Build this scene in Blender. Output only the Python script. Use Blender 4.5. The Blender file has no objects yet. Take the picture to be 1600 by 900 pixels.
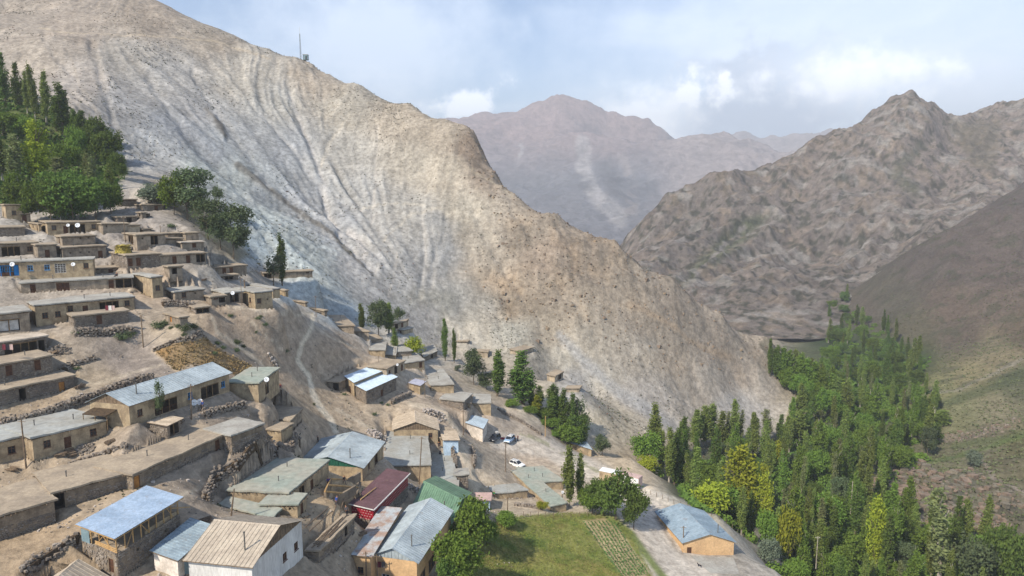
import bpy, bmesh, math, random
import numpy as np
from mathutils import Vector, Matrix
S = bpy.context.scene
COL = S.collection
R_ = math.radians
rng = random.Random(7)

# ------------------------------------------------------------ camera, sky, sun, exposure
FPX, PITCH = 1067.0, R_(8.0)                       # focal length for a 1600 px wide frame
cp, sp = math.cos(PITCH), math.sin(PITCH)
cam_d = bpy.data.cameras.new("camera")
cam_d.sensor_width = 36.0
cam_d.lens = 36.0 * FPX / 1600.0
cam_d.clip_start, cam_d.clip_end = 1.0, 60000.0
cam = bpy.data.objects.new("camera", cam_d)
COL.objects.link(cam)
cam.rotation_euler = (math.pi / 2 - PITCH, 0, 0)
S.camera = cam

SUN_EL, SUN_DIR = R_(44), (-0.70, -0.714)           # where the sun stands, seen from the ground
w = bpy.data.worlds.new("World"); S.world = w; w.use_nodes = True
nt = w.node_tree; nt.nodes.clear()
def nd(t, kind, **kw):
    n = t.nodes.new(kind)
    for k, v in kw.items():
        if k.startswith("i_"):
            key = k[2:]
            key = int(key) if key.isdigit() else key.replace("_", " ")
            n.inputs[key].default_value = v
        else: setattr(n, k, v)
    return n
sky = nd(nt, "ShaderNodeTexSky", sky_type='NISHITA', sun_disc=False, sun_elevation=SUN_EL,
         sun_rotation=math.atan2(SUN_DIR[0], SUN_DIR[1]), altitude=1500, air_density=1.0, dust_density=1.0, ozone_density=1.2)
bgn = nd(nt, "ShaderNodeBackground", i_Strength=0.115)
wo = nd(nt, "ShaderNodeOutputWorld")
tc = nd(nt, "ShaderNodeTexCoord")
def px_dir(u, v):
    d = Vector(((u - 800) / FPX, cp + (450 - v) / FPX * sp, -sp + (450 - v) / FPX * cp)); return d.normalized()
L = nt.links.new
sep = nd(nt, "ShaderNodeSeparateXYZ"); L(tc.outputs["Generated"], sep.inputs[0])
def math_(t, op, a, b=None, c=None, clamp=False):
    n = t.nodes.new("ShaderNodeMath"); n.operation = op; n.use_clamp = clamp
    for i, x in enumerate((a, b, c)):
        if x is None: continue
        if isinstance(x, (int, float)): n.inputs[i].default_value = x
        else: t.links.new(x, n.inputs[i])
    return n.outputs[0]
def maprange(t, x, a, b, c=0.0, d=1.0, smooth=True):
    n = t.nodes.new("ShaderNodeMapRange"); n.interpolation_type = 'SMOOTHSTEP' if smooth else 'LINEAR'
    t.links.new(x, n.inputs[0])
    for i, q in enumerate((a, b, c, d)): n.inputs[i + 1].default_value = q
    return n.outputs[0]
# thin cloud sheets: noise on a plane high above, the same over the whole sky
zz = math_(nt, 'ADD', math_(nt, 'MAXIMUM', sep.outputs[2], 0.0), 0.16)
cx, cy = math_(nt, 'DIVIDE', sep.outputs[0], zz), math_(nt, 'DIVIDE', sep.outputs[1], zz)
cmb = nd(nt, "ShaderNodeCombineXYZ"); L(cx, cmb.inputs[0]); L(cy, cmb.inputs[1]); cmb.inputs[2].default_value = 3.7
n1 = nd(nt, "ShaderNodeTexNoise", i_Scale=0.85, i_Detail=7.0, i_Roughness=0.58, i_Distortion=0.35); L(cmb.outputs[0], n1.inputs["Vector"])
veil = maprange(nt, n1.outputs[0], 0.44, 0.72, 0.0, 0.6)
n2 = nd(nt, "ShaderNodeTexNoise", i_Scale=22.0, i_Detail=7.0, i_Roughness=0.62); L(tc.outputs["Generated"], n2.inputs["Vector"])
def blob(u, v, rad, sx=1.0, amp=0.10, soft=0.5):
    """a cumulus standing in the direction of (u, v), its edge broken up by noise"""
    c = px_dir(u, v)
    vs = nd(nt, "ShaderNodeVectorMath", operation='SUBTRACT'); L(tc.outputs["Generated"], vs.inputs[0]); vs.inputs[1].default_value = c
    vm = nd(nt, "ShaderNodeVectorMath", operation='MULTIPLY'); L(vs.outputs[0], vm.inputs[0]); vm.inputs[1].default_value = (1 / sx, 1 / sx, 1)
    ln = nd(nt, "ShaderNodeVectorMath", operation='LENGTH'); L(vm.outputs[0], ln.inputs[0])
    off = math_(nt, 'MULTIPLY', math_(nt, 'SUBTRACT', n2.outputs[0], 0.5), amp * 2)
    return maprange(nt, math_(nt, 'ADD', ln.outputs["Value"], off), rad, rad * soft, 0, 1)
def mixc(t, fac, a, b):
    n = t.nodes.new("ShaderNodeMix"); n.data_type = 'RGBA'
    for x, i in ((fac, 0), (a, 6), (b, 7)):
        if isinstance(x, (int, float)): n.inputs[i].default_value = x
        elif isinstance(x, tuple): n.inputs[i].default_value = (*x, 1) if len(x) == 3 else x
        else: t.links.new(x, n.inputs[i])
    return n.outputs[2]
def vmax(xs):
    r = xs[0]
    for q in xs[1:]: r = math_(nt, 'MAXIMUM', r, q)
    return r
CLOUD = (12.0, 12.2, 12.5)
hs = nd(nt, "ShaderNodeHueSaturation", i_Saturation=1.1, i_Value=1.0); L(sky.outputs[0], hs.inputs["Color"])
c0 = mixc(nt, veil, hs.outputs[0], (7.6, 8.3, 9.4))
broad = vmax([blob(1330, 110, .34, 1.5, .10, .2), blob(600, 70, .13, 1.9, .06, .2), blob(1010, 190, .13, 1.6, .05, .2)])
c0 = mixc(nt, math_(nt, 'MULTIPLY', broad, .5), c0, (8.0, 8.6, 9.5))
grey = vmax([blob(1190, 178, .11, 1.5, .11, .3), blob(1120, 222, .08, 2.2, .09, .3)])
c1 = mixc(nt, math_(nt, 'MULTIPLY', grey, .9), c0, (3.4, 4.2, 5.6))
white = vmax([blob(1018, 186, .066, 1.4, .06, .15), blob(1085, 140, .03, 1.6, .06, .2), blob(722, 160, .036, 1.7, .07, .2), blob(1320, 125, .05, 3.0, .06, .0)])
c2 = mixc(nt, math_(nt, 'MULTIPLY', white, .8), c1, CLOUD)
L(c2, bgn.inputs[0]); L(bgn.outputs[0], wo.inputs[0])

sun_d = bpy.data.lights.new("sun", 'SUN'); sun_d.energy = 3.8; sun_d.angle = R_(1.2); sun_d.color = (1.0, 0.91, 0.78)
sun = bpy.data.objects.new("sun", sun_d); COL.objects.link(sun)
sun.rotation_euler = Vector((-SUN_DIR[0] * math.cos(SUN_EL), -SUN_DIR[1] * math.cos(SUN_EL), -math.sin(SUN_EL))).to_track_quat('-Z', 'Y').to_euler()
S.view_settings.view_transform = 'Standard'; S.view_settings.look = 'None'
S.view_settings.exposure = 0.80; S.view_settings.gamma = 1.0
S.cycles.use_denoising = True
S.cycles.max_bounces = 5; S.cycles.diffuse_bounces = 3; S.cycles.transparent_max_bounces = 8; S.cycles.volume_bounces = 0

# ------------------------------------------------------------ points, noise
def ray(u, v):
    return np.array(((u - 800) / FPX, cp + (450 - v) / FPX * sp, -sp + (450 - v) / FPX * cp))
def at(u, v, D):                                   # the point D metres ahead that stands at (u, v)
    d = ray(u, v); return d * (D / d[1])
def onplane(u, v, z):
    d = ray(u, v); return d * (z / d[2])
def proj(x, y, z):
    c = y * cp - z * sp
    return 800 + FPX * x / c, 450 - FPX * (y * sp + z * cp) / c
def _hash(ix, iy, seed):
    h = (ix.astype(np.int64) * 374761393 + iy.astype(np.int64) * 668265263 + seed * 982451653) & 0xffffffff
    h = ((h ^ (h >> 13)) * 1274126177) & 0xffffffff
    return ((h ^ (h >> 16)) & 0xffff).astype(np.float32) / 65535.0
def vnoise(x, y, seed=0):
    xf, yf = np.floor(x), np.floor(y); fx, fy = x - xf, y - yf
    fx = fx * fx * (3 - 2 * fx); fy = fy * fy * (3 - 2 * fy)
    a, b = _hash(xf, yf, seed), _hash(xf + 1, yf, seed); c, d = _hash(xf, yf + 1, seed), _hash(xf + 1, yf + 1, seed)
    return (a + (b - a) * fx) * (1 - fy) + (c + (d - c) * fx) * fy
def fbm(x, y, oct=4, seed=0, gain=.5):
    s, a, t = 0, 1, 0
    for i in range(oct):
        s = s + a * vnoise(x * 2 ** i + i * 17.3, y * 2 ** i - i * 9.1, seed + i); t += a; a *= gain
    return s / t - .5
def ridged(x, y, oct=4, seed=0):
    s, a, t = 0, 1, 0
    for i in range(oct):
        s = s + a * (1 - abs(2 * vnoise(x * 2 ** i + i * 7.7, y * 2 ** i + i * 3.3, seed + i) - 1)); t += a; a *= .5
    return s / t - .5
def sstep(a, b, x):
    t = np.clip((x - a) / (b - a), 0, 1); return t * t * (3 - 2 * t)
def lin(c):                                        # sRGB 0..255 to linear
    c = np.asarray(c, float) / 255.0
    return np.where(c <= .04045, c / 12.92, ((c + .055) / 1.055) ** 2.4)

def srgb(*c): return tuple(float(x) for x in lin(c))
class RBF:
    """surface of linear springs through scattered points (x, y) -> z"""
    def __init__(s, pts, lam=0.4):
        p = np.asarray(pts, float); s.c = p[:, :2]; n = len(p)
        A = -np.hypot(s.c[:, None, 0] - s.c[None, :, 0], s.c[:, None, 1] - s.c[None, :, 1]) + np.eye(n) * lam
        P = np.c_[np.ones(n), s.c]; M = np.block([[A, P], [P.T, np.zeros((3, 3))]])
        sol = np.linalg.solve(M, np.r_[p[:, 2], 0, 0, 0]); s.w = sol[:n].astype(np.float32); s.l = sol[n:]
    def __call__(s, x, y):
        x = np.asarray(x, np.float32); y = np.asarray(y, np.float32); sh = x.shape; x = x.ravel(); y = y.ravel()
        out = np.empty(len(x), np.float32); cx_, cy_ = s.c[:, 0].astype(np.float32), s.c[:, 1].astype(np.float32)
        for i in range(0, len(x), 16384):
            a, b = x[i:i + 16384], y[i:i + 16384]
            dx = a[:, None] - cx_; dx *= dx; dy = b[:, None] - cy_; dy *= dy; dx += dy; np.sqrt(dx, out=dx)
            out[i:i + 16384] = -(dx @ s.w) + s.l[0] + s.l[1] * a + s.l[2] * b
        return out.reshape(sh)

# ------------------------------------------------------------ mesh and object helpers
class MB:
    def __init__(s): s.v, s.f, s.m = [], [], []
    def add(s, vs, fs, mi=0):
        o = len(s.v); s.v.extend([tuple(map(float, p)) for p in vs]); s.f.extend([tuple(i + o for i in f) for f in fs]); s.m.extend([mi] * len(fs))
    def box8(s, p, mi=0):                          # 8 corners: bottom ring 0-3 (ccw from above), top ring 4-7
        s.add(p, [(3, 2, 1, 0), (4, 5, 6, 7), (0, 1, 5, 4), (1, 2, 6, 5), (2, 3, 7, 6), (3, 0, 4, 7)], mi)
    def box(s, c, sx, sy, sz, rot=0, mi=0):
        ca, sa = math.cos(rot), math.sin(rot); p = []
        for z in (-sz / 2, sz / 2):
            for x, y in ((-1, -1), (1, -1), (1, 1), (-1, 1)):
                X, Y = x * sx / 2, y * sy / 2; p.append((c[0] + X * ca - Y * sa, c[1] + X * sa + Y * ca, c[2] + z))
        s.box8(p, mi)
    def bar(s, a, b, r, r2=None, n=6, mi=0):
        a, b = Vector(a), Vector(b); r2 = r if r2 is None else r2; d = (b - a)
        if d.length < 1e-6: return
        d.normalize(); x = d.orthogonal().normalized(); y = d.cross(x); vs = []
        for c, q in ((a, r), (b, r2)):
            for i in range(n):
                t = 2 * math.pi * i / n; vs.append(c + x * (q * math.cos(t)) + y * (q * math.sin(t)))
        fs = [(i, (i + 1) % n, n + (i + 1) % n, n + i) for i in range(n)] + [tuple(range(n - 1, -1, -1)), tuple(range(n, 2 * n))]
        s.add(vs, fs, mi)
    def build(s, name, mats, parent=None, smooth=False, kind=None):
        me = bpy.data.meshes.new(name); me.from_pydata(s.v, [], s.f)
        for m in (mats if isinstance(mats, (list, tuple)) else [mats]): me.materials.append(m)
        if any(s.m): me.polygons.foreach_set("material_index", s.m)
        if smooth: me.polygons.foreach_set("use_smooth", [True] * len(s.f))
        me.update()
        return link(name, me, parent, kind)
def link(name, me, parent=None, kind=None):
    o = bpy.data.objects.new(name, me); COL.objects.link(o)
    if parent is not None: o.parent = parent
    if kind: o["kind"] = kind
    return o
def tag(o, label, cat, group=None, kind=None):
    o["label"] = label; o["category"] = cat
    if group: o["group"] = group
    if kind: o["kind"] = kind
    return o
def empty(name, loc, label, cat, group=None, rz=0.0):
    o = bpy.data.objects.new(name, None); COL.objects.link(o); o.location = loc; o.rotation_euler = (0, 0, rz); o.empty_display_size = .5
    return tag(o, label, cat, group)
def copy_tree(o, parent=None):
    c = o.copy(); COL.objects.link(c)
    if parent is not None: c.parent = parent
    for ch in o.children: copy_tree(ch, c)
    return c
def gridmesh(name, X, Y, Z, mat, cols=None):
    ny, nx = X.shape; me = bpy.data.meshes.new(name); nv = nx * ny
    co = np.stack([X, Y, Z], -1).reshape(-1).astype(np.float32)
    i = np.arange(nv).reshape(ny, nx); q = np.stack([i[:-1, :-1], i[:-1, 1:], i[1:, 1:], i[1:, :-1]], -1).reshape(-1)
    nf = (nx - 1) * (ny - 1)
    me.vertices.add(nv); me.vertices.foreach_set("co", co)
    me.loops.add(nf * 4); me.loops.foreach_set("vertex_index", q.astype(np.int32))
    me.polygons.add(nf); me.polygons.foreach_set("loop_start", np.arange(0, nf * 4, 4, dtype=np.int32))
    me.polygons.foreach_set("use_smooth", np.ones(nf, bool))
    me.update(calc_edges=True)
    for k, a in (cols or {}).items():
        if a.ndim == 3:
            at_ = me.attributes.new(k, 'FLOAT_COLOR', 'POINT'); at_.data.foreach_set("color", np.concatenate([a, np.ones(a.shape[:2] + (1,))], -1).reshape(-1).astype(np.float32))
        else:
            at_ = me.attributes.new(k, 'FLOAT', 'POINT'); at_.data.foreach_set("value", a.reshape(-1).astype(np.float32))
    me.materials.append(mat)
    o = link(name, me); o["kind"] = "structure"
    return o

# ------------------------------------------------------------ materials
def principled(name):
    m = bpy.data.materials.new(name); m.use_nodes = True; t = m.node_tree
    b = t.nodes["Principled BSDF"]; b.inputs["Specular IOR Level"].default_value = 0.2
    return m, t, b
def noise(t, scale, detail=4, rough=.55, vec=None, w_=0.0):
    n = nd(t, "ShaderNodeTexNoise", i_Scale=scale, i_Detail=detail, i_Roughness=rough)
    if vec is None: vec = nd(t, "ShaderNodeNewGeometry").outputs["Position"]
    t.links.new(vec, n.inputs["Vector"]); return n.outputs[0]
def mul3(t, vec, s3):
    n = nd(t, "ShaderNodeVectorMath", operation='MULTIPLY'); t.links.new(vec, n.inputs[0]); n.inputs[1].default_value = s3; return n.outputs[0]
def scalec(t, col, fac):
    n = nd(t, "ShaderNodeVectorMath", operation='SCALE'); t.links.new(col, n.inputs[0]); t.links.new(fac, n.inputs["Scale"]); return n.outputs[0]
def bump(t, b, h, dist, strength=1.0):
    n = nd(t, "ShaderNodeBump", i_Distance=dist, i_Strength=strength); t.links.new(h, n.inputs["Height"]); t.links.new(n.outputs[0], b.inputs["Normal"])
def simple(name, c1, c2=None, scale=2.0, rough=.9, metal=0.0, bmp=0.02, bscale=None, spec=.2, objvar=0.0, stretch=None):
    """two tones of one surface blended by world noise, with a fine relief"""
    m, t, b = principled(name); b.inputs["Specular IOR Level"].default_value = spec
    c2 = c2 or tuple(x * .8 for x in c1)
    pos = nd(t, "ShaderNodeNewGeometry").outputs["Position"]
    if stretch: pos = mul3(t, pos, stretch)
    n = noise(t, scale, 6, .62, pos); k = maprange(t, n, .36, .64)
    col = mixc(t, k, c1, c2)
    n2_ = noise(t, scale * 7, 4, .6, pos); col = scalec(t, col, maprange(t, n2_, .25, .75, .78, 1.2, False))
    if objvar:
        oi = nd(t, "ShaderNodeObjectInfo"); col = scalec(t, col, maprange(t, oi.outputs["Random"], 0, 1, 1 - objvar, 1 + objvar, False))
    t.links.new(col, b.inputs["Base Color"]); b.inputs["Roughness"].default_value = rough; b.inputs["Metallic"].default_value = metal
    if name in ('mud', 'tan', 'pale', 'mixed'):          # rain runs, patches of new plaster and bare straw
        g = nd(t, "ShaderNodeNewGeometry").outputs["Position"]; run = noise(t, 1.0, 5, .6, mul3(t, g, (1.6, 1.6, .22))); pat = noise(t, .42, 3, .5, g)
        col = scalec(t, col, maprange(t, run, .38, .62, .86, 1.10, False)); col = mixc(t, math_(t, 'MULTIPLY', maprange(t, pat, .58, .63), .35), col, tuple(min(1, x * 1.35) for x in c1))
        t.links.new(col, b.inputs["Base Color"])
    if metal or name in ('steel', 'bluemetal', 'metal', 'barn_sheet', 'brown_sheet', 'greenmetal', 'maroon', 'rustblue'):   # dirt and rust runs down the slope
        g = nd(t, "ShaderNodeNewGeometry").outputs["Position"]; run = noise(t, 1.1, 6, .66, g); col = mixc(t, math_(t, 'MULTIPLY', maprange(t, run, .56, .72), .45), col, srgb(122, 104, 88)); t.links.new(col, b.inputs["Base Color"])
    if bmp: bump(t, b, noise(t, bscale or scale * 5, 5, .65, pos), bmp)
    return m
def ground_mat(name, fine=1.0, bdist=.35, contrast=(.72, 1.28)):
    m, t, b = principled(name); b.inputs["Roughness"].default_value = .97; b.inputs["Specular IOR Level"].default_value = .08
    a = nd(t, "ShaderNodeAttribute", attribute_name="tint")
    n1 = noise(t, .55 * fine, 8, .68); n2_ = noise(t, 1.7 * fine, 5, .7); n3 = noise(t, .06 * fine, 4, .55)
    k = math_(t, 'MULTIPLY', maprange(t, n1, .36, .64, contrast[0], contrast[1], False), maprange(t, n2_, .35, .65, .86, 1.14, False))
    k = math_(t, 'MULTIPLY', k, maprange(t, n3, .3, .7, .9, 1.1, False))
    t.links.new(scalec(t, a.outputs["Color"], k), b.inputs["Base Color"])
    h = math_(t, 'ADD', n1, math_(t, 'MULTIPLY', n2_, .35)); bump(t, b, h, bdist)
    return m
# ------------------------------------------------------------ the houses, each from its three visible roof corners
HOUSES = []
def H(lab, P1, D, R, L, h, th=None, roof='mud', wall='mud', fr='', fl='', name='mud_house', cat='house', **k):
    HOUSES.append(dict(lab=lab, P1=P1, D=D, R=R, L=L, h=h, th=th, roof=roof, wall=wall, fr=fr, fl=fl, name=name, cat=cat, **k))
# upper left terraces
H("tall tan block house beneath the dark grove at the left edge", (8,319),172,33,6.,3.7,44, wall='tan', fr='w@.5', fl='d@.3')
H("low grey hut with a brown door against the tall tan block house", (33,333),174,47,4.,2.2,44, fr='d@.3', name='mud_hut', cat='hut')
H("low dark stone house below the tall tan block house at the left edge", (-24,355),158,38,9.,2.3,40, wall='stone')
H("tan porch house with a dish, right under the dark grove", (73,347),164,157,('u',61),2.9,40, wall='tan', fr='w@.12 d@.33 o@.55:3.2 w@.86')
H("sunlit wing with small windows on the left end of the tan porch house", (60,349),166,64,('u',36),2.2,44, wall='tan', fl='w@.3 w@.65 d@.9')
H("small block with two vent holes just below the tan porch house", (97,369),159,148,('u',87),2.3,44, fr='v@.55 v@.8', fl='d@.5')
H("plain house with three vent holes and a red-brown door at its right end", (97,386),155,165,('u',86),3.1,44, fr='v@.17 v@.4 v@.6 d@.86')
H("house with a deep dark porch above the blue doored house", (-25,381),150,58,7.,3.1,44, fr='o@.48:3.4 w@.84')
H("narrow house with a single red-brown door beside the deep dark porch", (58,382),152.5,87,6.,3.1,44, fr='d@.5')
H("long tan house with a bright blue porch and two blue windows", (-30,410),138,145,5.,3.1,28, roof='grey', wall='tan', fr='B@.2:4.6 wb@.42 wb@.57 l@.69 o@.78:2 w@.93')
H("very long low house with a pale roof", (32,441),137,206,6.,2.4,30, roof='grey', fr='d@.1 g@.36 d@.8 o@.92:3')
H("tall square house with a bright sunlit wall beside the very long low house", (237,432),145,253,('u',208),4.7,50, roof='grey', wall='tan', fr='w@.5')
H("tall corner house with two windows and pale roof, left of the laundry porch", (54,476),127,102,('u',44),4.4,45, roof='grey', wall='tan', fr='w@.3 w@.72', pole=1)
H("long tan house whose open porch is hung with laundry", (102,472),131,209,8.,2.9,42, roof='grey', wall='tan', fr='w@.06 d@.27 o@.62:3.4 w@.89')
H("house with white panels in its porch at the left edge", (-44,493),119,45,8.,3.6,42, roof='grey', fr='p@.62:3.2 o@.85:1.6')
H("squat rubble stone cellar with one door below the laundry porch", (115,493),127,200,4.,2.3,45, wall='stone', fr='d@.45', name='stone_shed', cat='shed')
H("stone house with pale roof and a shaded porch full of bundles", (-40,540),113,(72,523),5.,3.0, wall='stone', roof='pale', fr='o@.62:5 o@.92:1')
H("stone house with two brown doors, middle one of three stepped roofs", (-40,575),107,(80,554),6.,2.4, wall='stone', fr='d@.42 d@.8')
H("stone house with a dark doorway and a leaning orange board", (-40,617),103,(115,585),6.,2.7, wall='stone', fr='o@.45:1 do@.86')
# upper right terraces
H("long low stone barn near the willows, highest but one on the spur", (222,319),186,255,('u',212),1.9,45, wall='stone', fr='d@.65')
H("small stone house at the very top of the village spur", (188,311),190,213,6.,2.1,45, wall='stone')
H("ruined low stone house with a collapsed front below the spur top", (184,338),178,213,5.,1.8,45, wall='stone', fr='o@.6:1.2')
H("tiny sheep hut with a dark doorway half sunk in the slope", (222,331),180,228,('u',214),1.3,45, wall='stone', fl='o@.5:1', name='stone_hut', cat='hut')
H("mud house with one roof level gap, right of the tan porch house", (160,349),168,200,5.,2.4,45, fr='v@.15')
H("small pale mud house between a gap and a dark doorway", (200,351),172,218,5.,2.2,45, wall='pale')
H("low hut tucked right of the small pale mud house", (224,357),174,236,4.,1.3,45, name='mud_hut', cat='hut')
H("house with a yellow-edged open stall on its left side", (213,366),162,258,('u',193),2.7,45, fr='o@.6:1.6 v@.2', fl='o@.55:3.5')
H("low dark house behind the yellow-edged open stall", (262,364),172,285,5.,1.7,45)
H("small house with a bright orange lit side wall on the upper right terrace", (290,363),172,310,('u',285),2.2,45)
H("low house with a pale roof edge at the right end of the terrace", (284,378),168,318,('u',276),1.6,45, roof='pale', fr='d@.55')
H("low grey shed below the low dark house", (259,372),168,284,4.,1.3,45, name='mud_shed', cat='shed')
H("stone walled house carrying the yellow haystack on its roof", (198,398),152,250,('u',173),2.7,45, fr='d@.08 d@.33', wall='stone')
H("long dark fronted house right of the haystack", (250,398),157,321,5.,2.4,45, fr='d@.3 d@.6 o@.88:2')
H("low house with a curled pale roof above the seated figure", (146,419),152,224,5.,1.9,45, fr='d@.33 d@.68')
H("little hut with a sunlit wall and a black doorway", (264,416),153,284,('u',256),1.9,45, fr='o@.4:1.1', name='mud_hut', cat='hut')
H("long low house with uneven thatch nearest the grey willow", (320,418),170,385,('u',307),2.0,45, fr='d@.45 d@.62')
H("caved-in stable with a black gap under its sagging roof", (322,432),167,372,3.,1.3,42, wall='stone', fr='o@.3:3 o@.7:2', name='stone_shed', cat='shed')
H("long blank wall house with one window at the foot of the blue slope", (412,426),200,488,4.,1.8,28, fr='w@.9 o@.06:2')
H("house with a broad grey roof and a sunlit side, above the scrub patch", (273,455),147,318,('u',255),2.5,45, roof='grey', fr='w@.3 v@.7')
H("small house front with a ragged awning, left of the white dish", (330,463),149,353,('u',318),1.7,45, fr='w@.3 o@.72:1.4')
H("grey roofed house with a dark porch behind the white dish", (352,457),153,379,8.,2.5,45, roof='grey', fr='o@.5:2')
H("tall tan house with a sunlit side wall and two dark windows on the spur", (398,456),154,425,('u',367),3.7,46, roof='grey', wall='tan', fr='w@.22 v@.7', fl='d@.2 w@.75')
H("pale roofed house with bright yellow front behind the tall tan house", (426,451),166,437,('u',389),2.4,46, roof='grey', wall='tan')
H("last little house on the right of the spur crest", (446,453),172,450,('u',437),1.6,46, wall='tan')
H("tiny square hut with an orange door among green bushes", (281,495),133,293,('u',257),1.7,48, fl='do@.4', name='mud_hut', cat='hut')
H("open fronted goat shed above the footpath", (306,480),143,327,4.,1.4,42, wall='stone', fr='o@.5:4.5', name='goat_shed', cat='shed')
H("small store hut on the crest left of the thin pole", (477,472),188,480,('u',460),1.4,48, name='mud_hut', cat='hut')
H("small store hut on the crest right of the thin pole", (507,485),190,511,('u',484),1.8,48, name='mud_hut', cat='hut')
# centre ridge going down to the gully
H("flat roofed house stepping down the crest, first below the store huts", (553,508),193,(536,492),(528,508),2.2)
H("small flat house on the crest beside the tall willow poplars", (576,517),196,(561,511),(553,517),1.7)
H("sunken mud roof at the foot of the tall willow poplars", (596,528),200,(585,522),(573,531),.9)
H("sunlit square house below the sunken mud roof", (601,546),190,(604,533),(577,546),2.3, roof='grey', wall='tan')
H("small sunlit house with a thin pole on its grey roof", (618,554),193,(620,541),(601,553),1.7, roof='grey', wall='tan')
H("low grey roof house beside the round lime green bush", (643,547),200,(629,538),(621,549),1.2, roof='grey')
H("sunlit house with a dark door on its right, above the white hut roof", (663,562),195,(644,547),(626,568),2.3, roof='grey', wall='tan', fl='d@.84')
H("house with dark porch and a small white dish behind the bright metal roofs", (604,575),176,(632,563),6.,2.7, fr='d@.15 o@.5:1.5 d@.85', wall='pale')
H("low mud house with a broad earth roof behind the bright metal roofs", (530,596),166,(577,574),(512,595),2.5, fl='o@.7:1.5')
H("grey roofed house standing off beyond the round lime green bush", (662,557),210,(683,548),(657,546),1.7, roof='grey', fr='o@.6:1.5')
H("small house with dark openings at the foot of the far slope", (634,501),216,(638,498),(611,506),2.0, fl='o@.35:1.5 d@.75', wall='pale')
H("flat hut with one black doorway below the far slope", (631,515),212,(645,511),(619,513),1.6, roof='grey', fl='d@.55', wall='pale', name='mud_hut', cat='hut')
H("ruined wall hut behind the two slim poplars", (730,533),243,(733,531),(714,533),1.5, name='mud_hut', cat='hut', wall='pale')
H("lone flat house on the far slope with a sunlit right wall", (813,548),240,(833,542),(797,545),2.0, wall='pale')
H("low wall house left of the lone flat house on the far slope", (762,549),240,(764,546),(744,548),2.0, wall='pale')
H("half open house on the far slope beyond the dark poplars", (867,587),226,(880,580),(855,584),2.3, fr='o@.6:2.5', wall='pale')
H("lowest hut on the far slope by the grey scree", (905,606),222,(908,602),(885,606),1.4, wall='pale', name='mud_hut', cat='hut')
H("two storey stone house with the lower bright metal roof", (572,610),163,(619,589),(551,602),3.5, roof='white', wall='stone', fr='v@.2 d@.5 v@.8', rise=.6)
H("upper tier house with the narrow bright metal roof", (553,597),166,(600,578),(540,591),3.4, roof='white', wall='tan', rise=.6, fl='d@.5')
H("little square hut with a lilac grey roof on the slope", (656,602),178,(664,596),(640,598),2.4, roof='lilac', wall='tan', name='mud_hut', cat='hut')
H("broad flat house with grey roof above the tan block house", (709,600),185,(692,576),(673,601),2.5, roof='grey', wall='tan')
H("low stone house with an uneven roof left of the tan block house", (724,626),178,(737,614),(688,622),2.2, wall='stone', roof='grey')
H("square tan block house at the edge of the parking ground", (767,629),184,(765,616),(736,628),3.7, roof='grey', wall='tan')
H("narrow lit annex between the stone house and the tan block house", (735,629),181,(738,616),(724,628),2.2, wall='tan', fl='v@.3')
H("white washed hut with a blue metal roof beside the parked cars", (754,669),172,(761,656),(729,663),3.7, roof='metal', wall='white', rise=.5, name='white_hut', cat='hut')
# middle
H("tan house with red-brown door and two windows beside the big white dish", (50,683),95,(165,655),(0,664),3.1, roof='bluegrey', wall='tan', fr='w@.18 d@.45 w@.81', steps=1)
H("tan house at the left edge with one window, left of the tall pole", (-44,697),92,(47,677),6.,3.4, roof='bluegrey', wall='tan', fr='w@.65')
H("long tan house under a silver gable roof with open porches", (201,632),103,(357,582),(140,627),3.4, roof='gable', sheet='steel', gwall='wood', rh=1.6, axis='R', wall='tan', fr='w@.09 o@.33:4.4 wb@.57 o@.78:4 wb@.93', name='long_house')
H("tan house with a greenish flat roof and a dish, right of the long silver roof", (403,597),124,(435,574),(356,596),3.6, roof='green', wall='tan', fr='o@.4:1.7')
H("small open shed under a board roof before the long silver roof", (261,664),103.5,(282,654),(234,659),2.1, roof='wood', wall='stone', fr='o@.5:2', name='open_shed', cat='shed')
H("stone walled end of the long terrace roof at the left edge", (-40,815),77,(84,779),9.,3.4, wall='mixed', big=1)
H("recessed middle part of the long terrace roof", (81,768),84.8,(199,737),9.,2.7, wall='mixed', fr='o@.07:1.2', big=1)
H("long right part of the terrace roof with an orange door", (207,739),90.4,(360,672),7.,2.5, wall='mixed', fr='do@.03 d@.84', big=1)
H("mud house with a sunlit corner on the end of the terrace roof", (361,679),105,(410,661),6.,2.7, wall='mixed', roof='grey')
H("small yellow lit hut with beam ends under its roof", (439,671),121,(457,661),(417,669),2.2, wall='tan', fr='', name='mud_hut', cat='hut')
H("mud roof with a row of beam ends above the small yellow lit hut", (452,656),126,(471,637),(405,648),2.0)
H("flat green-grey roofed house with the wide courtyard opening", (451,768),100,(513,718),(356,764),3.0, roof='green', wall='tan', fr='o@.3:1.6 d@.55', big=1)
H("low front wing of the green-grey roofed house with a small dish", (464,786),97,(478,771),(407,786),2.6, roof='green', wall='tan', fr='d@.5', fl='v@.8')
H("sunken grey terrace roof behind the brown roofed white house", (425,806),94,(437,795),(345,787),.6, roof='green')
H("house with a silver roof and a dark green gable", (566,730),122,(598,691),(462,724),2.9, roof='gable', sheet='steel', gwall='green', rh=1.75, axis='R', wall='tan', fr='w@.3 o@.65:2', name='gable_house')
H("house with a maroon roof and a red and white tiled wall", (583,794),109,(637,740),(549,786),4.6, roof='maroon', wall='red', split=2.2, name='red_house')
H("pale board roofed house with a plank gable facing the village", (684,671),155,(681,654),(615,671),3.0, roof='gable', sheet='board', gwall='wood', rh=1.9, axis='R', wall='tan', fl='w@.83 w@.93', name='gable_house')
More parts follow.
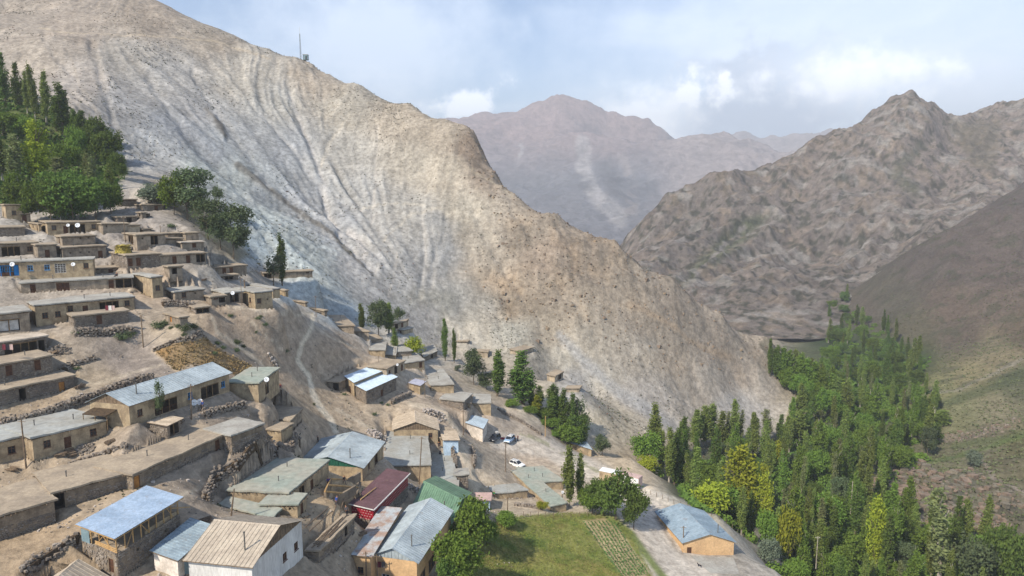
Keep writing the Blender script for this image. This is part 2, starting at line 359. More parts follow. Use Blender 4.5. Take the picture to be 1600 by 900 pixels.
H("big long house with a grey flat roof and sunlit end wall", (673,725),138,(666,672),(601,727),4.2, roof='bluegrey', wall='tan', big=1)
H("small blue fronted hut with a pale board roof", (716,687),152,(711,674),(694,687),2.5, roof='wood', wall='blue', fl='', name='blue_hut', cat='hut')
H("brown mud hut left of the small blue fronted hut", (700,686),154,(712,671),(682,681),2.7, wall='tan', fl='d@.25', name='mud_hut', cat='hut')
H("low grey slab roof between the big long house and the stone tower", (712,751),138,(706,706),(677,752),1.4, roof='bluegrey')
H("little rounded hut with a pale roof at the end of the grey slab", (716,762),134,(716,750),(683,761),1.7, roof='grey', wall='tan', fl='o@.2:.8', name='mud_hut', cat='hut')
H("small stone tower hut beside the village lane", (731,740),140,(730,732),(712,741),3.4, roof='grey', wall='stone', name='stone_hut', cat='hut')
H("house with a plain green metal roof behind the orchard tree", (703,823),112,(735,770),(646,792),4.0, roof='gable', sheet='greenmetal', gwall='green', rh=1.9, axis='L', wall='tan', name='green_house')
H("large two storey house with orange plaster and long silver roof", (651,877),96,(704,798),(579,867),5.2, roof='gable', sheet='steel', gwall='steel', rh=1.7, axis='R', wall='orange', fl='W@.32', fr='o@.15:2.2 o@.4:3 w@.6 o@.8:2', name='two_storey_house')
H("lean-to with a rust stained roof on the left of the orange house", (579,868),95.6,(624,795),(549,865),4.7, roof='rust', wall='orange', fl='w@.45', name='lean_to', cat='shed')
H("tan roadside house with a wide pale blue roof in the valley", (1147,846),133,(1099,799),(1068,847),3.0, roof='gable', sheet='bluemetal', gwall='plaster', rh=1.75, axis='R', wall='orange', fl='d@.12', name='gable_house')
H("small shed with a blue sheet roof among trees above the road", (924,702),192,(908,680),(893,694),2.3, roof='metal', wall='tan', rise=.4, name='roadside_shed', cat='shed')
H("long arm of the L shaped flat house below the parked cars", (885,785),143,(822,731),(861,790),2.1, roof='green', wall='tan', big=1)
H("short arm of the L shaped flat house below the parked cars", (880,750),155.5,(848,728),(838,753),2.2, roof='green', wall='tan')
H("low annex with a grey roof left of the L shaped flat house", (824,765),147,(807,755),(775,770),2.0, roof='bluegrey', wall='tan')
H("pale blue walled shop with a pinkish roof beside the garden", (765,781),138,(766,771),(739,781),2.7, roof='pink', wall='blue', fl='d@.7', name='small_shop', cat='shop')
H("unfinished mud building with loose timber on its flat roof", (498,858),90,(553,804),(481,858),2.2, wall='mixed', fr='o@.75:.9')
H("corrugated brown roof at the very bottom left corner", (85,976),66,(163,902),(-8,976),3.0, roof='gable', sheet='brown', gwall='wood', rh=2.0, axis='R', wall='tan', name='gable_house')
H("white washed low shed under a weathered blue sheet roof", (277,873),77,(333,824),(240,863),2.3, roof='rustblue', wall='white', fr='o@.6:3', rise=.35, name='white_shed', cat='shed')
H("white two storey house with a big brown sheet roof", (393,882),76,(471,813),(294,872),5.0, roof='gable', sheet='brown', gwall='wood', rh=2.1, axis='L', wall='whitemetal', fr='w@.62 w@.86', fl='dw@.25 W@.72', name='brown_roof_house')

def corners(h):
    P1 = at(*h['P1'], h['D']); z = P1[2]
    th = h['th']
    if th is None:
        T2 = onplane(*h['R'], z); d = (T2 - P1)[:2]; n = np.array((-d[1], d[0])) / np.hypot(*d)
        T0 = onplane(*h['L'], z) if isinstance(h['L'], tuple) else P1 + np.r_[n * h['L'], 0]
    else:
        t = R_(th); r, l = np.array((math.cos(t), math.sin(t))), np.array((-math.sin(t), math.cos(t)))
        def reach(u, d):
            k = (u - 800) / FPX; c0 = P1[1] * cp - z * sp
            return (k * c0 - P1[0]) / (d[0] - k * d[1] * cp)
        T2 = P1 + np.r_[r * reach(h['R'], r), 0]
        T0 = P1 + np.r_[l * (reach(h['L'][1], l) if isinstance(h['L'], tuple) else h['L']), 0]
    return np.array([T0, P1, T2, T0 + T2 - P1])
for h in HOUSES: h['c'] = corners(h)
BARN = dict(c=None, P1=(180,839), D=75.5, R=(279,779), L=(126,819), th=None, h=4.9); BARN['c'] = corners(BARN)
PADS = HOUSES + [BARN]

# ------------------------------------------------------------ terrain: one surface through measured points
G = [  # (u, v, distance) on open ground
 (50,890,73),(50,850,78.5),(0,740,93),(50,740,94),(120,720,98),(50,668,102),(150,628,112),(120,600,114),(140,560,122),(160,520,130),(220,540,130),(200,560,126),
 (120,880,75),(190,805,82.5),(250,770,90),(230,890,79),(170,898,77),(300,770,93.5),(330,740,101),(330,700,102),(280,690,100),(225,650,103),(240,580,121),(270,560,127),(330,560,131),(300,530,137),(300,500,142),(250,480,143),(270,440,150),
 (250,300,195),(210,292,199),(230,340,181),(160,330,178),(280,350,178),(300,360,177),(330,385,178),(370,405,184),(350,440,171),(390,440,178),(440,470,178),
 (400,622,125),(380,540,146),(350,500,150),(400,500,157),(440,540,157),(430,590,147),(440,630,134),(470,640,140),(497,691,135),(470,700,130),(430,700,120),
 (470,890,85),(480,825,92),(520,780,105),(540,745,113),(520,700,139),(480,600,156),(500,640,149),(480,550,166),(480,500,178),(500,520,176),(530,560,172),(540,620,162),(560,640,160),(600,640,165),(600,560,186),(620,610,176),
 (530,880,97),(620,910,95),(610,690,148),(650,640,166),(640,620,174),(700,640,170),(690,690,157),(720,790,130),(735,720,152),(720,670,170),(705,600,188),(660,575,194),(640,550,203),(690,575,205),
 (760,700,168),(800,725,168),(800,690,180),(850,700,180),(790,650,193),(830,660,194),(860,690,186),(880,720,174),(820,640,200),
 (780,800,136),(760,880,112),(830,890,116),(900,810,138),(850,800,138),(960,800,142),(950,890,120),(1000,880,124),(905,740,168),(950,745,166),(980,770,157),
 (1010,800,148),(1040,830,140),(1060,880,127),(1100,890,126),(1160,880,130),(1210,890,130),(1120,800,148),(1020,760,160),(960,730,175),(985,715,182),(930,715,185),
 (870,650,207),(920,690,197),(760,600,222),(720,560,222),(830,610,222),
 # gully and the far slope
 (190,262,225),(240,290,220),(300,300,225),(380,390,212),(440,445,206),(500,480,207),(560,510,212),(640,535,228),(700,560,236),(760,580,240),(870,630,236),(950,695,208),(1000,720,208),
 (120,170,262),(60,60,330),(200,200,270),(250,250,262),(330,290,255),(400,330,250),(450,380,236),(500,430,228),(560,480,226),(620,500,236),(690,520,245),
 (300,150,320),(400,230,305),(450,300,285),(520,360,266),(560,420,250),(600,380,272),(700,420,272),(780,480,262),(850,540,255),(930,620,245),
 (350,110,370),(500,170,360),(560,250,325),(650,300,312),(750,360,290),(850,420,275),(900,500,262),(1000,560,262),(980,640,240),(1080,630,262),(1150,600,285),(1200,640,280),
 (240,0,460),(100,-70,480),(-100,-150,490),(-300,-200,490),(340,45,430),(420,78,410),(470,93,400),(560,130,382),(640,163,362),(700,185,345),(740,200,338),(775,260,322),(800,290,312),(870,335,302),(960,385,296),(1050,430,296),(1130,490,300),(1200,525,310),(1250,548,320),(1262,630,285),(1230,600,300),
 (0,20,420),(0,120,300),(-150,100,300),(0,220,230),(-150,250,200),(-150,330,165),(-150,450,125),(-200,600,95),(-200,800,72),
 # valley floor
 (1060,760,195),(1120,740,215),(1180,720,240),(1240,690,262),(1150,830,170),(1250,880,158),(1300,850,175),(1300,760,215),(1300,690,262),(1290,640,310),(1350,640,300),(1310,590,380),(1380,600,350),(1340,560,440),(1420,570,410),(1330,530,500),(1400,540,470),(1290,515,580),(1280,497,620),(1300,540,470),
 (1400,900,158),(1500,930,150),(1600,950,145),(1380,820,188),(1480,880,166),(1600,880,165),(1250,950,140),(1100,950,112),(1700,900,150),
 # right hand slopes
 (1400,760,212),(1480,690,262),(1440,640,300),(1430,600,345),(1500,575,350),(1600,540,345),(1600,600,290),(1600,660,245),(1540,720,228),(1600,720,215),(1600,780,196),(1500,735,222),(1420,745,220),(1400,800,195),(1480,800,196),(1560,835,182),(1600,840,178),(1520,700,245),(1750,600,270),(1750,480,380),(1750,760,190),
 (1600,305,720),(1540,335,670),(1480,365,640),(1430,400,620),(1390,440,600),(1340,478,595),(1312,498,600),(1450,545,450),(1530,540,430),(1600,500,430),(1600,400,560),(1500,450,520),(1420,500,500),(1800,200,800),(1800,380,560),
]
gp = [at(*g) for g in G]
# ground hidden behind the crests falls away again
for u, v, D, dD, dz in ((240,0,460,120,-30),(-100,-150,490,120,-20),(470,93,400,130,-50),(640,163,362,130,-60),(740,200,338,120,-70),(800,290,312,110,-50),(870,335,302,110,-45),(960,385,296,120,-40),(1050,430,296,130,-35),(1130,490,300,130,-30),(1200,525,310,110,-22),(1600,305,720,130,-50),(1430,400,620,120,-45),(1800,200,800,100,-40),(60,285,210,14,3),(380,395,205,14,-7),(500,475,196,12,-9),(600,525,202,12,-8),(700,570,212,14,-4)):
    p = at(u, v, D); gp.append(p + np.array((0, dD, dz)))
for u, v, D in ((740,200,338),(775,260,322),(800,290,312),(835,312,307),(870,335,302),(915,360,299),(960,385,296),(1005,408,296),(1050,430,296),(1090,460,298),(1130,490,300),(1165,508,305),(1200,525,310),(1225,537,315),(1250,548,320)):
    p = at(u, v, D); gp.append(p + np.array((0, 9, -5.5))); gp.append(p + np.array((0, 32, -23.0)))
for x, y in ((120,545),(180,545),(225,530),(262,560),(240,550),(60,560),(120,650),(200,640),(270,660),(320,700),(380,760),(300,790),(180,790),(60,790)): gp.append(np.array((x, y, -122.)))
for x, y, z in ((120,760,-90),(-200,760,20),(-400,500,80),(-400,200,30),(600,500,0),(600,300,-40),(400,120,-90),(200,60,-95),(0,40,-62),(-80,40,-42),(-300,40,-20),(700,760,100),(300,40,-100),(0,20,-62),(80,100,-75)):
    gp.append(np.array((x, y, z), float))
GO = RBF(gp, .5)
for h in PADS:
    c, hh = h['c'], h['h']
    nR = max(2, int(np.hypot(*(c[2] - c[1])[:2]) / 3))
    for k, a, b, t in [(0,1,1,0)] + [(1,1,2,i / nR) for i in range(1, nR)] + [(2,2,2,0),(3,1,0,.5),(4,0,0,0)]:
        p = c[a] * (1 - t) + c[b] * t; ctr = c.mean(0); o = p - ctr; o[2] = 0; n_ = np.hypot(o[0], o[1]) + 1e-6
        q = p + o / n_ * .35; q[2] = c[1][2] - hh
        if k == 4 and h['th'] is not None and not isinstance(h['L'], tuple): continue
        if k >= 3:                                 # the uphill end of a house may stand a little deeper in the slope
            q[2] += min(max(float(GO(q[0], q[1])) - q[2] - .8, 0), .4 * hh) * (1 if k == 4 else .5)
        if h is BARN and k >= 3: q[2] = c[1][2] - 2.2
        gp.append(q)
# thin out points that sit almost on top of each other
keep = []
for p in gp:
    for q in keep:
        if abs(p[0] - q[0]) + abs(p[1] - q[1]) < .8: q[2] = min(q[2], p[2]); break
    else: keep.append(np.array(p))
BASE = RBF(keep, .5)

# where the open mountain starts: across the gully behind the spur
GX = np.array([at(*g)[:2] for g in ((-160,235,215),(190,262,222),(300,300,218),(380,390,209),(440,445,205),(500,480,205),(560,510,209),(640,540,224),(760,585,238),(870,635,236),(950,700,207),(1010,725,205),(1080,735,222),(1180,715,245),(1250,640,285),(1262,548,330))])
def mtn_mask(x, y):
    return sstep(-6, 14, y - np.interp(x, GX[:, 0], GX[:, 1], right=9999)) * (x < 150)
# streaks that run down the slope (rills and scree), found by walking along the fall line
gx0, gx1, gy0, gy1, gs = -340., 210., 165., 560., 1.0
gxx, gyy = np.meshgrid(np.arange(gx0, gx1, gs), np.arange(gy0, gy1, gs))
def bil(A, x, y):
    fx = np.clip((x - gx0) / gs, 0, A.shape[1] - 1.01); fy = np.clip((y - gy0) / gs, 0, A.shape[0] - 1.01)
    ix, iy = fx.astype(int), fy.astype(int); fx, fy = fx - ix, fy - iy
    return (A[iy, ix] * (1 - fx) + A[iy, ix + 1] * fx) * (1 - fy) + (A[iy + 1, ix] * (1 - fx) + A[iy + 1, ix + 1] * fx) * fy
def flow_noise():
    zc = BASE(gxx[::4, ::4], gyy[::4, ::4])
    big = 14 * fbm(gxx[::4, ::4] / 70., gyy[::4, ::4] / 70., 3, 5)
    zc = zc + big
    gy_, gx_ = np.gradient(zc, 4.0); m = np.hypot(gx_, gy_) + 1e-4; gx_, gy_ = gx_ / m, gy_ / m
    fx = np.kron(gx_, np.ones((4, 4)))[:gxx.shape[0], :gxx.shape[1]]; fy = np.kron(gy_, np.ones((4, 4)))[:gxx.shape[0], :gxx.shape[1]]
    r = np.random.default_rng(3); N = r.random(gxx.shape).astype(np.float32); N2 = r.random(gxx.shape).astype(np.float32)
    for A in (N2,):                                # a coarser noise for wider gullies
        A[:] = vnoise(gxx / 5., gyy / 5., 91)
    acc = np.zeros_like(N); acc2 = np.zeros_like(N); n = 0
    for sgn in (1, -1):
        x, y = gxx.copy(), gyy.copy()
        for k in range(26):
            if k: 
                dx, dy = bil(fx, x, y), bil(fy, x, y); x = x + sgn * dx * 1.6; y = y + sgn * dy * 1.6
            if k < 14: acc += bil(N, x, y)
            acc2 += bil(N2, x, y)
    def norm(a):
        a = (a - a.mean()) / a.std(); return np.clip(a, -2.5, 2.5)
    return norm(acc), norm(acc2)
FLOW1, FLOW2 = flow_noise()

# surface character read from the photograph at (u, v): colour, rockiness, rill strength
CS = [ # u, v, colour, rock, rill
 (20,20,(178,160,138),.25,.5),(120,40,(176,157,135),.25,.5),(230,30,(174,154,130),.3,.5),(330,60,(172,155,132),.3,.5),(60,100,(186,168,145),.2,.5),(120,130,(180,166,150),.2,.6),
 (200,90,(178,168,152),.25,.8),(260,120,(180,174,164),.2,1),(200,160,(178,174,168),.2,1),(300,170,(182,178,172),.2,1),(270,200,(174,176,176),.15,1),(330,240,(178,182,182),.2,1),(250,240,(182,182,178),.2,.8),
 (380,120,(180,170,152),.3,.8),(430,160,(184,178,164),.25,1),(400,210,(180,180,176),.2,1),(450,230,(178,180,180),.2,1),(360,280,(184,192,186),.3,.9),(420,290,(178,184,184),.25,1),(320,265,(190,198,190),.3,.8),
 (400,340,(184,196,192),.3,.9),(430,370,(186,197,193),.3,.9),(470,410,(186,198,194),.35,.8),(400,390,(168,184,188),.3,.8),(500,450,(184,194,190),.35,.8),(540,490,(176,188,188),.35,.8),(460,450,(188,196,192),.4,.6),
 (470,300,(182,184,184),.2,1),(520,350,(184,184,182),.2,1),(560,420,(188,184,178),.2,1),(490,130,(176,158,134),.4,.6),(540,170,(182,170,148),.3,.8),(540,240,(186,178,162),.25,.9),(560,300,(186,182,172),.2,1),
 (620,190,(180,162,136),.35,.6),(690,210,(174,156,130),.4,.5),(640,260,(186,172,148),.3,.7),(700,270,(184,168,142),.35,.6),(740,230,(164,138,112),.9,.3),(760,270,(160,138,114),.9,.3),(720,320,(190,176,150),.3,.7),
 (640,340,(188,180,164),.25,.8),(600,370,(188,182,170),.2,.9),(680,350,(182,176,164),.2,.9),(690,390,(176,174,168),.2,.9),(640,440,(178,174,166),.15,.9),(580,460,(184,180,172),.2,.9),(620,480,(182,178,168),.15,.8),
 (700,470,(180,176,164),.15,.8),(660,500,(184,178,168),.15,.7),(740,510,(196,184,160),.15,.6),(800,520,(188,180,158),.15,.6),(760,480,(184,174,154),.2,.6),(760,400,(178,160,134),.6,.4),(790,440,(176,150,118),.9,.2),(740,370,(184,168,142),.4,.6),
 (820,350,(170,150,124),.7,.3),(850,400,(166,142,116),.9,.2),(800,480,(178,154,122),.9,.2),(860,450,(168,146,118),.9,.2),(900,420,(164,142,116),.9,.2),(900,480,(176,156,128),.8,.2),(960,450,(170,150,124),.8,.2),
 (860,520,(176,158,130),.7,.3),(920,540,(184,168,142),.5,.4),(1000,500,(172,152,126),.8,.2),(1060,480,(168,148,124),.8,.2),(1000,560,(182,166,142),.5,.4),(1060,560,(180,160,134),.6,.3),(1120,540,(172,152,128),.7,.3),
 (880,560,(184,172,148),.3,.5),(940,600,(186,174,152),.2,.6),(1000,620,(184,172,156),.2,.6),(900,600,(180,174,164),.1,.6),(960,660,(190,172,138),.2,.5),(1100,600,(180,164,142),.4,.5),(1160,580,(176,156,132),.5,.3),(1200,600,(184,168,146),.3,.5),(1160,640,(190,180,166),.1,.6),(1240,620,(180,164,136),.2,.4),
 (1180,530,(172,152,126),.5,.3),
 # village ground
 (250,300,(170,156,136),.1,.2),(280,350,(150,138,124),.15,.2),(220,340,(148,136,124),.15,.2),(350,400,(156,144,126),.2,.2),(400,440,(160,148,132),.1,.1),(450,500,(160,148,134),.05,.1),(350,500,(158,145,130),.1,.1),(430,560,(160,147,132),.05,.1),(400,520,(156,144,130),.05,.1),
 (250,450,(160,148,134),.1,.1),(200,560,(146,138,130),.1,.1),(280,500,(158,148,134),.1,.1),(150,600,(150,140,126),.1,.1),(60,640,(160,147,130),.1,.1),(40,740,(162,150,134),.05,.1),(250,680,(150,140,128),.1,.1),(190,780,(158,146,130),.05,.1),(60,860,(154,140,122),.05,.1),
 (320,740,(150,140,128),.1,.1),(460,700,(156,145,132),.1,.1),(500,640,(166,152,134),.05,.1),(560,600,(170,156,138),.05,.1),(520,540,(166,152,136),.05,.1),(600,650,(166,154,138),.1,.1),(480,860,(148,138,124),.1,.1),(540,760,(168,152,130),.1,.1),(640,700,(160,150,138),.05,.1),
 (700,640,(164,152,138),.05,.1),(760,720,(170,160,146),.02,.1),(840,700,(166,155,142),.02,.1),(780,650,(166,156,144),.02,.1),(900,730,(172,162,148),.02,.1),(730,780,(160,150,134),.05,.1),(980,740,(176,164,146),.02,.1),(1000,800,(182,174,164),.02,.1),(1100,890,(180,170,156),.02,.1),(1200,890,(176,168,156),.02,.1),(760,600,(176,160,134),.2,.3),(840,630,(184,168,140),.2,.3),
 # valley and right slopes
 (1100,760,(66,82,40),.0,0),(1200,740,(62,80,38),0,0),(1300,700,(62,82,38),0,0),(1300,800,(60,78,36),0,0),(1250,880,(64,84,36),0,0),(1400,880,(66,84,40),0,0),(1560,890,(84,88,52),.1,0),(1350,620,(70,88,44),0,0),(1360,560,(66,84,42),0,0),(1300,520,(60,76,44),0,0),(1420,560,(72,86,46),0,0),(1250,580,(84,98,48),0,0),
 (1470,620,(138,134,92),.1,.1),(1520,590,(144,134,98),.15,.1),(1560,560,(142,130,100),.15,.1),(1590,600,(100,100,76),.2,.1),(1500,650,(130,128,92),.2,.1),(1560,650,(138,130,102),.15,.1),(1540,690,(114,108,86),.25,.1),(1590,700,(106,102,72),.15,.1),(1480,720,(116,112,86),.2,.1),(1580,730,(112,106,82),.25,.1),(1500,770,(108,106,90),1,0),(1420,780,(104,102,86),1,0),(1560,800,(104,100,84),.9,0),(1440,760,(110,104,82),.8,0),(1600,820,(104,98,80),.4,0),
 (1590,340,(104,92,84),.5,.2),(1500,400,(104,92,84),.5,.2),(1450,420,(100,90,82),.5,.2),(1560,430,(106,93,84),.5,.2),(1400,470,(98,92,78),.4,.2),(1480,480,(108,94,82),.5,.2),(1560,490,(110,96,84),.5,.2),(1420,520,(98,92,74),.3,.2),(1340,490,(104,94,82),.4,.2),(1500,530,(104,92,80),.5,.2),(1600,520,(112,98,80),.3,.2),  # brown hillside rock, with the cloud shadow over it put into these darker colours
]
_cs = np.array([(c[0], c[1]) for c in CS], np.float32); _gr = lambda c, k: tuple(.299 * c[0] + .587 * c[1] + .114 * c[2] + k * (x - (.299 * c[0] + .587 * c[1] + .114 * c[2])) for x in c)
_dim = lambda c: .88 if max(c) - min(c) < 17 else 1.0
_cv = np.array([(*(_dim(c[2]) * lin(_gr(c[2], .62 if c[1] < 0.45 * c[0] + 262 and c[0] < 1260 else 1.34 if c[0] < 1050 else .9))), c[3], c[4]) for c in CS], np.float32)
def character(u, v):
    u, v = u.ravel().astype(np.float32), v.ravel().astype(np.float32); out = np.empty((len(u), 5), np.float32)
    for i in range(0, len(u), 32768):
        d = (u[i:i + 32768, None] - _cs[:, 0]) ** 2 + ((v[i:i + 32768, None] - _cs[:, 1]) * 1.25) ** 2 + 120.
        wgt = 1 / (d * d); out[i:i + 32768] = (wgt @ _cv) / wgt.sum(1)[:, None]
    return out
GULLIES = [([(371,257),(446,307),(516,362),(581,432)], 9, 6, -0.9), ([(406,172),(466,237),(501,287),(516,337)], 8, 9, 0.8), ([(451,147),(481,212),(506,282),(514,327),(546,387),(581,425)], 8, 14, 1.3), ([(591,197),(586,287),(581,347)], 6, 6, 0.5), ([(546,177),(516,217),(501,252)], 6, 8, 0.7),
 ([(230,120),(290,210),(360,280),(440,360)], 9, 12, 0.8), ([(300,110),(350,190),(420,285)], 8, 8, 0.7), ([(660,330),(664,400),(655,470)], 8, 9, 0.7), ([(700,330),(684,390),(672,450)], 8, 9, 0.7), ([(740,320),(780,400),(830,480),(880,540)], 10, 16, 1.2), ([(800,320),(860,420),(930,520)], 10, 14, 1.0), ([(880,380),(960,480),(1060,560)], 10, 14, 0.8), ([(980,420),(1060,500),(1150,580)], 9, 12, 0.7), ([(332,180),(350,215)], 12, 8, -1.2), ([(620,180),(640,260),(630,330)], 8, 8, 0.5), ([(140,60),(160,140),(190,230)], 9, 9, 0.7), ([(70,60),(110,120)], 9, 9, 0.5)]
def _seg(u, v, pts, w0, w1):
    best = np.zeros(u.shape, np.float32); pts = np.asarray(pts, float); n = len(pts) - 1
    for i in range(n):
        a, b = pts[i], pts[i + 1]; d = b - a; t = np.clip(((u - a[0]) * d[0] + (v - a[1]) * d[1]) / (d @ d), 0, 1)
        best = np.maximum(best, sstep(1.0, .0, np.hypot(u - a[0] - t * d[0], v - a[1] - t * d[1]) / (w0 + (w1 - w0) * (i + t) / n)))
    return best
def gullies(u, v):
    z = 0; uu, vv = u + 9 * fbm(u / 14., v / 14., 3, 201), v + 9 * fbm(u / 14., v / 14., 3, 203)
    for p, a, b, dp in GULLIES: z = z - dp * _seg(uu, vv, p, a, b)
    return z
def relief(x, y, ch, m):
    """fine shape of the ground on top of the measured surface; ch = character, m = mountain mask"""
    rock, rill = ch[..., 3], ch[..., 4]
    f1, f2 = bil(FLOW1, x, y), bil(FLOW2, x, y)
    z = (.13 * fbm(x / 3., y / 3., 3, 2) + .5 * fbm(x / 14., y / 14., 2, 9)) * 1.2
    z = z + m * (6.0 * fbm(x / 46., y / 46., 3, 21) * (1 - sstep(250, 200, y)) + rill * (f1 * .26 + f2 * .34) * (.35 + 1.6 * sstep(-.2, .25, fbm(x / 38., y / 38., 3, 25))) * sstep(170, 250, y))
    far = sstep(150, 330, y)
    z = z + m * sstep(170, 250, y) * .9 * sstep(.02, .3, fbm(x / 20., y / 20., 3, 29)) * ridged(x / 5., y / 4., 4, 35)
    z = z + rock * (.5 + far + 1.6 * (x > 60) * (y < 260)) * (3.4 * ridged(x / 13. + .3 * vnoise(x / 7., y / 7., 8), y / 9., 5, 31) + 1.2 * fbm(x / 3., y / 2.4, 3, 33))
    hill = (x > 150) * sstep(330, 480, y)
    ac, al = (x - y) * .707, (x + y) * .707
    z = z + hill * np.clip(ch[..., 3] * 2.2, 0, 1) * (6 * ridged(x / 60., y / 75., 4, 41) + 11 * ridged(ac / 42. + .5 * fbm(x / 50., y / 50., 2, 43), al / 170., 5, 45))
    return z
def ground(x, y, full=False):
    x = np.atleast_1d(np.asarray(x, float)); y = np.atleast_1d(np.asarray(y, float))
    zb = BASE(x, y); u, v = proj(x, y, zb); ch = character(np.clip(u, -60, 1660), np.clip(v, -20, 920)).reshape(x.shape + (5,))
    m = mtn_mask(x, y); z = zb + relief(x, y, ch, m)
    if x.size > 1000 or m.max() > .01: z = z + m * gullies(u, v)
    for rnd in (1, 0):                             # banks: the ground may not climb over a wall nor drop away under it
      for h in PADS:
        c = h['c']; zb_, ht = c[1][2] - h['h'], h['h']; a1, a2 = (c[2] - c[1])[:2], (c[0] - c[1])[:2]; l1, l2 = np.hypot(*a1), np.hypot(*a2)
        idx = np.nonzero((x > c[:, 0].min() - 3) & (x < c[:, 0].max() + 3) & (y > c[:, 1].min() - 3) & (y < c[:, 1].max() + 3))
        if not len(idx[0]): continue
        det = a1[0] * a2[1] - a1[1] * a2[0]; qx, qy = x[idx] - c[1][0], y[idx] - c[1][1]
        s, t = (qx * a2[1] - qy * a2[0]) / det * l1, (a1[0] * qy - a1[1] * qx) / det * l2
        ds, dt = np.maximum(np.maximum(-s, s - l1), 0), np.maximum(np.maximum(-t, t - l2), 0); d = np.hypot(ds, dt); out = (d > 0) & (d < 3.6); wt = 1 - sstep(1.6, 3.6, d)
        if rnd == 0:
            z[idx] = np.where(out & (t < .6 * l2), z[idx] + wt * (np.maximum(z[idx], zb_ - .25 - 1.0 * d) - z[idx]), z[idx])
        else:
            open_l = h['th'] is None or isinstance(h['L'], tuple)
            up = np.clip((t - 2.8) / max(l2 - 2.8, .8), 0, 1) * (ht - .35); base = zb_ + np.where(s < 0, (.25 if open_l else 1.) * up, up)
            z[idx] = np.where(out, z[idx] + wt * (np.minimum(z[idx], base + 1.05 * d) - z[idx]), z[idx])
    for h in PADS:
        c = h['c']; e1, e2 = (c[2] - c[1])[:2], (c[0] - c[1])[:2]; det = e1[0] * e2[1] - e1[1] * e2[0]
        bx0, by0 = c[:, 0].min(), c[:, 1].min(); bx1, by1 = c[:, 0].max(), c[:, 1].max()
        idx = np.nonzero((x > bx0) & (x < bx1) & (y > by0) & (y < by1))
        if not len(idx[0]): continue
        qx, qy = x[idx] - c[1][0], y[idx] - c[1][1]
        s, t = (qx * e2[1] - qy * e2[0]) / det, (e1[0] * qy - e1[1] * qx) / det
        es, et = .12 / np.hypot(*e1), .12 / np.hypot(*e2)
        ins = (s > es) & (s < 1 - es) & (t > et) & (t < 1 - et)
        zz_ = z[idx]; L1, L2 = np.hypot(*e1), np.hypot(*e2); open_l = h['th'] is None or isinstance(h['L'], tuple)
        up = np.clip((t * L2 - 2.8) / max(L2 - 2.8, .8), 0, 1) * (h['h'] - .35) * (np.clip((s * L1 - .6) / 1.5, .0, 1) if open_l else 1)
        z[idx] = np.where(ins, np.minimum(zz_, c[1][2] - h['h'] - .08 + up), zz_)
    return (z, ch, m, u, v) if full else z
def gz(x, y): return float(ground([x], [y])[0])
_hd = np.exp(np.linspace(math.log(62.), math.log(720.), 420))
def hit(u, v, d0=0):
    """first point of the ground seen at (u, v)"""
    d = ray(u, v); D = _hd[_hd > d0]; x, y, zr = d[0] / d[1] * D, D, d[2] / d[1] * D
    zg = ground(x, y); k = np.nonzero(zr <= zg)[0]
    i = int(k[0]) if len(k) else len(D) - 1
    if i == 0: return np.array((x[0], y[0], zg[0]))
    a, b = zr[i - 1] - zg[i - 1], zr[i] - zg[i]; t = a / (a - b) if a != b else 0
    Dm = D[i - 1] + (D[i] - D[i - 1]) * min(max(t, 0), 1); X = d[0] / d[1] * Dm
    return np.array((X, Dm, gz(X, Dm)))
# ------------------------------------------------------------ ground sheet
def seg_mask(u, v, pts, w0, w1=None, soft=.5):
    """how much a line of the given half width passes over (u, v)"""
    best = np.zeros(u.shape, np.float32); pts = np.asarray(pts, float); n = len(pts) - 1
    for i in range(n):
        a, b = pts[i], pts[i + 1]; d = b - a; t = np.clip(((u - a[0]) * d[0] + (v - a[1]) * d[1]) / (d @ d), 0, 1)
        dist = np.hypot(u - a[0] - t * d[0], v - a[1] - t * d[1]); ww = w0 if w1 is None else w0 + (w1 - w0) * (i + t) / n
        best = np.maximum(best, sstep(1.0, soft, dist / ww))
    return best
def poly_mask(u, v, pts, soft=3.0):
    pts = np.asarray(pts, float); ins = np.zeros(u.shape, bool); dist = np.full(u.shape, 1e9, np.float32); n = len(pts)
    for i in range(n):
        a, b = pts[i], pts[(i + 1) % n]; d = b - a
        t = np.clip(((u - a[0]) * d[0] + (v - a[1]) * d[1]) / (d @ d), 0, 1)
        dist = np.minimum(dist, np.hypot(u - a[0] - t * d[0], v - a[1] - t * d[1]))
        c = ((a[1] > v) != (b[1] > v)) & (u < (b[0] - a[0]) * (v - a[1]) / (b[1] - a[1] + 1e-9) + a[0]); ins ^= c
    return sstep(-soft, soft, np.where(ins, dist, -dist))
GARDEN = [(690,905),(720,850),(770,822),(800,808),(880,803),(960,803),(985,830),(1022,905)]
CROPS = [(910,815),(955,808),(1016,895),(1005,905),(975,905)]
DRYFIELD = [(238,548),(262,538),(300,531),(322,528),(336,541),(352,551),(398,574),(372,588),(350,576),(300,570),(276,580)]
ALBEDO = .69
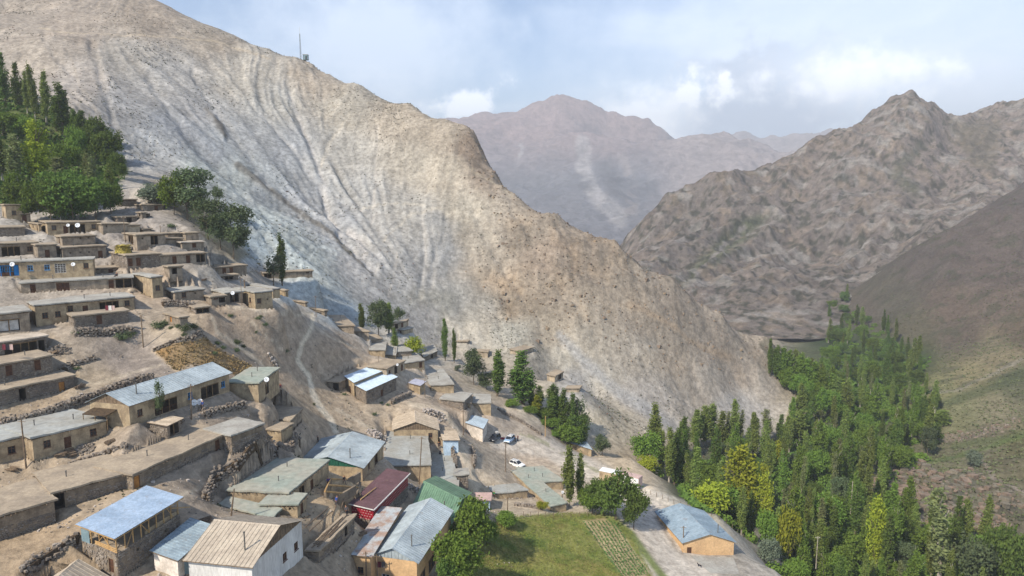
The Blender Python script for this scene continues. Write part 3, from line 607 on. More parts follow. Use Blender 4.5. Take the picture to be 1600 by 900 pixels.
def build_ground():
    tin = np.tan
    us = np.concatenate([np.arange(-560, -60, 9.), np.arange(-60, 1660, 1.9), np.arange(1660, 2160, 9.)])
    D = np.exp(np.linspace(math.log(44.), math.log(800.), 690))
    k = (us - 800) / FPX; X = k[None, :] * D[:, None] * 1.04; Y = np.repeat(D[:, None], len(us), 1)
    Z, ch, m, u, v = ground(X, Y, True)
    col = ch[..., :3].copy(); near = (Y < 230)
    # streaks and patches of bare rock, rubble and earth: the stone itself changes colour
    f1, f2 = bil(FLOW1, X, Y), bil(FLOW2, X, Y); rill = ch[..., 4] * m
    k_ = 1 + rill * (.085 * f1 + .075 * f2) * sstep(165, 240, Y)
    n1 = fbm(X / 22., Y / 22., 4, 61); n2 = fbm(X / 5., Y / 5., 4, 67)
    cs_ = .45 + .55 * m; k_ = k_ * (1 + cs_ * (.30 * n1 + .42 * n2 + .32 * fbm(X / 1.6, Y / 1.6, 2, 69))); col *= k_[..., None]
    rk = ch[..., 3]; orange = sstep(.05, .25, fbm(X / 9., Y / 7., 4, 71)) * rk * m
    col = col * (1 + orange[..., None] * (np.array((.05, .0, -.06))))
    grey = sstep(.02, .22, fbm(X / 15., Y / 12., 4, 73)) * rk
    col = col * (1 - .25 * grey[..., None])
    def lay(mask, rgb, amt=1.0):
        a = (mask * amt)[..., None]; col[:] = col * (1 - a) + lin(rgb) * a
    wob = lambda s, a: a * fbm(X / s, Y / s, 3, 80)
    uu, vv = u + wob(6., 5.), v + wob(6., 4.)
    mt = m > .5; vis = ~mt & (Y < 215)
    # pale and grey scree tongues, gully lines and tracks on the mountain
    for pts, w0, w1, rgb, a in (
        ([(872,520),(905,560),(960,610),(1010,640),(1050,665)], 9, 20, (172,170,166), .85), ([(800,300),(770,280),(735,262)],6,4,(196,182,158),.5),
        ([(451,147),(481,212),(506,282),(514,327),(546,387),(581,425)], 4, 8, (206,200,192), .5), ([(406,172),(466,237),(501,287),(516,337)], 3, 5, (204,200,194), .4), ([(591,197),(586,287),(581,347)], 3, 4, (204,196,184), .45), ([(546,177),(516,217),(501,252)], 3, 4, (206,196,178), .5),
        ([(371,257),(446,307),(516,362),(581,432)], 7, 4, (112,106,96), .75), ([(341,190),(351,213)],11,6,(104,98,90),.8), ([(322,165),(338,188)],5,4,(120,112,100),.6),([(352,205),(420,285)],4,6,(164,164,162),.5),
        ([(545,360),(560,375),(570,398)], 7, 8, (214,206,196), .7), ([(556,327),(656,322),(706,327),(781,325)], 2.5, 2.5, (206,196,178), .55), ([(670,345),(690,340),(700,380),(690,430)], 16, 10, (150,150,148), .45), ([(650,470),(700,470),(690,520)], 26, 14, (150,146,132), .45), ([(250,195),(300,205),(340,240)], 22, 16, (158,160,164), .4), ([(600,380),(640,340),(690,322)],3,3,(198,188,170),.5),
        ([(620,400),(615,440),(608,470)],3,3,(200,192,180),.6),([(660,340),(664,400),(660,440)],3,3,(202,196,186),.6),([(690,330),(684,380),(676,420)],3,3,(200,194,184),.6),
        ([(440,330),(520,320),(600,335)],2,2,(198,196,190),.35),([(455,440),(500,385),(525,395),(520,410)],2.5,2,(206,212,208),.6),([(60,40),(200,52),(330,62),(420,92)],2,2,(196,180,156),.6),
        ([(100,60),(125,140),(160,190)],4,3,(190,178,162),.5),([(150,180),(170,220),(185,240)],3,3,(200,188,170),.6),([(740,510),(720,520),(700,505)],14,10,(206,196,178),.6),
        ([(790,545),(760,560),(700,548),(640,540)],3,3,(200,188,168),.6),([(1130,625),(1170,640),(1240,640)],20,20,(186,180,172),.5),([(980,480),(1060,520),(1140,560)],6,8,(178,152,122),.4)):
        lay(seg_mask(uu, vv, pts, w0, w1, .2) * mt, rgb, a)
    # trodden paths and tracks in the village
    path = (214,200,176)
    for pts, w0, w1, a in (([(488,492),(490,502),(484,515),(476,528),(470,538),(467,550),(464,562),(472,574),(482,586),(485,600),(488,614),(496,628),(503,640),(516,655),(524,674)], 4, 7, .9), ([(488,492),(440,490),(395,482),(340,478)], 3, 3, .5),
        ([(525,640),(570,665),(600,680)],4,3,.4),([(490,510),(520,530),(560,545)],2,2,.4),([(380,488),(400,510),(440,545)],1.5,1.5,.4),([(330,495),(340,520),(380,545),(410,570)],4,5,.45),
        ([(0,668),(80,655),(150,640)],5,5,.4),([(470,712),(420,716),(350,740),(300,770),(240,790)],6,6,.35),([(110,590),(150,600),(250,570)],4,3,.3),([(520,740),(600,720),(640,700)],4,4,.3),
        ([(640,630),(690,640),(720,680)],6,6,.4),([(720,700),(745,760),(735,800)],9,9,.4),([(760,640),(820,640)],5,5,.3)):
        lay(seg_mask(uu, vv, pts, w0, w1, .3) * vis, path, a)
    lay(seg_mask(uu, vv, [(780,690),(860,700),(930,740),(985,765),(1010,800),(1050,860),(1090,910)], 18, 34, .5) * (Y < 215) * ~mt, (190,182,170), .7)
    lay(seg_mask(u, v, [(1010,770),(1090,800),(1160,850),(1215,890),(1240,920)], 10, 26, .6) * (Y < 190), (190,182,168), .7)
    for off in (-9, 7): lay(seg_mask(u, v, [(985 + off,768),(1012 + off,805),(1050 + off * 1.4,860),(1085 + off * 1.6,905)], 2.2, 4, .3) * (Y < 200), (164,154,142), .45)
    for pts in ([(770,700),(830,710),(890,735),(950,760)],[(775,708),(835,719),(890,744)],[(740,700),(800,705),(850,690)]): lay(seg_mask(uu, vv, pts, 2, 2, .3) * vis, (150,138,124), .45)
    # fields
    pat = fbm(X / 1.6, Y / 1.6, 4, 93)
    fld = poly_mask(uu, vv, DRYFIELD, 3) * vis
    lay(fld, (144,120,86), .9); lay(fld * sstep(.02, .2, pat), (158,126,84), .8); lay(fld * sstep(.0, .3, -pat), (138,122,92), .6)
    lay(seg_mask(u, v, DRYFIELD[8:] + DRYFIELD[:1], 3, 3, .3) * vis, (176,160,138), .7)
    grn = poly_mask(uu, vv, GARDEN, 5) * (Y < 150)
    lay(grn, (122,124,66), .95); lay(grn * sstep(.0, .2, fbm(X / 7., Y / 7., 3, 95)), (128,118,68), .7); lay(grn * sstep(.0, .25, fbm(X / 4., Y / 4., 3, 97)), (88,108,48), .8)
    crp = poly_mask(u, v, CROPS, 2) * (Y < 150); lay(crp, (168,152,118), .9)
    # green banks: grove, irrigation edges, valley strips
    lay(poly_mask(uu, vv, [(-60,150),(0,140),(60,170),(110,180),(160,215),(200,262),(180,300),(100,330),(40,320),(-60,320)], 8) * (Y < 300), (92,104,52), .95)
    lay(poly_mask(uu, vv, [(225,285),(300,290),(350,350),(392,400),(370,408),(300,350)], 6) * (Y < 230), (112,104,74), .7)
    lay(seg_mask(uu, vv, [(790,668),(850,690),(905,720),(960,752)], 5, 5, .2) * (Y < 200) * (fbm(X / 3., Y / 3., 2, 12) > -.05), (120,124,78), .5)
    lay(seg_mask(uu, vv, [(950,810),(985,832),(1020,880),(1040,905)], 7, 10, .2) * (Y < 150), (104,116,62), .9)
    rs = X > 60
    lay(seg_mask(uu, vv, [(1445,640),(1500,622),(1560,600),(1620,575)], 9, 16, .2) * rs, (88,96,68), .75); lay(seg_mask(uu, vv, [(1440,615),(1500,610),(1600,560)], 3, 4, .3) * rs, (150,144,132), .55)
    lay(seg_mask(uu, vv, [(1490,700),(1560,690),(1620,670)], 8, 8, .2) * rs, (96,104,70), .75); lay(seg_mask(uu, vv, [(1440,725),(1510,712),(1620,675)], 4, 5, .2) * rs, (92,108,62), .7)
    lay(seg_mask(uu, vv, [(1535,722),(1548,745),(1575,762),(1620,785)], 4, 5, .3) * rs, (150,138,128), .8); lay(seg_mask(uu, vv, [(1450,690),(1530,680),(1560,672)], 9, 9, .2) * rs, (140,126,118), .5)
    lay(seg_mask(uu, vv, [(1310,560),(1360,535),(1440,560)], 14, 14, .2) * rs, (74,92,46), .8)
    dots = sstep(.12, .2, fbm(X / 9., Y / 9., 3, 101)) * (X > 100) * (Y > 300); lay(dots, (78,80,62), .55)
    col *= (ALBEDO + .20 * (1 - m) * (X < 40) * (Y < 220))[..., None]
    return gridmesh("ground", X, Y, Z, ground_mat("earth_and_scree"), {"tint": col.clip(.005, .9)})
build_ground()

# the mountain across the valley, and the far range
MR = [(1420,155,1150),(1385,166,1140),(1400,162,1180),(1440,165,1185),(1400,188,1085),(1440,192,1090),(1365,186,1105),(1460,205,1085),(1340,198,1120),(1300,215,1080),(1250,245,1060),(1210,268,1040),(1170,284,1020),(1110,284,1000),(1080,300,990),(1050,322,980),(1010,350,960),(985,384,940),
 (1445,168,1150),(1470,182,1180),(1510,186,1250),(1540,184,1300),(1560,180,1300),(1600,172,1300),(1700,140,1350),(1900,100,1400),
 (1400,240,1020),(1380,320,900),(1360,400,790),(1320,460,680),(1290,500,592),(1250,515,560),(1220,510,575),(1200,500,600),(1130,482,640),(1050,445,740),(1000,412,830),(1150,400,830),(1200,450,700),(1260,470,650),(1250,330,960),(1250,420,820),(1480,240,1080),(1500,330,900),(1600,260,1050),(1600,330,800),(1450,300,960),(1540,300,960),(1100,340,940),
 (950,440,800),(900,500,900),(800,480,1000),(700,450,1100),(1700,300,850),(1900,300,850)]
MRp = [at(*p) for p in MR] + [at(u, v, D) + np.array((0, 260, -150)) for u, v, D in MR[:20]] + [np.array((x, 1700., -160.)) for x in (-400, 0, 400, 900, 1500)] + [np.array((x, 540., -118.)) for x in (-60, 60, 120, 180, 240, 300)]
def col_mr(X, Y, Z, u, v):
    n = fbm(X / 60., Y / 60., 5, 3); n2 = fbm(X / 18., Y / 18., 4, 5); c = np.zeros(X.shape + (3,)) + lin((126,117,109))
    def lay(a, rgb): c[:] = c * (1 - a[..., None]) + lin(rgb) * a[..., None]
    lay(sstep(.0, .25, n), (132,121,112)); lay(sstep(.02, .2, n2) * .7, (104,94,86)); lay(sstep(.1, .3, fbm(X / 40., Y / 40., 4, 9)) * .8, (150,134,118))
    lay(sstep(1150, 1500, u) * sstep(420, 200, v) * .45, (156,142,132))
    un, vn = u + 14 * n2 * 2, v + 10 * n * 2
    lay(poly_mask(un, vn, [(1080,420),(1150,350),(1200,330),(1190,350),(1120,410),(1060,450)], 10) * .8, (84,92,62)); lay(seg_mask(un, vn, [(1090,430),(1120,395),(1165,355)], 5, 6, .3) * .8, (142,134,130))
    lay(seg_mask(un, vn, [(1320,240),(1310,310),(1320,360),(1340,420)], 5, 6, .2) * .5, (150,144,140)); lay(sstep(.05, .14, fbm(X / 6., Y / 6., 3, 19)) * .75, (66,68,54)); lay(sstep(.08, .2, fbm(X / 22., Y / 14., 5, 29)) * .6, (162,156,148)); lay(sstep(.1, .2, fbm(X / 14., Y / 20., 4, 31)) * .5, (146,130,112))
    lay(seg_mask(un, vn, [(1440,230),(1400,270),(1430,300)], 16, 20, .1) * .6, (96,96,78)); lay(poly_mask(un, vn, [(1480,190),(1560,190),(1560,280),(1520,260)], 10) * .7, (112,104,88))
    return c * (1 + .35 * n2[..., None]) * .70
MOUNT = RBF(MRp, .5)
def sheet(name, f, u0, u1, nu, d0, d1, nd_, colf, amp, sc, seed, mat, lim=None):
    us = np.linspace(u0, u1, nu); D = np.exp(np.linspace(math.log(d0), math.log(d1), nd_))
    X = ((us - 800) / FPX)[None, :] * D[:, None]; Y = np.repeat(D[:, None], nu, 1); Z = f(X, Y)
    wx, wy = X + sc * .5 * fbm(X / sc, Y / sc, 3, seed + 50), Y + sc * .5 * fbm(X / sc, Y / sc, 3, seed + 60)
    ramp = sstep(d0, d0 * 1.3, Y); ac, al = (X - Y) * .707, (X + Y) * .707; Z = Z + ramp * amp * .95 * ridged(ac / (sc * .34) + .3 * fbm(X / sc, Y / sc, 3, seed + 80), al / (sc * 1.7), 6, seed + 81); Z = Z + ramp * amp * .6 * ridged(wx / sc, wy / sc * .8, 7, seed) + ramp * amp * .38 * ridged(wx / sc * 3.1, wy / sc * 3.1, 6, seed + 7)
    u, v = proj(X, Y, Z)
    return gridmesh(name, X, Y, Z, mat, {"tint": colf(X, Y, Z, u, v).clip(.005, .9)})
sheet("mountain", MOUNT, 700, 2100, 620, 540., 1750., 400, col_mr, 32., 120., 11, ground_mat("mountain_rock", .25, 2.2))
# far range: the hazy peak with its scree chute, and the lower ridge right of it
FR = [(742,196,5200),(760,188,5200),(785,190,5100),(805,188,5000),(828,172,4900),(845,168,4900),(865,164,4900),(890,161,4900),(918,166,4900),(945,172,4900),(970,178,4900),(990,184,4900),(1012,198,4900),(1035,213,4900),(1055,230,4900),(1062,250,4800),
 (800,230,4400),(850,230,4300),(900,225,4300),(950,225,4300),(1000,240,4300),(780,290,3700),(830,290,3700),(900,290,3600),(950,300,3500),(1010,290,3700),(850,350,3100),(920,350,3000),(970,380,2700),(1000,350,3000),(1030,310,3500),
 (1060,246,4300),(1100,224,4200),(1130,219,4200),(1160,226,4200),(1200,240,4200),(1240,246,4200),(1280,250,4200),(1100,290,3500),(1180,290,3500),(1050,330,3100),(1000,380,2650),
 (1150,214,6500),(1175,218,6500),(1205,224,6500),(1230,228,6500),(1260,217,6300),(1290,213,6300),(1350,205,6300),(1500,200,6300),(1700,190,6300),(2000,170,6300),(640,200,6000),(500,180,6200),(300,160,6200),(0,160,6300),(-300,150,6300)]
FRp = [at(*p) for p in FR] + [at(u, v, D) + np.array((0, 900, -420)) for u, v, D in FR[:15] + FR[30:37]] + [np.array((x, y, z), float) for x, y, z in ((-1500,2000,-300),(0,2000,-300),(1000,2000,-300),(2500,2000,-300),(-2500,3500,-200),(2600,3500,0),(-5000,5000,0),(6000,5000,0),(0,9000,-200),(4000,9000,-200),(-4000,9000,-200))]
def col_fr(X, Y, Z, u, v):
    n = fbm(X / 330., Y / 330., 5, 23); n2 = fbm(X / 90., Y / 90., 4, 25); c = np.zeros(X.shape + (3,)) + lin((112,110,114))
    def lay(a, rgb): c[:] = c * (1 - a[..., None]) + lin(rgb) * a[..., None]
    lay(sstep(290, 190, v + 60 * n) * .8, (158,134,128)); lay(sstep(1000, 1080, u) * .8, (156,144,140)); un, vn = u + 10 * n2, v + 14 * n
    lay(seg_mask(un, vn, [(912,222),(912,260),(920,290),(940,315),(966,338)], 13, 18, .6) * sstep(-.34, -.12, n2) * .6, (172,166,162)); lay(seg_mask(un, vn, [(966,228),(975,250),(990,300),(985,330)], 5, 18, .3) * sstep(-.2, .1, n2) * .5, (160,148,142))
    lay(poly_mask(un, vn, [(930,250),(960,250),(975,310),(950,300)], 6) * .6, (96,92,94)); lay(seg_mask(un, vn, [(815,225),(812,245)], 4, 4, .3) * .6, (190,184,180)); lay(poly_mask(un, vn, [(1240,238),(1270,222),(1300,215),(1290,240)], 4) * .8, (204,186,170))
    return c * (1 + .3 * n2[..., None]) * .80
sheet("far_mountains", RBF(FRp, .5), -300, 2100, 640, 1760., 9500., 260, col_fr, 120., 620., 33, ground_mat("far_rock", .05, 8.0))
# ------------------------------------------------------------ building materials
def srgb(*c): return tuple(float(x) for x in lin(c))
M = {}
def wallmat(name, c1, c2, **k): M[name] = simple(name, srgb(*c1), srgb(*c2), **k)
wallmat('mud', (148,135,118), (116,105,92), scale=.8, bmp=.05, bscale=3.0)
wallmat('tan', (168,150,122), (136,120,98), scale=.8, bmp=.04, bscale=3.0)
wallmat('pale', (174,160,138), (146,132,114), scale=.7, bmp=.05)
wallmat('mixed', (136,122,104), (112,100,86), scale=.6, bmp=.07, bscale=3.5)
wallmat('stone', (128,116,102), (100,91,82), scale=.9, bmp=.09, bscale=4.0)
wallmat('orange', (200,166,124), (184,152,114), scale=.4, bmp=.02)
wallmat('white', (216,206,194), (180,170,158), scale=.45, bmp=.03)
wallmat('whitemetal', (205,204,200), (188,186,182), scale=.8, bmp=.02, stretch=(1, 1, .2))
wallmat('blue', (176,196,212), (158,178,196), scale=.6, bmp=.02)
wallmat('mud_roof', (160,146,126), (138,126,110), scale=.35, bmp=.06, bscale=2.5)
wallmat('pale_roof', (186,174,158), (164,153,138), scale=.35, bmp=.05)
wallmat('grey_roof', (160,158,150), (142,138,130), scale=.3, bmp=.04)
wallmat('green_roof', (138,146,136), (150,148,136), scale=.16, bmp=.04)
wallmat('bluegrey_roof', (154,156,152), (142,140,132), scale=.2, bmp=.04)
wallmat('brush', (84,70,54), (60,50,40), scale=3.0, bmp=.05)
wallmat('old_wood', (136,112,82), (104,84,62), scale=2.2, bmp=.02, stretch=(1,1,1))
wallmat('new_wood', (182,150,104), (160,128,86), scale=2.2, bmp=.01)
wallmat('board_roof', (186,172,152), (162,148,130), scale=1.2, bmp=.02, objvar=.1)
wallmat('grey_wood', (126,108,88), (98,84,70), scale=2.0, bmp=.02)
wallmat('door_brown', (96,66,48), (74,52,40), scale=2.0, bmp=.01)
wallmat('door_orange', (182,128,66), (150,104,56), scale=2.0, bmp=.01)
wallmat('door_white', (220,222,224), (196,198,200), scale=2.0, bmp=.01)
wallmat('frame_brown', (110,78,58), (86,62,48), scale=4.0, bmp=0)
wallmat('frame_blue', (70,140,190), (60,120,170), scale=4.0, bmp=0)
wallmat('frame_white', (214,214,210), (190,190,186), scale=4.0, bmp=0)
wallmat('bright_blue', (38,128,196), (34,112,176), scale=1.5, bmp=.01)
wallmat('cloth_panel', (186,184,180), (160,158,154), scale=1.5, bmp=.02)
wallmat('tile_white', (190,150,148), (190,160,156), scale=3, bmp=0)
wallmat('stone_a', (140,128,114), (116,106,96), scale=1.3, bmp=.04, bscale=5)
wallmat('stone_b', (150,140,128), (108,100,92), scale=.5, bmp=.04, bscale=5)
wallmat('pipe', (110,108,104), (84,82,78), scale=4, bmp=0)
wallmat('trim_white', (212,210,206), (190,188,184), scale=2, bmp=0)
def metal(name, c1, c2, rough=.5, met=.0, spec=.3, **k): M[name] = simple(name, srgb(*c1), srgb(*c2), rough=rough, metal=met, spec=spec, bmp=.008, objvar=k.pop('ov', .05), **k)
metal('steel', (162,172,176), (138,148,153), scale=.25)
metal('bluemetal', (136,152,163), (118,135,147), scale=.25)
metal('metal', (164,178,188), (144,158,168), scale=.3)
metal('white_sheet', (196,212,224), (182,198,212), scale=.3, rough=.4)
metal('barn_sheet', (148,165,184), (132,150,170), scale=.4)
metal('brown_sheet', (176,164,146), (158,146,130), scale=.4, rough=.6)
metal('maroon', (98,72,76), (86,62,66), scale=.4, rough=.55)
metal('red_wall', (142,30,44), (120,24,38), scale=1.0, rough=.5)
metal('greenmetal', (104,134,108), (90,118,96), scale=.3, rough=.5)
metal('green_wood', (34,92,72), (28,80,64), scale=1.0, rough=.6)
metal('rust_sheet', (164,170,172), (150,128,114), scale=.55, rough=.65)
metal('rustblue', (146,162,170), (124,138,146), scale=.6, rough=.55)
metal('lilac', (164,166,180), (150,152,166), scale=.5, rough=.6)
metal('pink', (186,160,152), (170,146,140), scale=.5, rough=.6)
metal('gate_metal', (120,140,146), (108,128,134), scale=1.0, rough=.5)
def glass_mat():
    m, t, b = principled('window_glass'); b.inputs["Base Color"].default_value = (.02, .024, .03, 1); b.inputs["Roughness"].default_value = .12; b.inputs["Specular IOR Level"].default_value = .5; return m
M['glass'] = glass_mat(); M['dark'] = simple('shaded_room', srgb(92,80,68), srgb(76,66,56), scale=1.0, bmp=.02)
ROOFMAT = dict(mud='mud_roof', pale='pale_roof', grey='grey_roof', green='green_roof', bluegrey='bluegrey_roof', metal='metal', white='white_sheet', rust='rust_sheet', rustblue='rustblue', lilac='lilac', pink='pink', maroon='maroon', wood='board_roof')
SHEET = dict(steel='steel', bluemetal='bluemetal', board='board_roof', greenmetal='greenmetal', brown='brown_sheet')

# ------------------------------------------------------------ house builder
class Face:
    """one upright wall from A to B; x runs along it, z up from its base, y into the house"""
    def __init__(s, A, B, zb, zt, inward):
        s.A = np.array(A[:2], float); d = np.array(B[:2], float) - s.A; s.W = float(np.hypot(*d)); s.t = d / s.W
        s.n = np.array((-s.t[1], s.t[0])); 
        if s.n @ (np.array(inward[:2]) - s.A) < 0: s.n = -s.n
        s.zb, s.H = zb, zt - zb; s.seed = int(abs(A[0] * 13 + A[1] * 7)) % 97
        s.ccw = (s.t[0] * s.n[1] - s.t[1] * s.n[0]) > 0
    def p(s, x, z, y=0.0, jit=True):
        j = 0.0
        if jit and .02 < x < s.W - .02: j = .10 * float(fbm(np.array([x * .55 + s.seed]), np.array([z * .6 + s.seed]), 2, 77)[0])
        q = s.A + s.t * x + s.n * (y + j); return (q[0], q[1], s.zb + z)
    def quad(s, mb, a, b, c, d, mi=0):               # a..d given (x, z, y), seen anticlockwise from outside when ccw
        f = [s.p(*q) for q in (a, b, c, d)]; mb.add(f if s.ccw else f[::-1], [(0, 1, 2, 3)], mi)
    def slab(s, mb, x0, x1, z0, z1, y0, y1, mi=0):
        pts = [s.p(x, z, y, False) for z in (z0, z1) for x, y in ((x0, y0), (x1, y0), (x1, y1), (x0, y1))]
        if not s.ccw: pts = [pts[i] for i in (3, 2, 1, 0, 7, 6, 5, 4)]
        mb.box8(pts, mi)
def parse(spec, f):
    out = []
    for tok in spec.split():
        kind, rest = tok.split('@'); q = rest.split(':'); c = float(q[0]) * f.W; k = kind[0]
        wd, z0, hh = dict(w=(.95, .95, 1.15), W=(1.3, 1.0, 1.4), v=(.38, 1.45, .4), d=(.95, .05, 1.8), o=(2.0, .05, 2.1), g=(2.3, .05, 1.75), B=(4.5, .05, 2.3), l=(2.0, .2, 2.0), p=(3.2, .05, 2.1))[k]
        if len(q) > 1: wd = float(q[1])
        hh = min(hh, f.H - z0 - .22); wd = min(wd, f.W - .3)
        if hh < .25 or wd < .25: continue
        if k == 'w' and f.H > 3.6: z0 += .6
        x0 = min(max(c - wd / 2, .12), f.W - .12 - wd)
        if any(x0 < e[2] + .12 and x0 + wd > e[1] - .12 for e in out): continue
        out.append((kind, x0, x0 + wd, z0, z0 + hh))
    return out
def wall_face(mb, f, ops, deep=.22, below=1.6):
    xs = {0.0, f.W}; zs = {-below, 0.0, f.H}
    for o in ops: xs |= {o[1], o[2]}; zs |= {o[3], o[4]}
    def fill(S_, step):
        L_ = sorted(S_); r = []
        for a, b in zip(L_, L_[1:]):
            n = max(1, int(round((b - a) / step))); r += [a + (b - a) * i / n for i in range(n)]
        return r + [L_[-1]]
    xs, zs = fill(xs, 1.5), fill(zs, 1.5)
    for x0, x1 in zip(xs, xs[1:]):
        for z0, z1 in zip(zs, zs[1:]):
            xm, zm = (x0 + x1) / 2, (z0 + z1) / 2
            if any(o[1] < xm < o[2] and o[3] < zm < o[4] for o in ops): continue
            f.quad(mb, (x0, z0, 0), (x1, z0, 0), (x1, z1, 0), (x0, z1, 0))
    for o in ops:
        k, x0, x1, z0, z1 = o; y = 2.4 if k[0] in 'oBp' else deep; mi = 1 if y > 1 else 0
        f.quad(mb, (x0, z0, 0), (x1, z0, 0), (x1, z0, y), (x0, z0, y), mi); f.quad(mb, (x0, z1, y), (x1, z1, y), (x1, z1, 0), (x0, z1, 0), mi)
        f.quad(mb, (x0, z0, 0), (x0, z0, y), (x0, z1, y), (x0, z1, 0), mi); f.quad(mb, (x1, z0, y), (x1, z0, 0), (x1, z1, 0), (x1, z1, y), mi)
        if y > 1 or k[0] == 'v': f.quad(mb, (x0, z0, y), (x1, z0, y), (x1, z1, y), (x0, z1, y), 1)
def fit_openings(root, f, ops):
    for k, x0, x1, z0, z1 in ops:
        c = k[0]
        if c in 'wW':
            fm = M['frame_blue'] if k.endswith('b') else M['frame_white'] if c == 'W' else M['frame_brown']
            mb = MB(); y0, y1 = .06, .13; b = .08
            f.slab(mb, x0, x0 + b, z0, z1, y0, y1); f.slab(mb, x1 - b, x1, z0, z1, y0, y1); f.slab(mb, x0 + b, x1 - b, z0, z0 + b, y0, y1); f.slab(mb, x0 + b, x1 - b, z1 - b, z1, y0, y1)
            xm = (x0 + x1) / 2; f.slab(mb, xm - .03, xm + .03, z0 + b, z1 - b, y0, y1 - .01); f.slab(mb, x0 + b, xm - .03, z0 + (z1 - z0) * .62, z0 + (z1 - z0) * .62 + .05, y0, y1 - .01); f.slab(mb, xm + .03, x1 - b, z0 + (z1 - z0) * .62, z0 + (z1 - z0) * .62 + .05, y0, y1 - .01)
            w_ = mb.build("window", fm, root); g = MB(); f.slab(g, x0 + .02, x1 - .02, z0 + .02, z1 - .02, .14, .17); g.build("pane", M['glass'], w_)
            s_ = MB(); f.slab(s_, x0 - .08, x1 + .08, z0 - .07, z0 - .005, -.08, .1); s_.build("sill", fm, w_)
        elif c in 'dg':
            m = M['door_orange'] if k == 'do' else M['door_white'] if k == 'dw' else M['door_brown']
            mb = MB(); n = 2 if c == 'g' else 1; e = (x1 - x0) / n
            for i in range(n):
                a = x0 + i * e; nb = 4
                for q in range(nb): f.slab(mb, a + .05 + (e - .1) * q / nb, a + .05 + (e - .1) * (q + 1) / nb - .012, z0, z1 - .07, .10, .15)
                f.slab(mb, a + .07, a + e - .07, z0 + .3, z0 + .42, .07, .099); f.slab(mb, a + .07, a + e - .07, z1 - .5, z1 - .38, .07, .099)
            fr_ = MB(); f.slab(fr_, x0, x0 + .05, z0, z1, .02, .18); f.slab(fr_, x1 - .05, x1, z0, z1, .02, .18); f.slab(fr_, x0 + .05, x1 - .05, z1 - .07, z1, .02, .18)
            d = mb.build("door", m, root); fr_.build("door_frame", M['frame_brown'], d)
        elif c in 'oBp' and x1 - x0 > 1.5:
            mb = MB(); n = max(1, int((x1 - x0) / 1.6))
            for i in range(1, n + 1):
                x = x0 + (x1 - x0) * i / (n + 1); P = MB(); P.bar(f.p(x, z0, .12, False), f.p(x, z1, .12, False), .075, n=6); P.build("post", M['bright_blue'] if c == 'B' else M['old_wood'], root)
            L_ = MB(); f.slab(L_, x0 - .1, x1 + .1, z1 - .02, z1 + .12, -.06, .1); L_.build("lintel", M['old_wood'], root)
            if c == 'B':
                for i in range(2):
                    a = x0 + .15 + i * (x1 - x0) * .42; b_ = a + (x1 - x0) * .36; w_ = MB()
                    for q in range(4): f.slab(w_, a + (b_ - a) * q / 3 - .04, a + (b_ - a) * q / 3 + .04, z0 + .8, z1 - .2, .5, .58)
                    f.slab(w_, a, b_, z0 + .8, z0 + .88, .49, .59); f.slab(w_, a, b_, z1 - .28, z1 - .2, .49, .59); f.slab(w_, a, b_, z0 + 1.4, z0 + 1.46, .49, .59)
                    w_ = w_.build("window", M['frame_blue'], root); g = MB(); f.slab(g, a, b_, z0 + .85, z1 - .25, .6, .62); g.build("pane", M['glass'], w_)
                pn = MB(); f.slab(pn, x1 - (x1 - x0) * .2, x1 - .1, z0, z1, .45, .55); f.slab(pn, x0, x1 - (x1 - x0) * .2, z1 - .2, z1, .5, .6); pn.build("blue_panel", M['bright_blue'], root)
                r = MB(); f.slab(r, x0, x1 - (x1 - x0) * .2, z0 + .05, z0 + .72, .3, .36); r.build("railing", M['door_brown'], root)
            if c == 'p':
                for i in range(2):
                    a = x0 + .1 + i * (x1 - x0) * .48; pn = MB(); f.slab(pn, a, a + (x1 - x0) * .44, z0 + .1, z1 - .15, .35, .42); pn.build("panel", M['cloth_panel'], root)
        elif c == 'l':
            mb = MB(); n, r = 4, 5
            for i in range(n + 1): f.slab(mb, x0 + (x1 - x0 - .08) * i / n, x0 + (x1 - x0 - .08) * i / n + .08, z0, z1, .05, .1)
            for j in range(r + 1): f.slab(mb, x0, x1, z0 + (z1 - z0 - .1) * j / r, z0 + (z1 - z0 - .1) * j / r + .1, .101, .15)
            mb.build("lattice", M['cloth_panel'], root)
            g = MB(); f.slab(g, x0 + .01, x1 - .01, z0 + .01, z1 - .01, .18, .2); g.build("backing", M['dark'], root)
def stones_on(mb, f, z0, z1, seed, size=.34, zlow=-.6, skip=()):
    r = random.Random(seed); z = zlow
    while z < z1 - .08:
        hgt = r.uniform(.16, .30) * size / .34; x = r.uniform(0, .2)
        while x < f.W - .1:
            wd = r.uniform(.22, .62) * size / .34; xe = min(x + wd, f.W)
            if z >= z0 - 1 and r.random() < .86 and not any(x < o[2] + .05 and xe > o[1] - .05 and z < o[4] + .05 and z + hgt > o[3] - .05 for o in skip):
                y = -r.uniform(.03, .13); g = .025; q = lambda a, b, c: f.p(a + r.uniform(-.03, .03), b + r.uniform(-.02, .02), c, False)
                P = [q(x + g, z + g, .06), q(xe - g, z + g, .06), q(xe - g, z + hgt - g, .06), q(x + g, z + hgt - g, .06), q(x + g + .03, z + g + .02, y), q(xe - g - .03, z + g + .02, y), q(xe - g - .04, z + hgt - g - .03, y), q(x + g + .03, z + hgt - g - .03, y)]
                F = [(4, 5, 6, 7), (0, 1, 5, 4), (1, 2, 6, 5), (2, 3, 7, 6), (3, 0, 4, 7)]
                mb.add(P, F if f.ccw else [t[::-1] for t in F], r.randint(0, 1))
            x = xe
        z += hgt
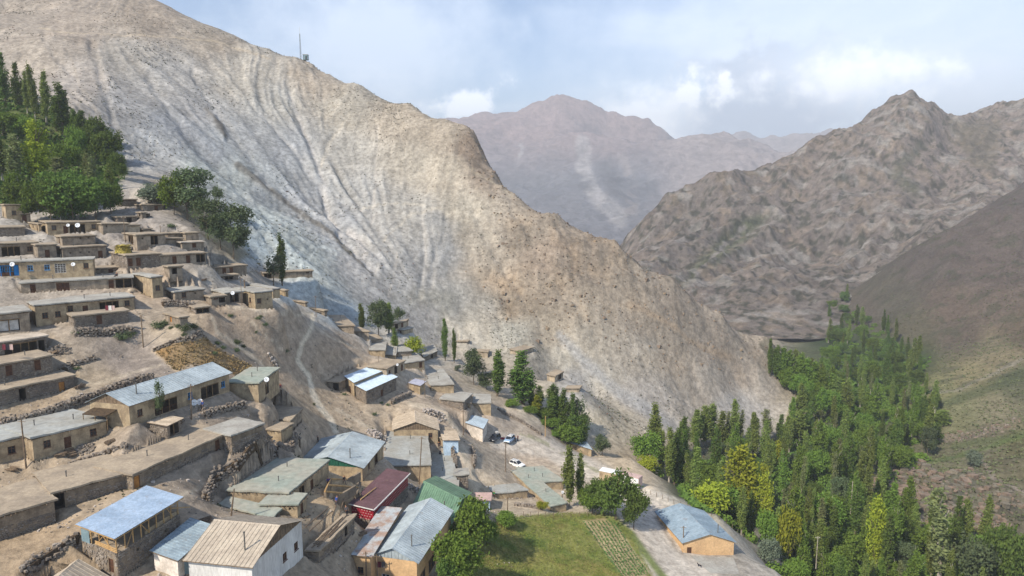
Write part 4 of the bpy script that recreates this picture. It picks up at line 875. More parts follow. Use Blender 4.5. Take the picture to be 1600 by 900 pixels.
def flat_roof(root, c, over, mat, thick=.26, rough=.10, rise=0.0, sheet=False, slant=0):
    """roof lying on the four wall tops: T0, T1, T2, T3"""
    ctr = c.mean(0); e1 = c[2] - c[1]; e2 = c[0] - c[1]; l1, l2 = np.linalg.norm(e1[:2]), np.linalg.norm(e2[:2]); u1, u2 = e1 / l1, e2 / l2
    n1, n2 = max(2, int(l1 / 1.1)), max(2, int(l2 / 1.1)); r = random.Random(int(abs(ctr[0] * 31 + ctr[1] * 17)))
    mb = MB(); top = {}; sd = r.random() * 50
    for i in range(n1 + 1):
        for j in range(n2 + 1):
            s = -over + (l1 + 2 * over) * i / n1; t = -over + (l2 + 2 * over) * j / n2; edge = i in (0, n1) or j in (0, n2)
            p = c[1] + u1 * s + u2 * t; zo = rise * (t / l2)
            if not sheet:
                if edge: p = p + u1 * r.uniform(-rough, rough) + u2 * r.uniform(-rough, rough)
                zo += .16 * float(fbm(np.array([p[0] * .35 + sd]), np.array([p[1] * .35]), 2, 5)[0]) + (r.uniform(-.05, .03) if edge else 0)
            top[i, j] = (p[0], p[1], p[2] + zo + thick)
    idx = {}; vs = []
    for k, p in top.items(): idx[k] = len(vs); vs.append(p)
    nb = len(vs)
    for k, p in top.items(): vs.append((p[0], p[1], p[2] - thick))
    fs = []
    for i in range(n1):
        for j in range(n2):
            a, b, d, e = idx[i, j], idx[i + 1, j], idx[i + 1, j + 1], idx[i, j + 1]; fs += [(a, b, d, e), (nb + e, nb + d, nb + b, nb + a)]
    ring = [(i, 0) for i in range(n1)] + [(n1, j) for j in range(n2)] + [(i, n2) for i in range(n1, 0, -1)] + [(0, j) for j in range(n2, 0, -1)]
    for a, b in zip(ring, ring[1:] + ring[:1]): fs.append((idx[b], idx[a], nb + idx[a], nb + idx[b]))
    mb.add(vs, fs); o = mb.build("roof", mat, root)
    return o, (u1, u2, l1, l2, r)
def rafters(root, c, over, r, name="rafter_ends"):
    mb = MB()
    for a, b, n_ in ((c[1], c[2], None), (c[1], c[0], None)):
        d = (b - a)[:2]; l = np.hypot(*d); t = d / l; nrm = np.array((-t[1], t[0])); ctr = c.mean(0)[:2]
        if nrm @ (ctr - a[:2]) > 0: nrm = -nrm
        for k in range(int(l / .62)):
            x = (k + .5 + r.uniform(-.25, .25)) * .62; q = a[:2] + t * x; e = r.uniform(.18, .5) + over
            z = c[1][2] - .08 + r.uniform(-.05, .04); w_ = r.uniform(.04, .075)
            mb.bar((*(q - nrm * .25), z), (*(q + nrm * e), z + r.uniform(-.06, .06)), w_, n=4)
    o = mb.build(name, M['grey_wood'], root); o["kind"] = "stuff"
def brush_layer(root, c, over):
    b = c.copy(); ctr = c.mean(0)
    flat = [p + (p - ctr) / np.linalg.norm(p - ctr) * over * .7 for p in b]; mb = MB(); r = random.Random(int(abs(ctr[0] * 9)))
    n = 7; vs = []
    ring = []
    for k in range(4):
        a, d = flat[k], flat[(k + 1) % 4]
        for i in range(n): q = a + (d - a) * i / n; ring.append(q + np.array((r.uniform(-.1, .1), r.uniform(-.1, .1), 0)))
    m = len(ring); top = [(p[0], p[1], p[2] + .012) for p in ring]; bot = [(p[0], p[1], p[2] - r.uniform(.10, .2)) for p in ring]
    mb.add(top + bot, [tuple(range(m)), tuple(range(2 * m - 1, m - 1, -1))] + [(i, m + i, m + (i + 1) % m, (i + 1) % m) for i in range(m)])
    mb.build("brushwood", M['brush'], root)
def sheets(root, a, b, d, e, mat, n, name="roof_sheet", gap=.012, ribs=2, th=.035):
    """a roof slope split into standing sheets: a-b along the eave, e-d along the ridge"""
    a, b, d, e = (np.asarray(q, float) for q in (a, b, d, e)); nrm = np.cross(b - a, e - a); nrm /= np.linalg.norm(nrm)
    if nrm[2] < 0: nrm = -nrm
    L_ = np.linalg.norm(b - a)
    for i in range(n):
        s0, s1 = i / n + gap / L_, (i + 1) / n - gap / L_; mb = MB(); prof = [(0, .0)]
        for q in range(ribs + 1):
            x = q / ribs; prof += [(x - .035, 0), (x - .02, .05), (x + .02, .05), (x + .035, 0)] if 0 < q < ribs else ([(.0, .05), (.03, .05), (.045, 0)] if q == 0 else [(.955, 0), (.97, .05), (1.0, .05)])
        prof = prof[1:]; vs = []
        off = nrm * (.006 * ((i * 7) % 3))
        for x, h_ in prof:
            s = s0 + (s1 - s0) * x; lo = a + (b - a) * s + nrm * h_ + off; hi = e + (d - e) * s + nrm * h_ + off; vs += [lo, hi]
        m = len(prof); vs += [v - nrm * (th + .05 * 0) for v in vs[:2 * m]]
        fs = [(2 * k, 2 * k + 2, 2 * k + 3, 2 * k + 1) for k in range(m - 1)]
        o2 = 2 * m; fs += [(o2 + 0, o2 + 2 * m - 2, 2 * m - 2, 0)] if False else []
        fs += [(2 * k, o2 + 2 * k, o2 + 2 * k + 2, 2 * k + 2) for k in range(m - 1)] + [(0, 1, o2 + 1, o2), (2 * m - 2, o2 + 2 * m - 2, o2 + 2 * m - 1, 2 * m - 1)]
        mb.add(vs, fs); mb.build(name, mat, root)
def gable(root, h, c, wallm):
    rh, mat, over = h['rh'], M[SHEET[h['sheet']]], .45
    if h['axis'] == 'R': near0, near1, far1, far0 = c[0], c[1], c[2], c[3]         # ridge runs with the right face
    else: near0, near1, far1, far0 = c[1], c[2], c[3], c[0]                          # ridge runs with the left face
    up = np.array((0, 0, rh)); rn, rf = (near0 + near1) / 2 + up, (far0 + far1) / 2 + up
    ax = (rf - rn) / np.linalg.norm(rf - rn); rn2, rf2 = rn - ax * over, rf + ax * over
    gm = {'wood': M['grey_wood'], 'green': M['green_wood'], 'steel': M['steel'], 'plaster': wallm}[h['gwall']]
    for a, b, rp, sg in ((near0, near1, rn, -1), (far1, far0, rf, 1)):
        n = max(5, int(np.linalg.norm(b - a) / .55)); nrm = ax * sg
        if h['gwall'] == 'plaster':
            mb = MB(); o = nrm * .002; vs = [a + o, b + o, rp + o, a - nrm * .3, b - nrm * .3, rp - nrm * .3]; mb.add(vs, [(0, 1, 2), (5, 4, 3), (0, 3, 4, 1), (1, 4, 5, 2), (2, 5, 3, 0)]); mb.build("gable_wall", gm, root)
            continue
        back = MB(); vs = [a - nrm * .12, b - nrm * .12, rp - nrm * .12, a - nrm * .02, b - nrm * .02, rp - nrm * .02]; back.add(vs, [(0, 1, 2), (5, 4, 3), (0, 3, 4, 1), (1, 4, 5, 2), (2, 5, 3, 0)]); gw = back.build("gable_wall", M['brush'] if h['gwall'] == 'wood' else gm, root)
        for k in range(n):
            s0, s1 = k / n + .004, (k + 1) / n - .004; hz = lambda s: rh * (1 - abs(2 * s - 1)); P = []
            for y in (-.018, .03 + .012 * (k % 3)):
                for s, top in ((s0, 0), (s1, 0), (s1, 1), (s0, 1)): P.append(a + (b - a) * s + np.array((0, 0, hz(s) if top else -.05)) + nrm * y)
            pm = MB(); pm.add(P, [(3, 2, 1, 0), (4, 5, 6, 7), (0, 1, 5, 4), (1, 2, 6, 5), (2, 3, 7, 6), (3, 0, 4, 7)]); pm.build("plank", gm, gw)
    k_ = rh / (np.linalg.norm(near1 - near0) / 2); L_ = np.linalg.norm(rf2 - rn2); n = max(4, int(L_ / (1.05 if h['sheet'] != 'board' else .6)))
    rm = MB(); 
    for p0, p1 in ((rn2, rf2),):
        sd = np.cross(ax, (0, 0, 1)); sd /= np.linalg.norm(sd); w_ = .22
        pts = []
        for q in (p0, p1):
            for s, dz in ((-w_, .07 - w_ * k_), (0, .11), (w_, .07 - w_ * k_)): pts.append(q + sd * s + np.array((0, 0, dz)))
        rm.add(pts, [(0, 1, 4, 3), (1, 2, 5, 4)])
        rm.add([p - np.array((0, 0, .04)) for p in pts], [(3, 4, 1, 0), (4, 5, 2, 1)])
    fa = MB()
    for q0, q1 in ((near0, far0), (near1, far1)):
        out = q0 - (near0 + near1) / 2; out /= np.linalg.norm(out); o_ = out * over - np.array((0, 0, over * k_ + .02)); fa.bar(q0 - ax * over + o_, q1 + ax * over + o_, .05, n=4)
    roof = rm.build("roof", mat, root); fa.build("eave_board", M['grey_wood'], root)
    for q0, q1 in ((near0, far0), (near1, far1)):
        out = q0 - (near0 + near1) / 2; out /= np.linalg.norm(out); o_ = out * over - np.array((0, 0, over * k_))
        e0, e1 = q0 - ax * over + o_, q1 + ax * over + o_
        sheets(roof, e0 + (0, 0, .05), e1 + (0, 0, .05), rf2 + (0, 0, .05), rn2 + (0, 0, .05), mat, n, "roof_sheet", ribs=2 if h['sheet'] != 'board' else 1)
    return roof
def house(h):
    c = h['c'].copy(); hh = h['h']; zb = c[1][2] - hh; thick = .26
    flat = h['roof'] in ('mud', 'pale', 'grey', 'green', 'bluegrey'); rise = h.get('rise', 0.0)
    c[:, 2] = c[1][2] - (thick if flat else .06 if h['roof'] != 'gable' else 0.0)
    root = empty(h['name'], (c[1][0], c[1][1], zb), h['lab'], h['cat'], "buildings of the hillside village")
    loc = np.array((c[1][0], c[1][1], zb)); c = c - loc                # parts are built about the thing's own base
    zt = c[1][2]; wm = M[{'red': 'stone'}.get(h['wall'], h['wall'])]; mb = MB()
    ztw = zt if not rise else zt
    fR, fL = Face(c[1], c[2], 0, zt, c[0]), Face(c[0], c[1], 0, zt, c[2])
    fB, fK = Face(c[2], c[3], 0, zt, c[0]), Face(c[3], c[0], 0, zt, c[2])
    if h['wall'] == 'red':
        sp_ = h['split']
        for f in (fR, fL, fB, fK): f.H = sp_; 
    oR, oL = parse(h['fr'], fR), parse(h['fl'], fL)
    wall_face(mb, fR, oR); wall_face(mb, fL, oL); wall_face(mb, fB, []); wall_face(mb, fK, [])
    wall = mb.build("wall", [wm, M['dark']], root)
    fit_openings(root, fR, oR); fit_openings(root, fL, oL)
    near = h['D'] < 135
    if h['wall'] in ('stone', 'red') or (h['wall'] == 'mixed'):
        st = MB(); top = {'stone': .95, 'red': 1.0, 'mixed': .55}[h['wall']]
        size = .34 if near else .5
        stones_on(st, fR, 0, fR.H * top, 11, size, -.9, oR); stones_on(st, fL, 0, fL.H * top, 12, size, -.9, oL)
        o = st.build("stones", [M['stone_a'], M['stone_b']], wall); o["kind"] = "stuff"
    if h['wall'] == 'red':
        rw = MB(); tiles = MB()
        for f, a, b, e in ((fR, c[1], c[2], c[0]), (fL, c[0], c[1], c[2]), (fB, c[2], c[3], c[0]), (fK, c[3], c[0], c[2])):
            g = Face(a, b, sp_, zt, e); wall_face(rw, g, [], below=0.0)
            if f in (fR, fL):
                nx = int(g.W / .55); nz = 5
                for i in range(nx):
                    for j in range(nz):
                        x = (i + .5 + (.5 if j % 2 else 0)) * .55; z = (j + .5) * g.H / nz
                        if x < g.W - .3: g.slab(tiles, x - .13, x + .13, z - .05, z + .05, -.025, .0)
        up = rw.build("upper_wall", M['red_wall'], root); o = tiles.build("white_tiles", M['tile_white'], up); o["kind"] = "stuff"
    if h['roof'] == 'gable':
        roof = gable(root, h, c, wm)
    elif flat:
        ov = .34 if h['wall'] != 'tan' else .24
        roof, (u1, u2, l1, l2, r) = flat_roof(root, c, ov, M[ROOFMAT[h['roof']]], thick)
        brush_layer(root, c, ov); rafters(root, c, ov * .3, r)
        if h.get('big') or l1 * l2 > 60:
            for k in range(2 if l1 > 9 else 1):
                q = c[1] + u1 * l1 * (.25 + .4 * k + .1 * r.random()) + u2 * l2 * (.35 + .25 * r.random()); pm = MB()
                pm.bar(q + (0, 0, .1), q + (0, 0, 1.05), .075, n=8); pm.bar(q + (0, 0, 1.0), q + (0, 0, 1.12), .11, n=8); pm.build("stove_pipe", M['pipe'], roof)
    else:
        sh = MB(); ov = .4; e1 = (c[2] - c[1]); e2 = (c[0] - c[1]); u1, u2 = e1 / np.linalg.norm(e1), e2 / np.linalg.norm(e2)
        mat = M[ROOFMAT[h['roof']]]; up = np.array((0, 0, rise))
        a, b = c[1] - u1 * ov - u2 * ov, c[2] + u1 * ov - u2 * ov; d, e = c[3] + u1 * ov + u2 * ov + up, c[0] - u1 * ov + u2 * ov + up
        for (p, q, s) in ((a, b, 1), (e, d, 1)): sh.bar(p + (0, 0, -.03), q + (0, 0, -.03), .05, n=4)
        for k in range(int(np.linalg.norm(e1)) + 1):
            s = k / max(1, int(np.linalg.norm(e1))); sh.bar(a + (b - a) * s, e + (d - e) * s, .05, n=4)
        if rise:                                          # the wedge of wall under the higher back edge
            w_ = MB(); w_.add([c[1], c[0], c[0] + up, c[2], c[3], c[3] + up], [(0, 1, 2), (3, 5, 4), (0, 2, 5, 3), (1, 4, 5, 2)]); w_.build("roof_wedge", wm, root)
        rf = sh.build("roof", M['grey_wood'], root)
        n = max(3, int(np.linalg.norm(b - a) / (1.0 if h['roof'] != 'wood' else .45)))
        sheets(rf, a + (0, 0, .06), b + (0, 0, .06), d + (0, 0, .06), e + (0, 0, .06), mat, n, "roof_board" if h['roof'] == 'wood' else "roof_sheet", ribs=2 if h['roof'] != 'wood' else 1)
        if h['roof'] == 'maroon':
            fb = MB(); fb.bar(a, b, .11, n=4); fb.bar(a, e, .11, n=4); fb.build("fascia", M['trim_white'], root)
    if h['D'] < 140 and h['roof'] == 'gable':
        pm = MB(); r = random.Random(int(h['D'])); rx = (c[1] * .62 + c[2] * .15 + c[0] * .23); pm.bar(rx + (0, 0, .4), rx + (0, 0, h['rh'] + .9), .09, n=8); pm.bar(rx + (0, 0, h['rh'] + .85), rx + (0, 0, h['rh'] + 1.0), .14, n=8); pm.build("stove_pipe", M['pipe'], root)
    if h.get('steps'):
        x = oR[1][1] if len(oR) > 1 else fR.W / 2
        for k in range(4):
            s_ = MB(); fR.slab(s_, x - .15, x + 1.1, .02 - (k + 1) * .22, .02 - k * .22, -.35 * (k + 1), -.35 * k - .01); s_.build("step", M['grey_wood'], root)
    h['root'] = root; h['cl'] = c; h['loc'] = loc; h['fR'], h['fL'] = fR, fL
    return root
for h in HOUSES: house(h)
# ------------------------------------------------------------ trees
def leafmat(name, c1, c2):
    m, t, b = principled(name); t.nodes.remove(b)
    oi = nd(t, "ShaderNodeObjectInfo"); n = noise(t, .9, 3, .6); k = maprange(t, n, .35, .65)
    col = mixc(t, k, c1, c2); hsv = nd(t, "ShaderNodeHueSaturation"); t.links.new(col, hsv.inputs["Color"])
    t.links.new(maprange(t, oi.outputs["Random"], 0, 1, .495, .525, False), hsv.inputs["Hue"]); t.links.new(maprange(t, oi.outputs["Random"], 0, 1, .75, 1.25, False), hsv.inputs["Value"])
    d = nd(t, "ShaderNodeBsdfDiffuse"); tr = nd(t, "ShaderNodeBsdfTranslucent"); mx = nd(t, "ShaderNodeMixShader", i_0=.3)
    t.links.new(hsv.outputs[0], d.inputs[0]); t.links.new(hsv.outputs[0], tr.inputs[0]); t.links.new(d.outputs[0], mx.inputs[1]); t.links.new(tr.outputs[0], mx.inputs[2])
    t.links.new(mx.outputs[0], t.nodes["Material Output"].inputs[0]); M[name] = m
leafmat('leaf_poplar', (.205,.238,.062), (.138,.174,.044)); leafmat('leaf_dark', (.132,.178,.042), (.086,.128,.030)); leafmat('leaf_green', (.172,.236,.044), (.116,.172,.032))
leafmat('leaf_bright', (.340,.350,.040), (.250,.280,.032)); leafmat('leaf_willow', (.135,.165,.080), (.096,.125,.060)); leafmat('leaf_olive', (.195,.205,.085), (.145,.160,.064)); leafmat('leaf_silver', (.19,.22,.15), (.14,.17,.12))
wallmat('bark', (112,100,84), (84,74,62), scale=3.0, bmp=.02, stretch=(1,1,.3)); wallmat('bark_pale', (168,160,146), (130,122,108), scale=2.0, bmp=.02, stretch=(1,1,.3))
def crown_mesh(name, kind, H_, Wd, n, leaf, seed, base):
    """leaf-sized faces gathered in sprays round limbs; light and gaps come from the real gaps between sprays"""
    r = np.random.default_rng(seed); cl = []; axes = []
    if kind == 'poplar':
        sp = [(0, 0, 1.0, base)] + [(Wd * .62 * math.cos(a), Wd * .62 * math.sin(a), .55 + .4 * r.random(), base + .12 * r.random()) for a in r.random(5) * 6.28]
        for i in range(n):
            ox, oy, tp, b0 = sp[0 if r.random() < .4 else r.integers(1, 6)]; t = b0 + (tp - b0) * r.random() ** .85; tt = (t - b0) / (tp - b0)
            w_ = Wd * .58 * (.3 + .7 * math.sin(math.pi * min(1, tt ** .75 * .92 + .08))); a = r.random() * 6.283; q = r.random() ** .6 * w_; k = min(1, .25 + tt * 1.4)
            cl.append((ox * k + q * math.cos(a), oy * k + q * math.sin(a), t * H_)); axes.append((.2 * math.cos(a), .2 * math.sin(a), 1)); continue
            w_ = Wd * (.35 + .65 * math.sin(math.pi * min(1, ((t - base) / (1 - base)) ** .75 * .92 + .08))) * (1 if t < .9 else .6)
            a = r.random() * 6.283; q = r.random() ** .6 * w_; cl.append((q * math.cos(a), q * math.sin(a), t * H_)); axes.append((.25 * math.cos(a), .25 * math.sin(a), 1))
    else:
        lobes = [(0, 0, H_ * (base + .62 * (1 - base)), Wd * .72)]
        for i in range(9 if kind == 'broad' else 7):
            a = r.random() * 6.283; q = Wd * (.35 + .4 * r.random()); lobes.append((q * math.cos(a), q * math.sin(a), H_ * (base + (1 - base) * (.22 + .62 * r.random())), Wd * (.30 + .24 * r.random())))
        for i in range(n):
            x, y, z, R = lobes[r.integers(len(lobes))]; d = r.normal(size=3); d /= np.linalg.norm(d); q = R * (.55 + .45 * r.random() ** .5)
            if d[2] < -.5 and r.random() < .6: d[2] *= -1
            p = np.array((x, y, z)) + d * q * np.array((1, 1, .85)); cl.append(tuple(p)); axes.append(tuple(d * .7 + np.array((0, 0, .15 if kind == 'broad' else -.5))))
    V, F = [], []; per = 11
    for (x, y, z), ax in zip(cl, axes):
        ax = np.array(ax); ax /= np.linalg.norm(ax) + 1e-6; sp_ = leaf * (1.5 if kind == 'poplar' else 1.7)
        for k in range(per):
            p = np.array((x, y, z)) + r.normal(size=3) * sp_ * .42 + ax * sp_ * (r.random() - .4) * 1.6
            if p[2] < H_ * base * .8: continue
            nrm = r.normal(size=3) + np.array((x, y, 0)) / (Wd + .01) * 1.1 + np.array((0, 0, .5)); nrm /= np.linalg.norm(nrm)
            u_ = np.cross(nrm, r.normal(size=3)); u_ /= np.linalg.norm(u_) + 1e-6; w2 = np.cross(nrm, u_); s = leaf * (.55 + .75 * r.random())
            o = len(V); V += [p - u_ * s * .6, p - w2 * s * .34, p + u_ * s * .6, p + w2 * s * .34]; F.append((o, o + 1, o + 2, o + 3))
    me = bpy.data.meshes.new(name); me.from_pydata([tuple(map(float, v)) for v in V], [], F); me.update(); return me
def trunk_mesh(name, H_, Wd, kind, seed, base):
    mb = MB(); r = random.Random(seed); top = H_ * (.93 if kind == 'poplar' else .62); rad = H_ * .014 + .05; p = Vector((0, 0, -.5)); n = 6; pts = []
    for i in range(n + 1):
        t = i / n; pts.append(Vector((r.uniform(-.1, .1) * i * .4, r.uniform(-.1, .1) * i * .4, -.5 + (top + .5) * t)))
    for i in range(n): mb.bar(pts[i], pts[i + 1], rad * (1 - .82 * i / n), rad * (1 - .82 * (i + 1) / n), n=6)
    for k in range(9 if kind == 'poplar' else 8):
        t = base * .9 + (1 - base) * r.random() * .8 if kind == 'poplar' else .3 + .6 * r.random(); z = min(H_ * t, top * .95); a = r.random() * 6.283
        i = min(n - 1, int((z + .5) / (top + .5) * n)); q = pts[i].lerp(pts[i + 1], .5); l = Wd * (.8 if kind == 'poplar' else .85); up = l * (2.0 if kind == 'poplar' else .8)
        e = q + Vector((math.cos(a) * l, math.sin(a) * l, up)); m_ = q.lerp(e, .5) + Vector((0, 0, -.12 * l)); mb.bar(q, m_, rad * .4, rad * .26, n=5); mb.bar(m_, e, rad * .26, rad * .08, n=5)
    me = bpy.data.meshes.new(name); me.from_pydata(mb.v, [], mb.f); me.update(); return me
TREES = {}
def make_kind(key, kind, H_, Wd, n, leaf, mats, base, barkm, variants=3):
    TREES[key] = []
    for i in range(variants):
        c = crown_mesh("crown", kind, H_, Wd, n, leaf, hash(key) % 1000 if False else sum(map(ord, key)) + i * 31, base); t = trunk_mesh("trunk", H_, Wd, kind, i + len(key), base); t.materials.append(M[barkm]); TREES[key].append((c, t, H_, Wd))
        c.materials.append(M[mats])
make_kind('poplar', 'poplar', 16, 1.25, 330, .42, 'leaf_poplar', .14, 'bark_pale', 4)
make_kind('thin', 'poplar', 15, .95, 150, .40, 'leaf_olive', .22, 'bark_pale', 3)
make_kind('darkpoplar', 'poplar', 16, 1.5, 380, .42, 'leaf_dark', .08, 'bark', 3)
make_kind('bright', 'poplar', 13, 1.9, 300, .45, 'leaf_bright', .12, 'bark', 2)
make_kind('greenpoplar', 'poplar', 13, 1.6, 330, .42, 'leaf_green', .1, 'bark_pale', 3)
make_kind('broad', 'broad', 8, 3.4, 420, .44, 'leaf_green', .2, 'bark', 3)
make_kind('broaddark', 'broad', 8, 3.6, 430, .44, 'leaf_dark', .16, 'bark', 3)
make_kind('limetree', 'broad', 7, 2.8, 340, .42, 'leaf_bright', .18, 'bark', 2)
make_kind('willow', 'weep', 10, 3.6, 420, .42, 'leaf_willow', .16, 'bark', 3)
make_kind('airy', 'weep', 9, 2.0, 120, .38, 'leaf_willow', .2, 'bark', 2)
make_kind('silver', 'weep', 6, 2.6, 330, .38, 'leaf_silver', .12, 'bark', 2)
NAMES = dict(poplar='poplar_tree', thin='poplar_tree', darkpoplar='poplar_tree', bright='poplar_tree', greenpoplar='poplar_tree', broad='leafy_tree', broaddark='leafy_tree', limetree='leafy_tree', willow='willow_tree', airy='young_tree', silver='willow_tree')
tr = random.Random(5)
def tree(key, p, H_, lab, group, W_=None, whole=True):
    c, t, h0, w0 = tr.choice(TREES[key]); s = H_ / h0; ws = s if W_ is None else W_ / 2 / (w0 * 1.12)
    e = empty(NAMES[key], (p[0], p[1], p[2]), lab, 'tree', group, tr.random() * 6.28); ws *= tr.uniform(.85, 1.2); e.scale = (ws, ws * tr.uniform(.85, 1.15), s); e.rotation_euler = (tr.gauss(0, .025), tr.gauss(0, .025), e.rotation_euler[2])
    link("trunk", t, e); link("crown", c, e); return e
def ptree(key, u, vt, vb, wpx, lab, D=None, group=None, whole=True):
    """tree whose foot is seen at (u, vb) - or stands D metres ahead - and whose tip reaches vt"""
    if D is None: p = hit(u, vb); D = p[1]
    else:
        q = at(u, vb, D); p = np.array((q[0], D, gz(q[0], D)))
    top = at(u, vt, D); tree(key, p - (0, 0, .2), max(top[2] - p[2], 2.0), lab, group, None if wpx is None else wpx * D / FPX)
GV = "trees of the grove above the village"; WL = "willows along the spur"; GU = "trees along the gully"
for t in (('darkpoplar',8,84,160,20,"dark poplar at the left edge, leftmost of the back row in the grove"),('darkpoplar',31,98,168,17,"dark poplar second from the left in the back row of the grove"),('poplar',43,110,178,9,"slim poplar between two darker ones in the back row of the grove"),
    ('poplar',56,100,190,13,"tall bare-stemmed poplar in the middle of the back row of the grove"),('poplar',73,111,193,14,"tall pointed poplar standing last of the bare-stemmed ones on the hillside"),('darkpoplar',100,131,215,26,"broad dark poplar at the crest end of the back row in the grove"),
    ('darkpoplar',88,150,205,14,"small dark poplar behind the broad one in the grove"),('darkpoplar',118,170,225,16,"short dark poplar stepping down the slope, upper of two"),('darkpoplar',131,172,232,18,"short dark poplar stepping down the slope, lower of two"),
    ('broaddark',150,185,250,40,"bushy dark tree high on the right border of the grove"),('broaddark',170,205,268,40,"bushy dark tree low on the right border of the grove"),('broad',125,200,255,34,"mid green tree behind the slim grey poplars of the grove"),
    ('bright',64,190,287,36,"bright yellow-green poplar in the middle of the grove"),('thin',27,208,290,24,"greyish thin poplar left of the bright yellow-green one"),('thin',136,240,297,13,"thin pale poplar above the dark trees, left of a pair"),('thin',148,243,299,13,"thin pale poplar above the dark trees, right of a pair"),
    ('poplar',172,255,300,16,"small poplar at the right foot of the grove"),('thin',90,245,296,20,"thin greyish poplar right of the bright yellow-green one"),('broad',5,175,215,44,"round green bush tree under the back row at the left edge"),('broad',45,180,222,40,"round green bush tree under the bare-stemmed poplars"),('poplar',5,205,285,22,"poplar cut by the left edge below the round bush tree"),('poplar',50,215,285,16,"slim poplar just left of the bright yellow-green one"),('broad',105,225,275,40,"leafy tree between the bright poplar and the pale pair"),('broaddark',185,240,280,24,"small dark tree at the right end of the grove")):
    ptree(t[0], t[1], t[2], t[3], t[4], t[5], None, GV)
for t in (('broaddark',45,282,340,62,"broad dark tree above the tall tan block house",178),('broaddark',80,280,344,64,"broad dark tree over the left half of the tan porch house",175),('broaddark',115,278,344,66,"broad dark tree over the right half of the tan porch house",177),('broaddark',150,280,342,60,"broad dark tree over the gap beside the tan porch house",180),('broaddark',174,288,338,40,"last broad dark tree at the right end of the dark row",183),('broad',22,270,325,30,"leafy tree with a pale stem above the tall tan block house",185),('broaddark',100,268,330,60,"dark crown rising behind the row of broad trees",186)):
    ptree(t[0], t[1], t[2], t[3], t[4], t[5], t[6], GV)
for t in (('willow',293,264,344,84,"biggest grey-green willow on the spur"),('broad',272,272,335,40,"green tree at the left flank of the biggest willow"),('silver',245,284,322,50,"low pale willow left of the biggest one"),('willow',325,312,374,54,"middle willow lower on the spur"),('willow',365,322,404,60,"lowest round willow next to the blue slope"),('airy',340,286,330,18,"small airy tree against the blue slope beside the willows"),('willow',345,330,390,44,"willow wedged between the middle and the lowest one"),
    ('darkpoplar',441,366,446,16,"lone dark poplar at the foot of the blue slope"),('airy',427,388,446,26,"thin pale tree just left of the lone dark poplar")):
    ptree(t[0], t[1], t[2], t[3], t[4], t[5], None, WL)
for t in (('poplar',566,474,520,12,"slim grey-green poplar left of the tall clump by the gully",206),('willow',592,468,538,36,"tall full clump of a tree in the gully head",208),('poplar',608,474,540,16,"poplar on the right flank of the tall clump by the gully",210),('airy',625,474,508,20,"sparse see-through tree in front of the pale scree",222),('poplar',617,512,538,10,"small poplar at the foot of the tall clump",205),('limetree',643,527,556,30,"round lime green bush tree in the gully",206),
    ('darkpoplar',696,498,588,11,"left and taller of two slim poplars by the gully",216),('darkpoplar',710,514,588,9,"right and shorter of two slim poplars by the gully",217),('willow',740,545,632,48,"big round green tree above the tan block house",206),('darkpoplar',777,548,632,30,"pointed green tree right of the big round one",204),('darkpoplar',817,550,640,40,"stout dark poplar on the brink of the gully",205),('poplar',842,602,665,16,"small poplar right of the stout dark poplar",205),
    ('bright',838,618,668,18,"small yellow-green tree among the dark poplars of the gully",203),('darkpoplar',862,600,690,22,"first dark poplar in the row above the blue roofed shed",203),('darkpoplar',880,608,695,18,"second dark poplar in the row above the blue roofed shed",202),('darkpoplar',895,615,700,16,"third dark poplar in the row above the blue roofed shed",203),('airy',908,612,690,24,"airy grey tree at the end of the dark poplar row",205),('broad',858,655,690,34,"round green tree under the dark poplars, left",198),('broad',885,664,705,40,"round green tree under the dark poplars, right",196),('broad',800,625,655,30,"green bush tree below the pointed tree",200),('broad',828,640,672,30,"green bush tree behind the parking ground wall",200),('willow',941,680,730,34,"lone grey-green tree beside the road bend",194),('darkpoplar',911,658,704,14,"narrow green tree touching the blue roofed shed",199),
    ('darkpoplar',871,606,694,16,"dark poplar squeezed between the first two of the row",204),('broad',850,640,680,32,"green tree between the pointed poplars and the wall",202),('broaddark',900,650,702,36,"dark leafy tree under the last poplars of the row",199),('willow',760,580,634,34,"grey-green tree between the big round and the pointed one",207),('broad',872,672,700,36,"low green tree on the brink above the blue shed",196),('darkpoplar',830,600,660,18,"dark poplar behind the small yellow-green tree",206),('silver',716,575,600,14,"tiny grey tree at the foot of the slim poplar pair",212)):
    ptree(t[0], t[1], t[2], t[3], t[4], t[5], t[6], GU)
for t in (('poplar',889,695,803,22,"tall poplar at the corner of the L shaped flat house",145),('poplar',907,706,790,16,"shorter poplar right of the one at the L shaped house",146),('broaddark',962,742,822,88,"big dark round tree between garden and road",139),('broaddark',930,752,806,44,"dark tree between the poplars and the big round one",143),('broaddark',990,762,826,44,"dark tree on the road side of the big round one",137),('broad',925,770,806,50,"leafy tree filling the gap before the big round one",141),('broad',912,762,802,40,"low green tree under the garden poplars",144),
    ('broad',738,776,872,66,"full green tree beside the green roofed house",113),('broad',722,838,920,70,"lighter green tree at the bottom edge of the garden",100),('broad',765,812,870,40,"green tree behind the full one on the garden edge",118),('broad',790,800,850,46,"round bush tree at the top left of the garden",127),('limetree',848,784,812,24,"small lime bush at the corner of the L shaped flat house",139),('broaddark',700,868,925,40,"dark low tree below the long silver roof",98)):
    ptree(t[0], t[1], t[2], t[3], t[4], t[5], t[6], "garden trees")
ptree('airy', 250, 584, 645, 15, "lone sapling in front of the long silver roofed house", 107)
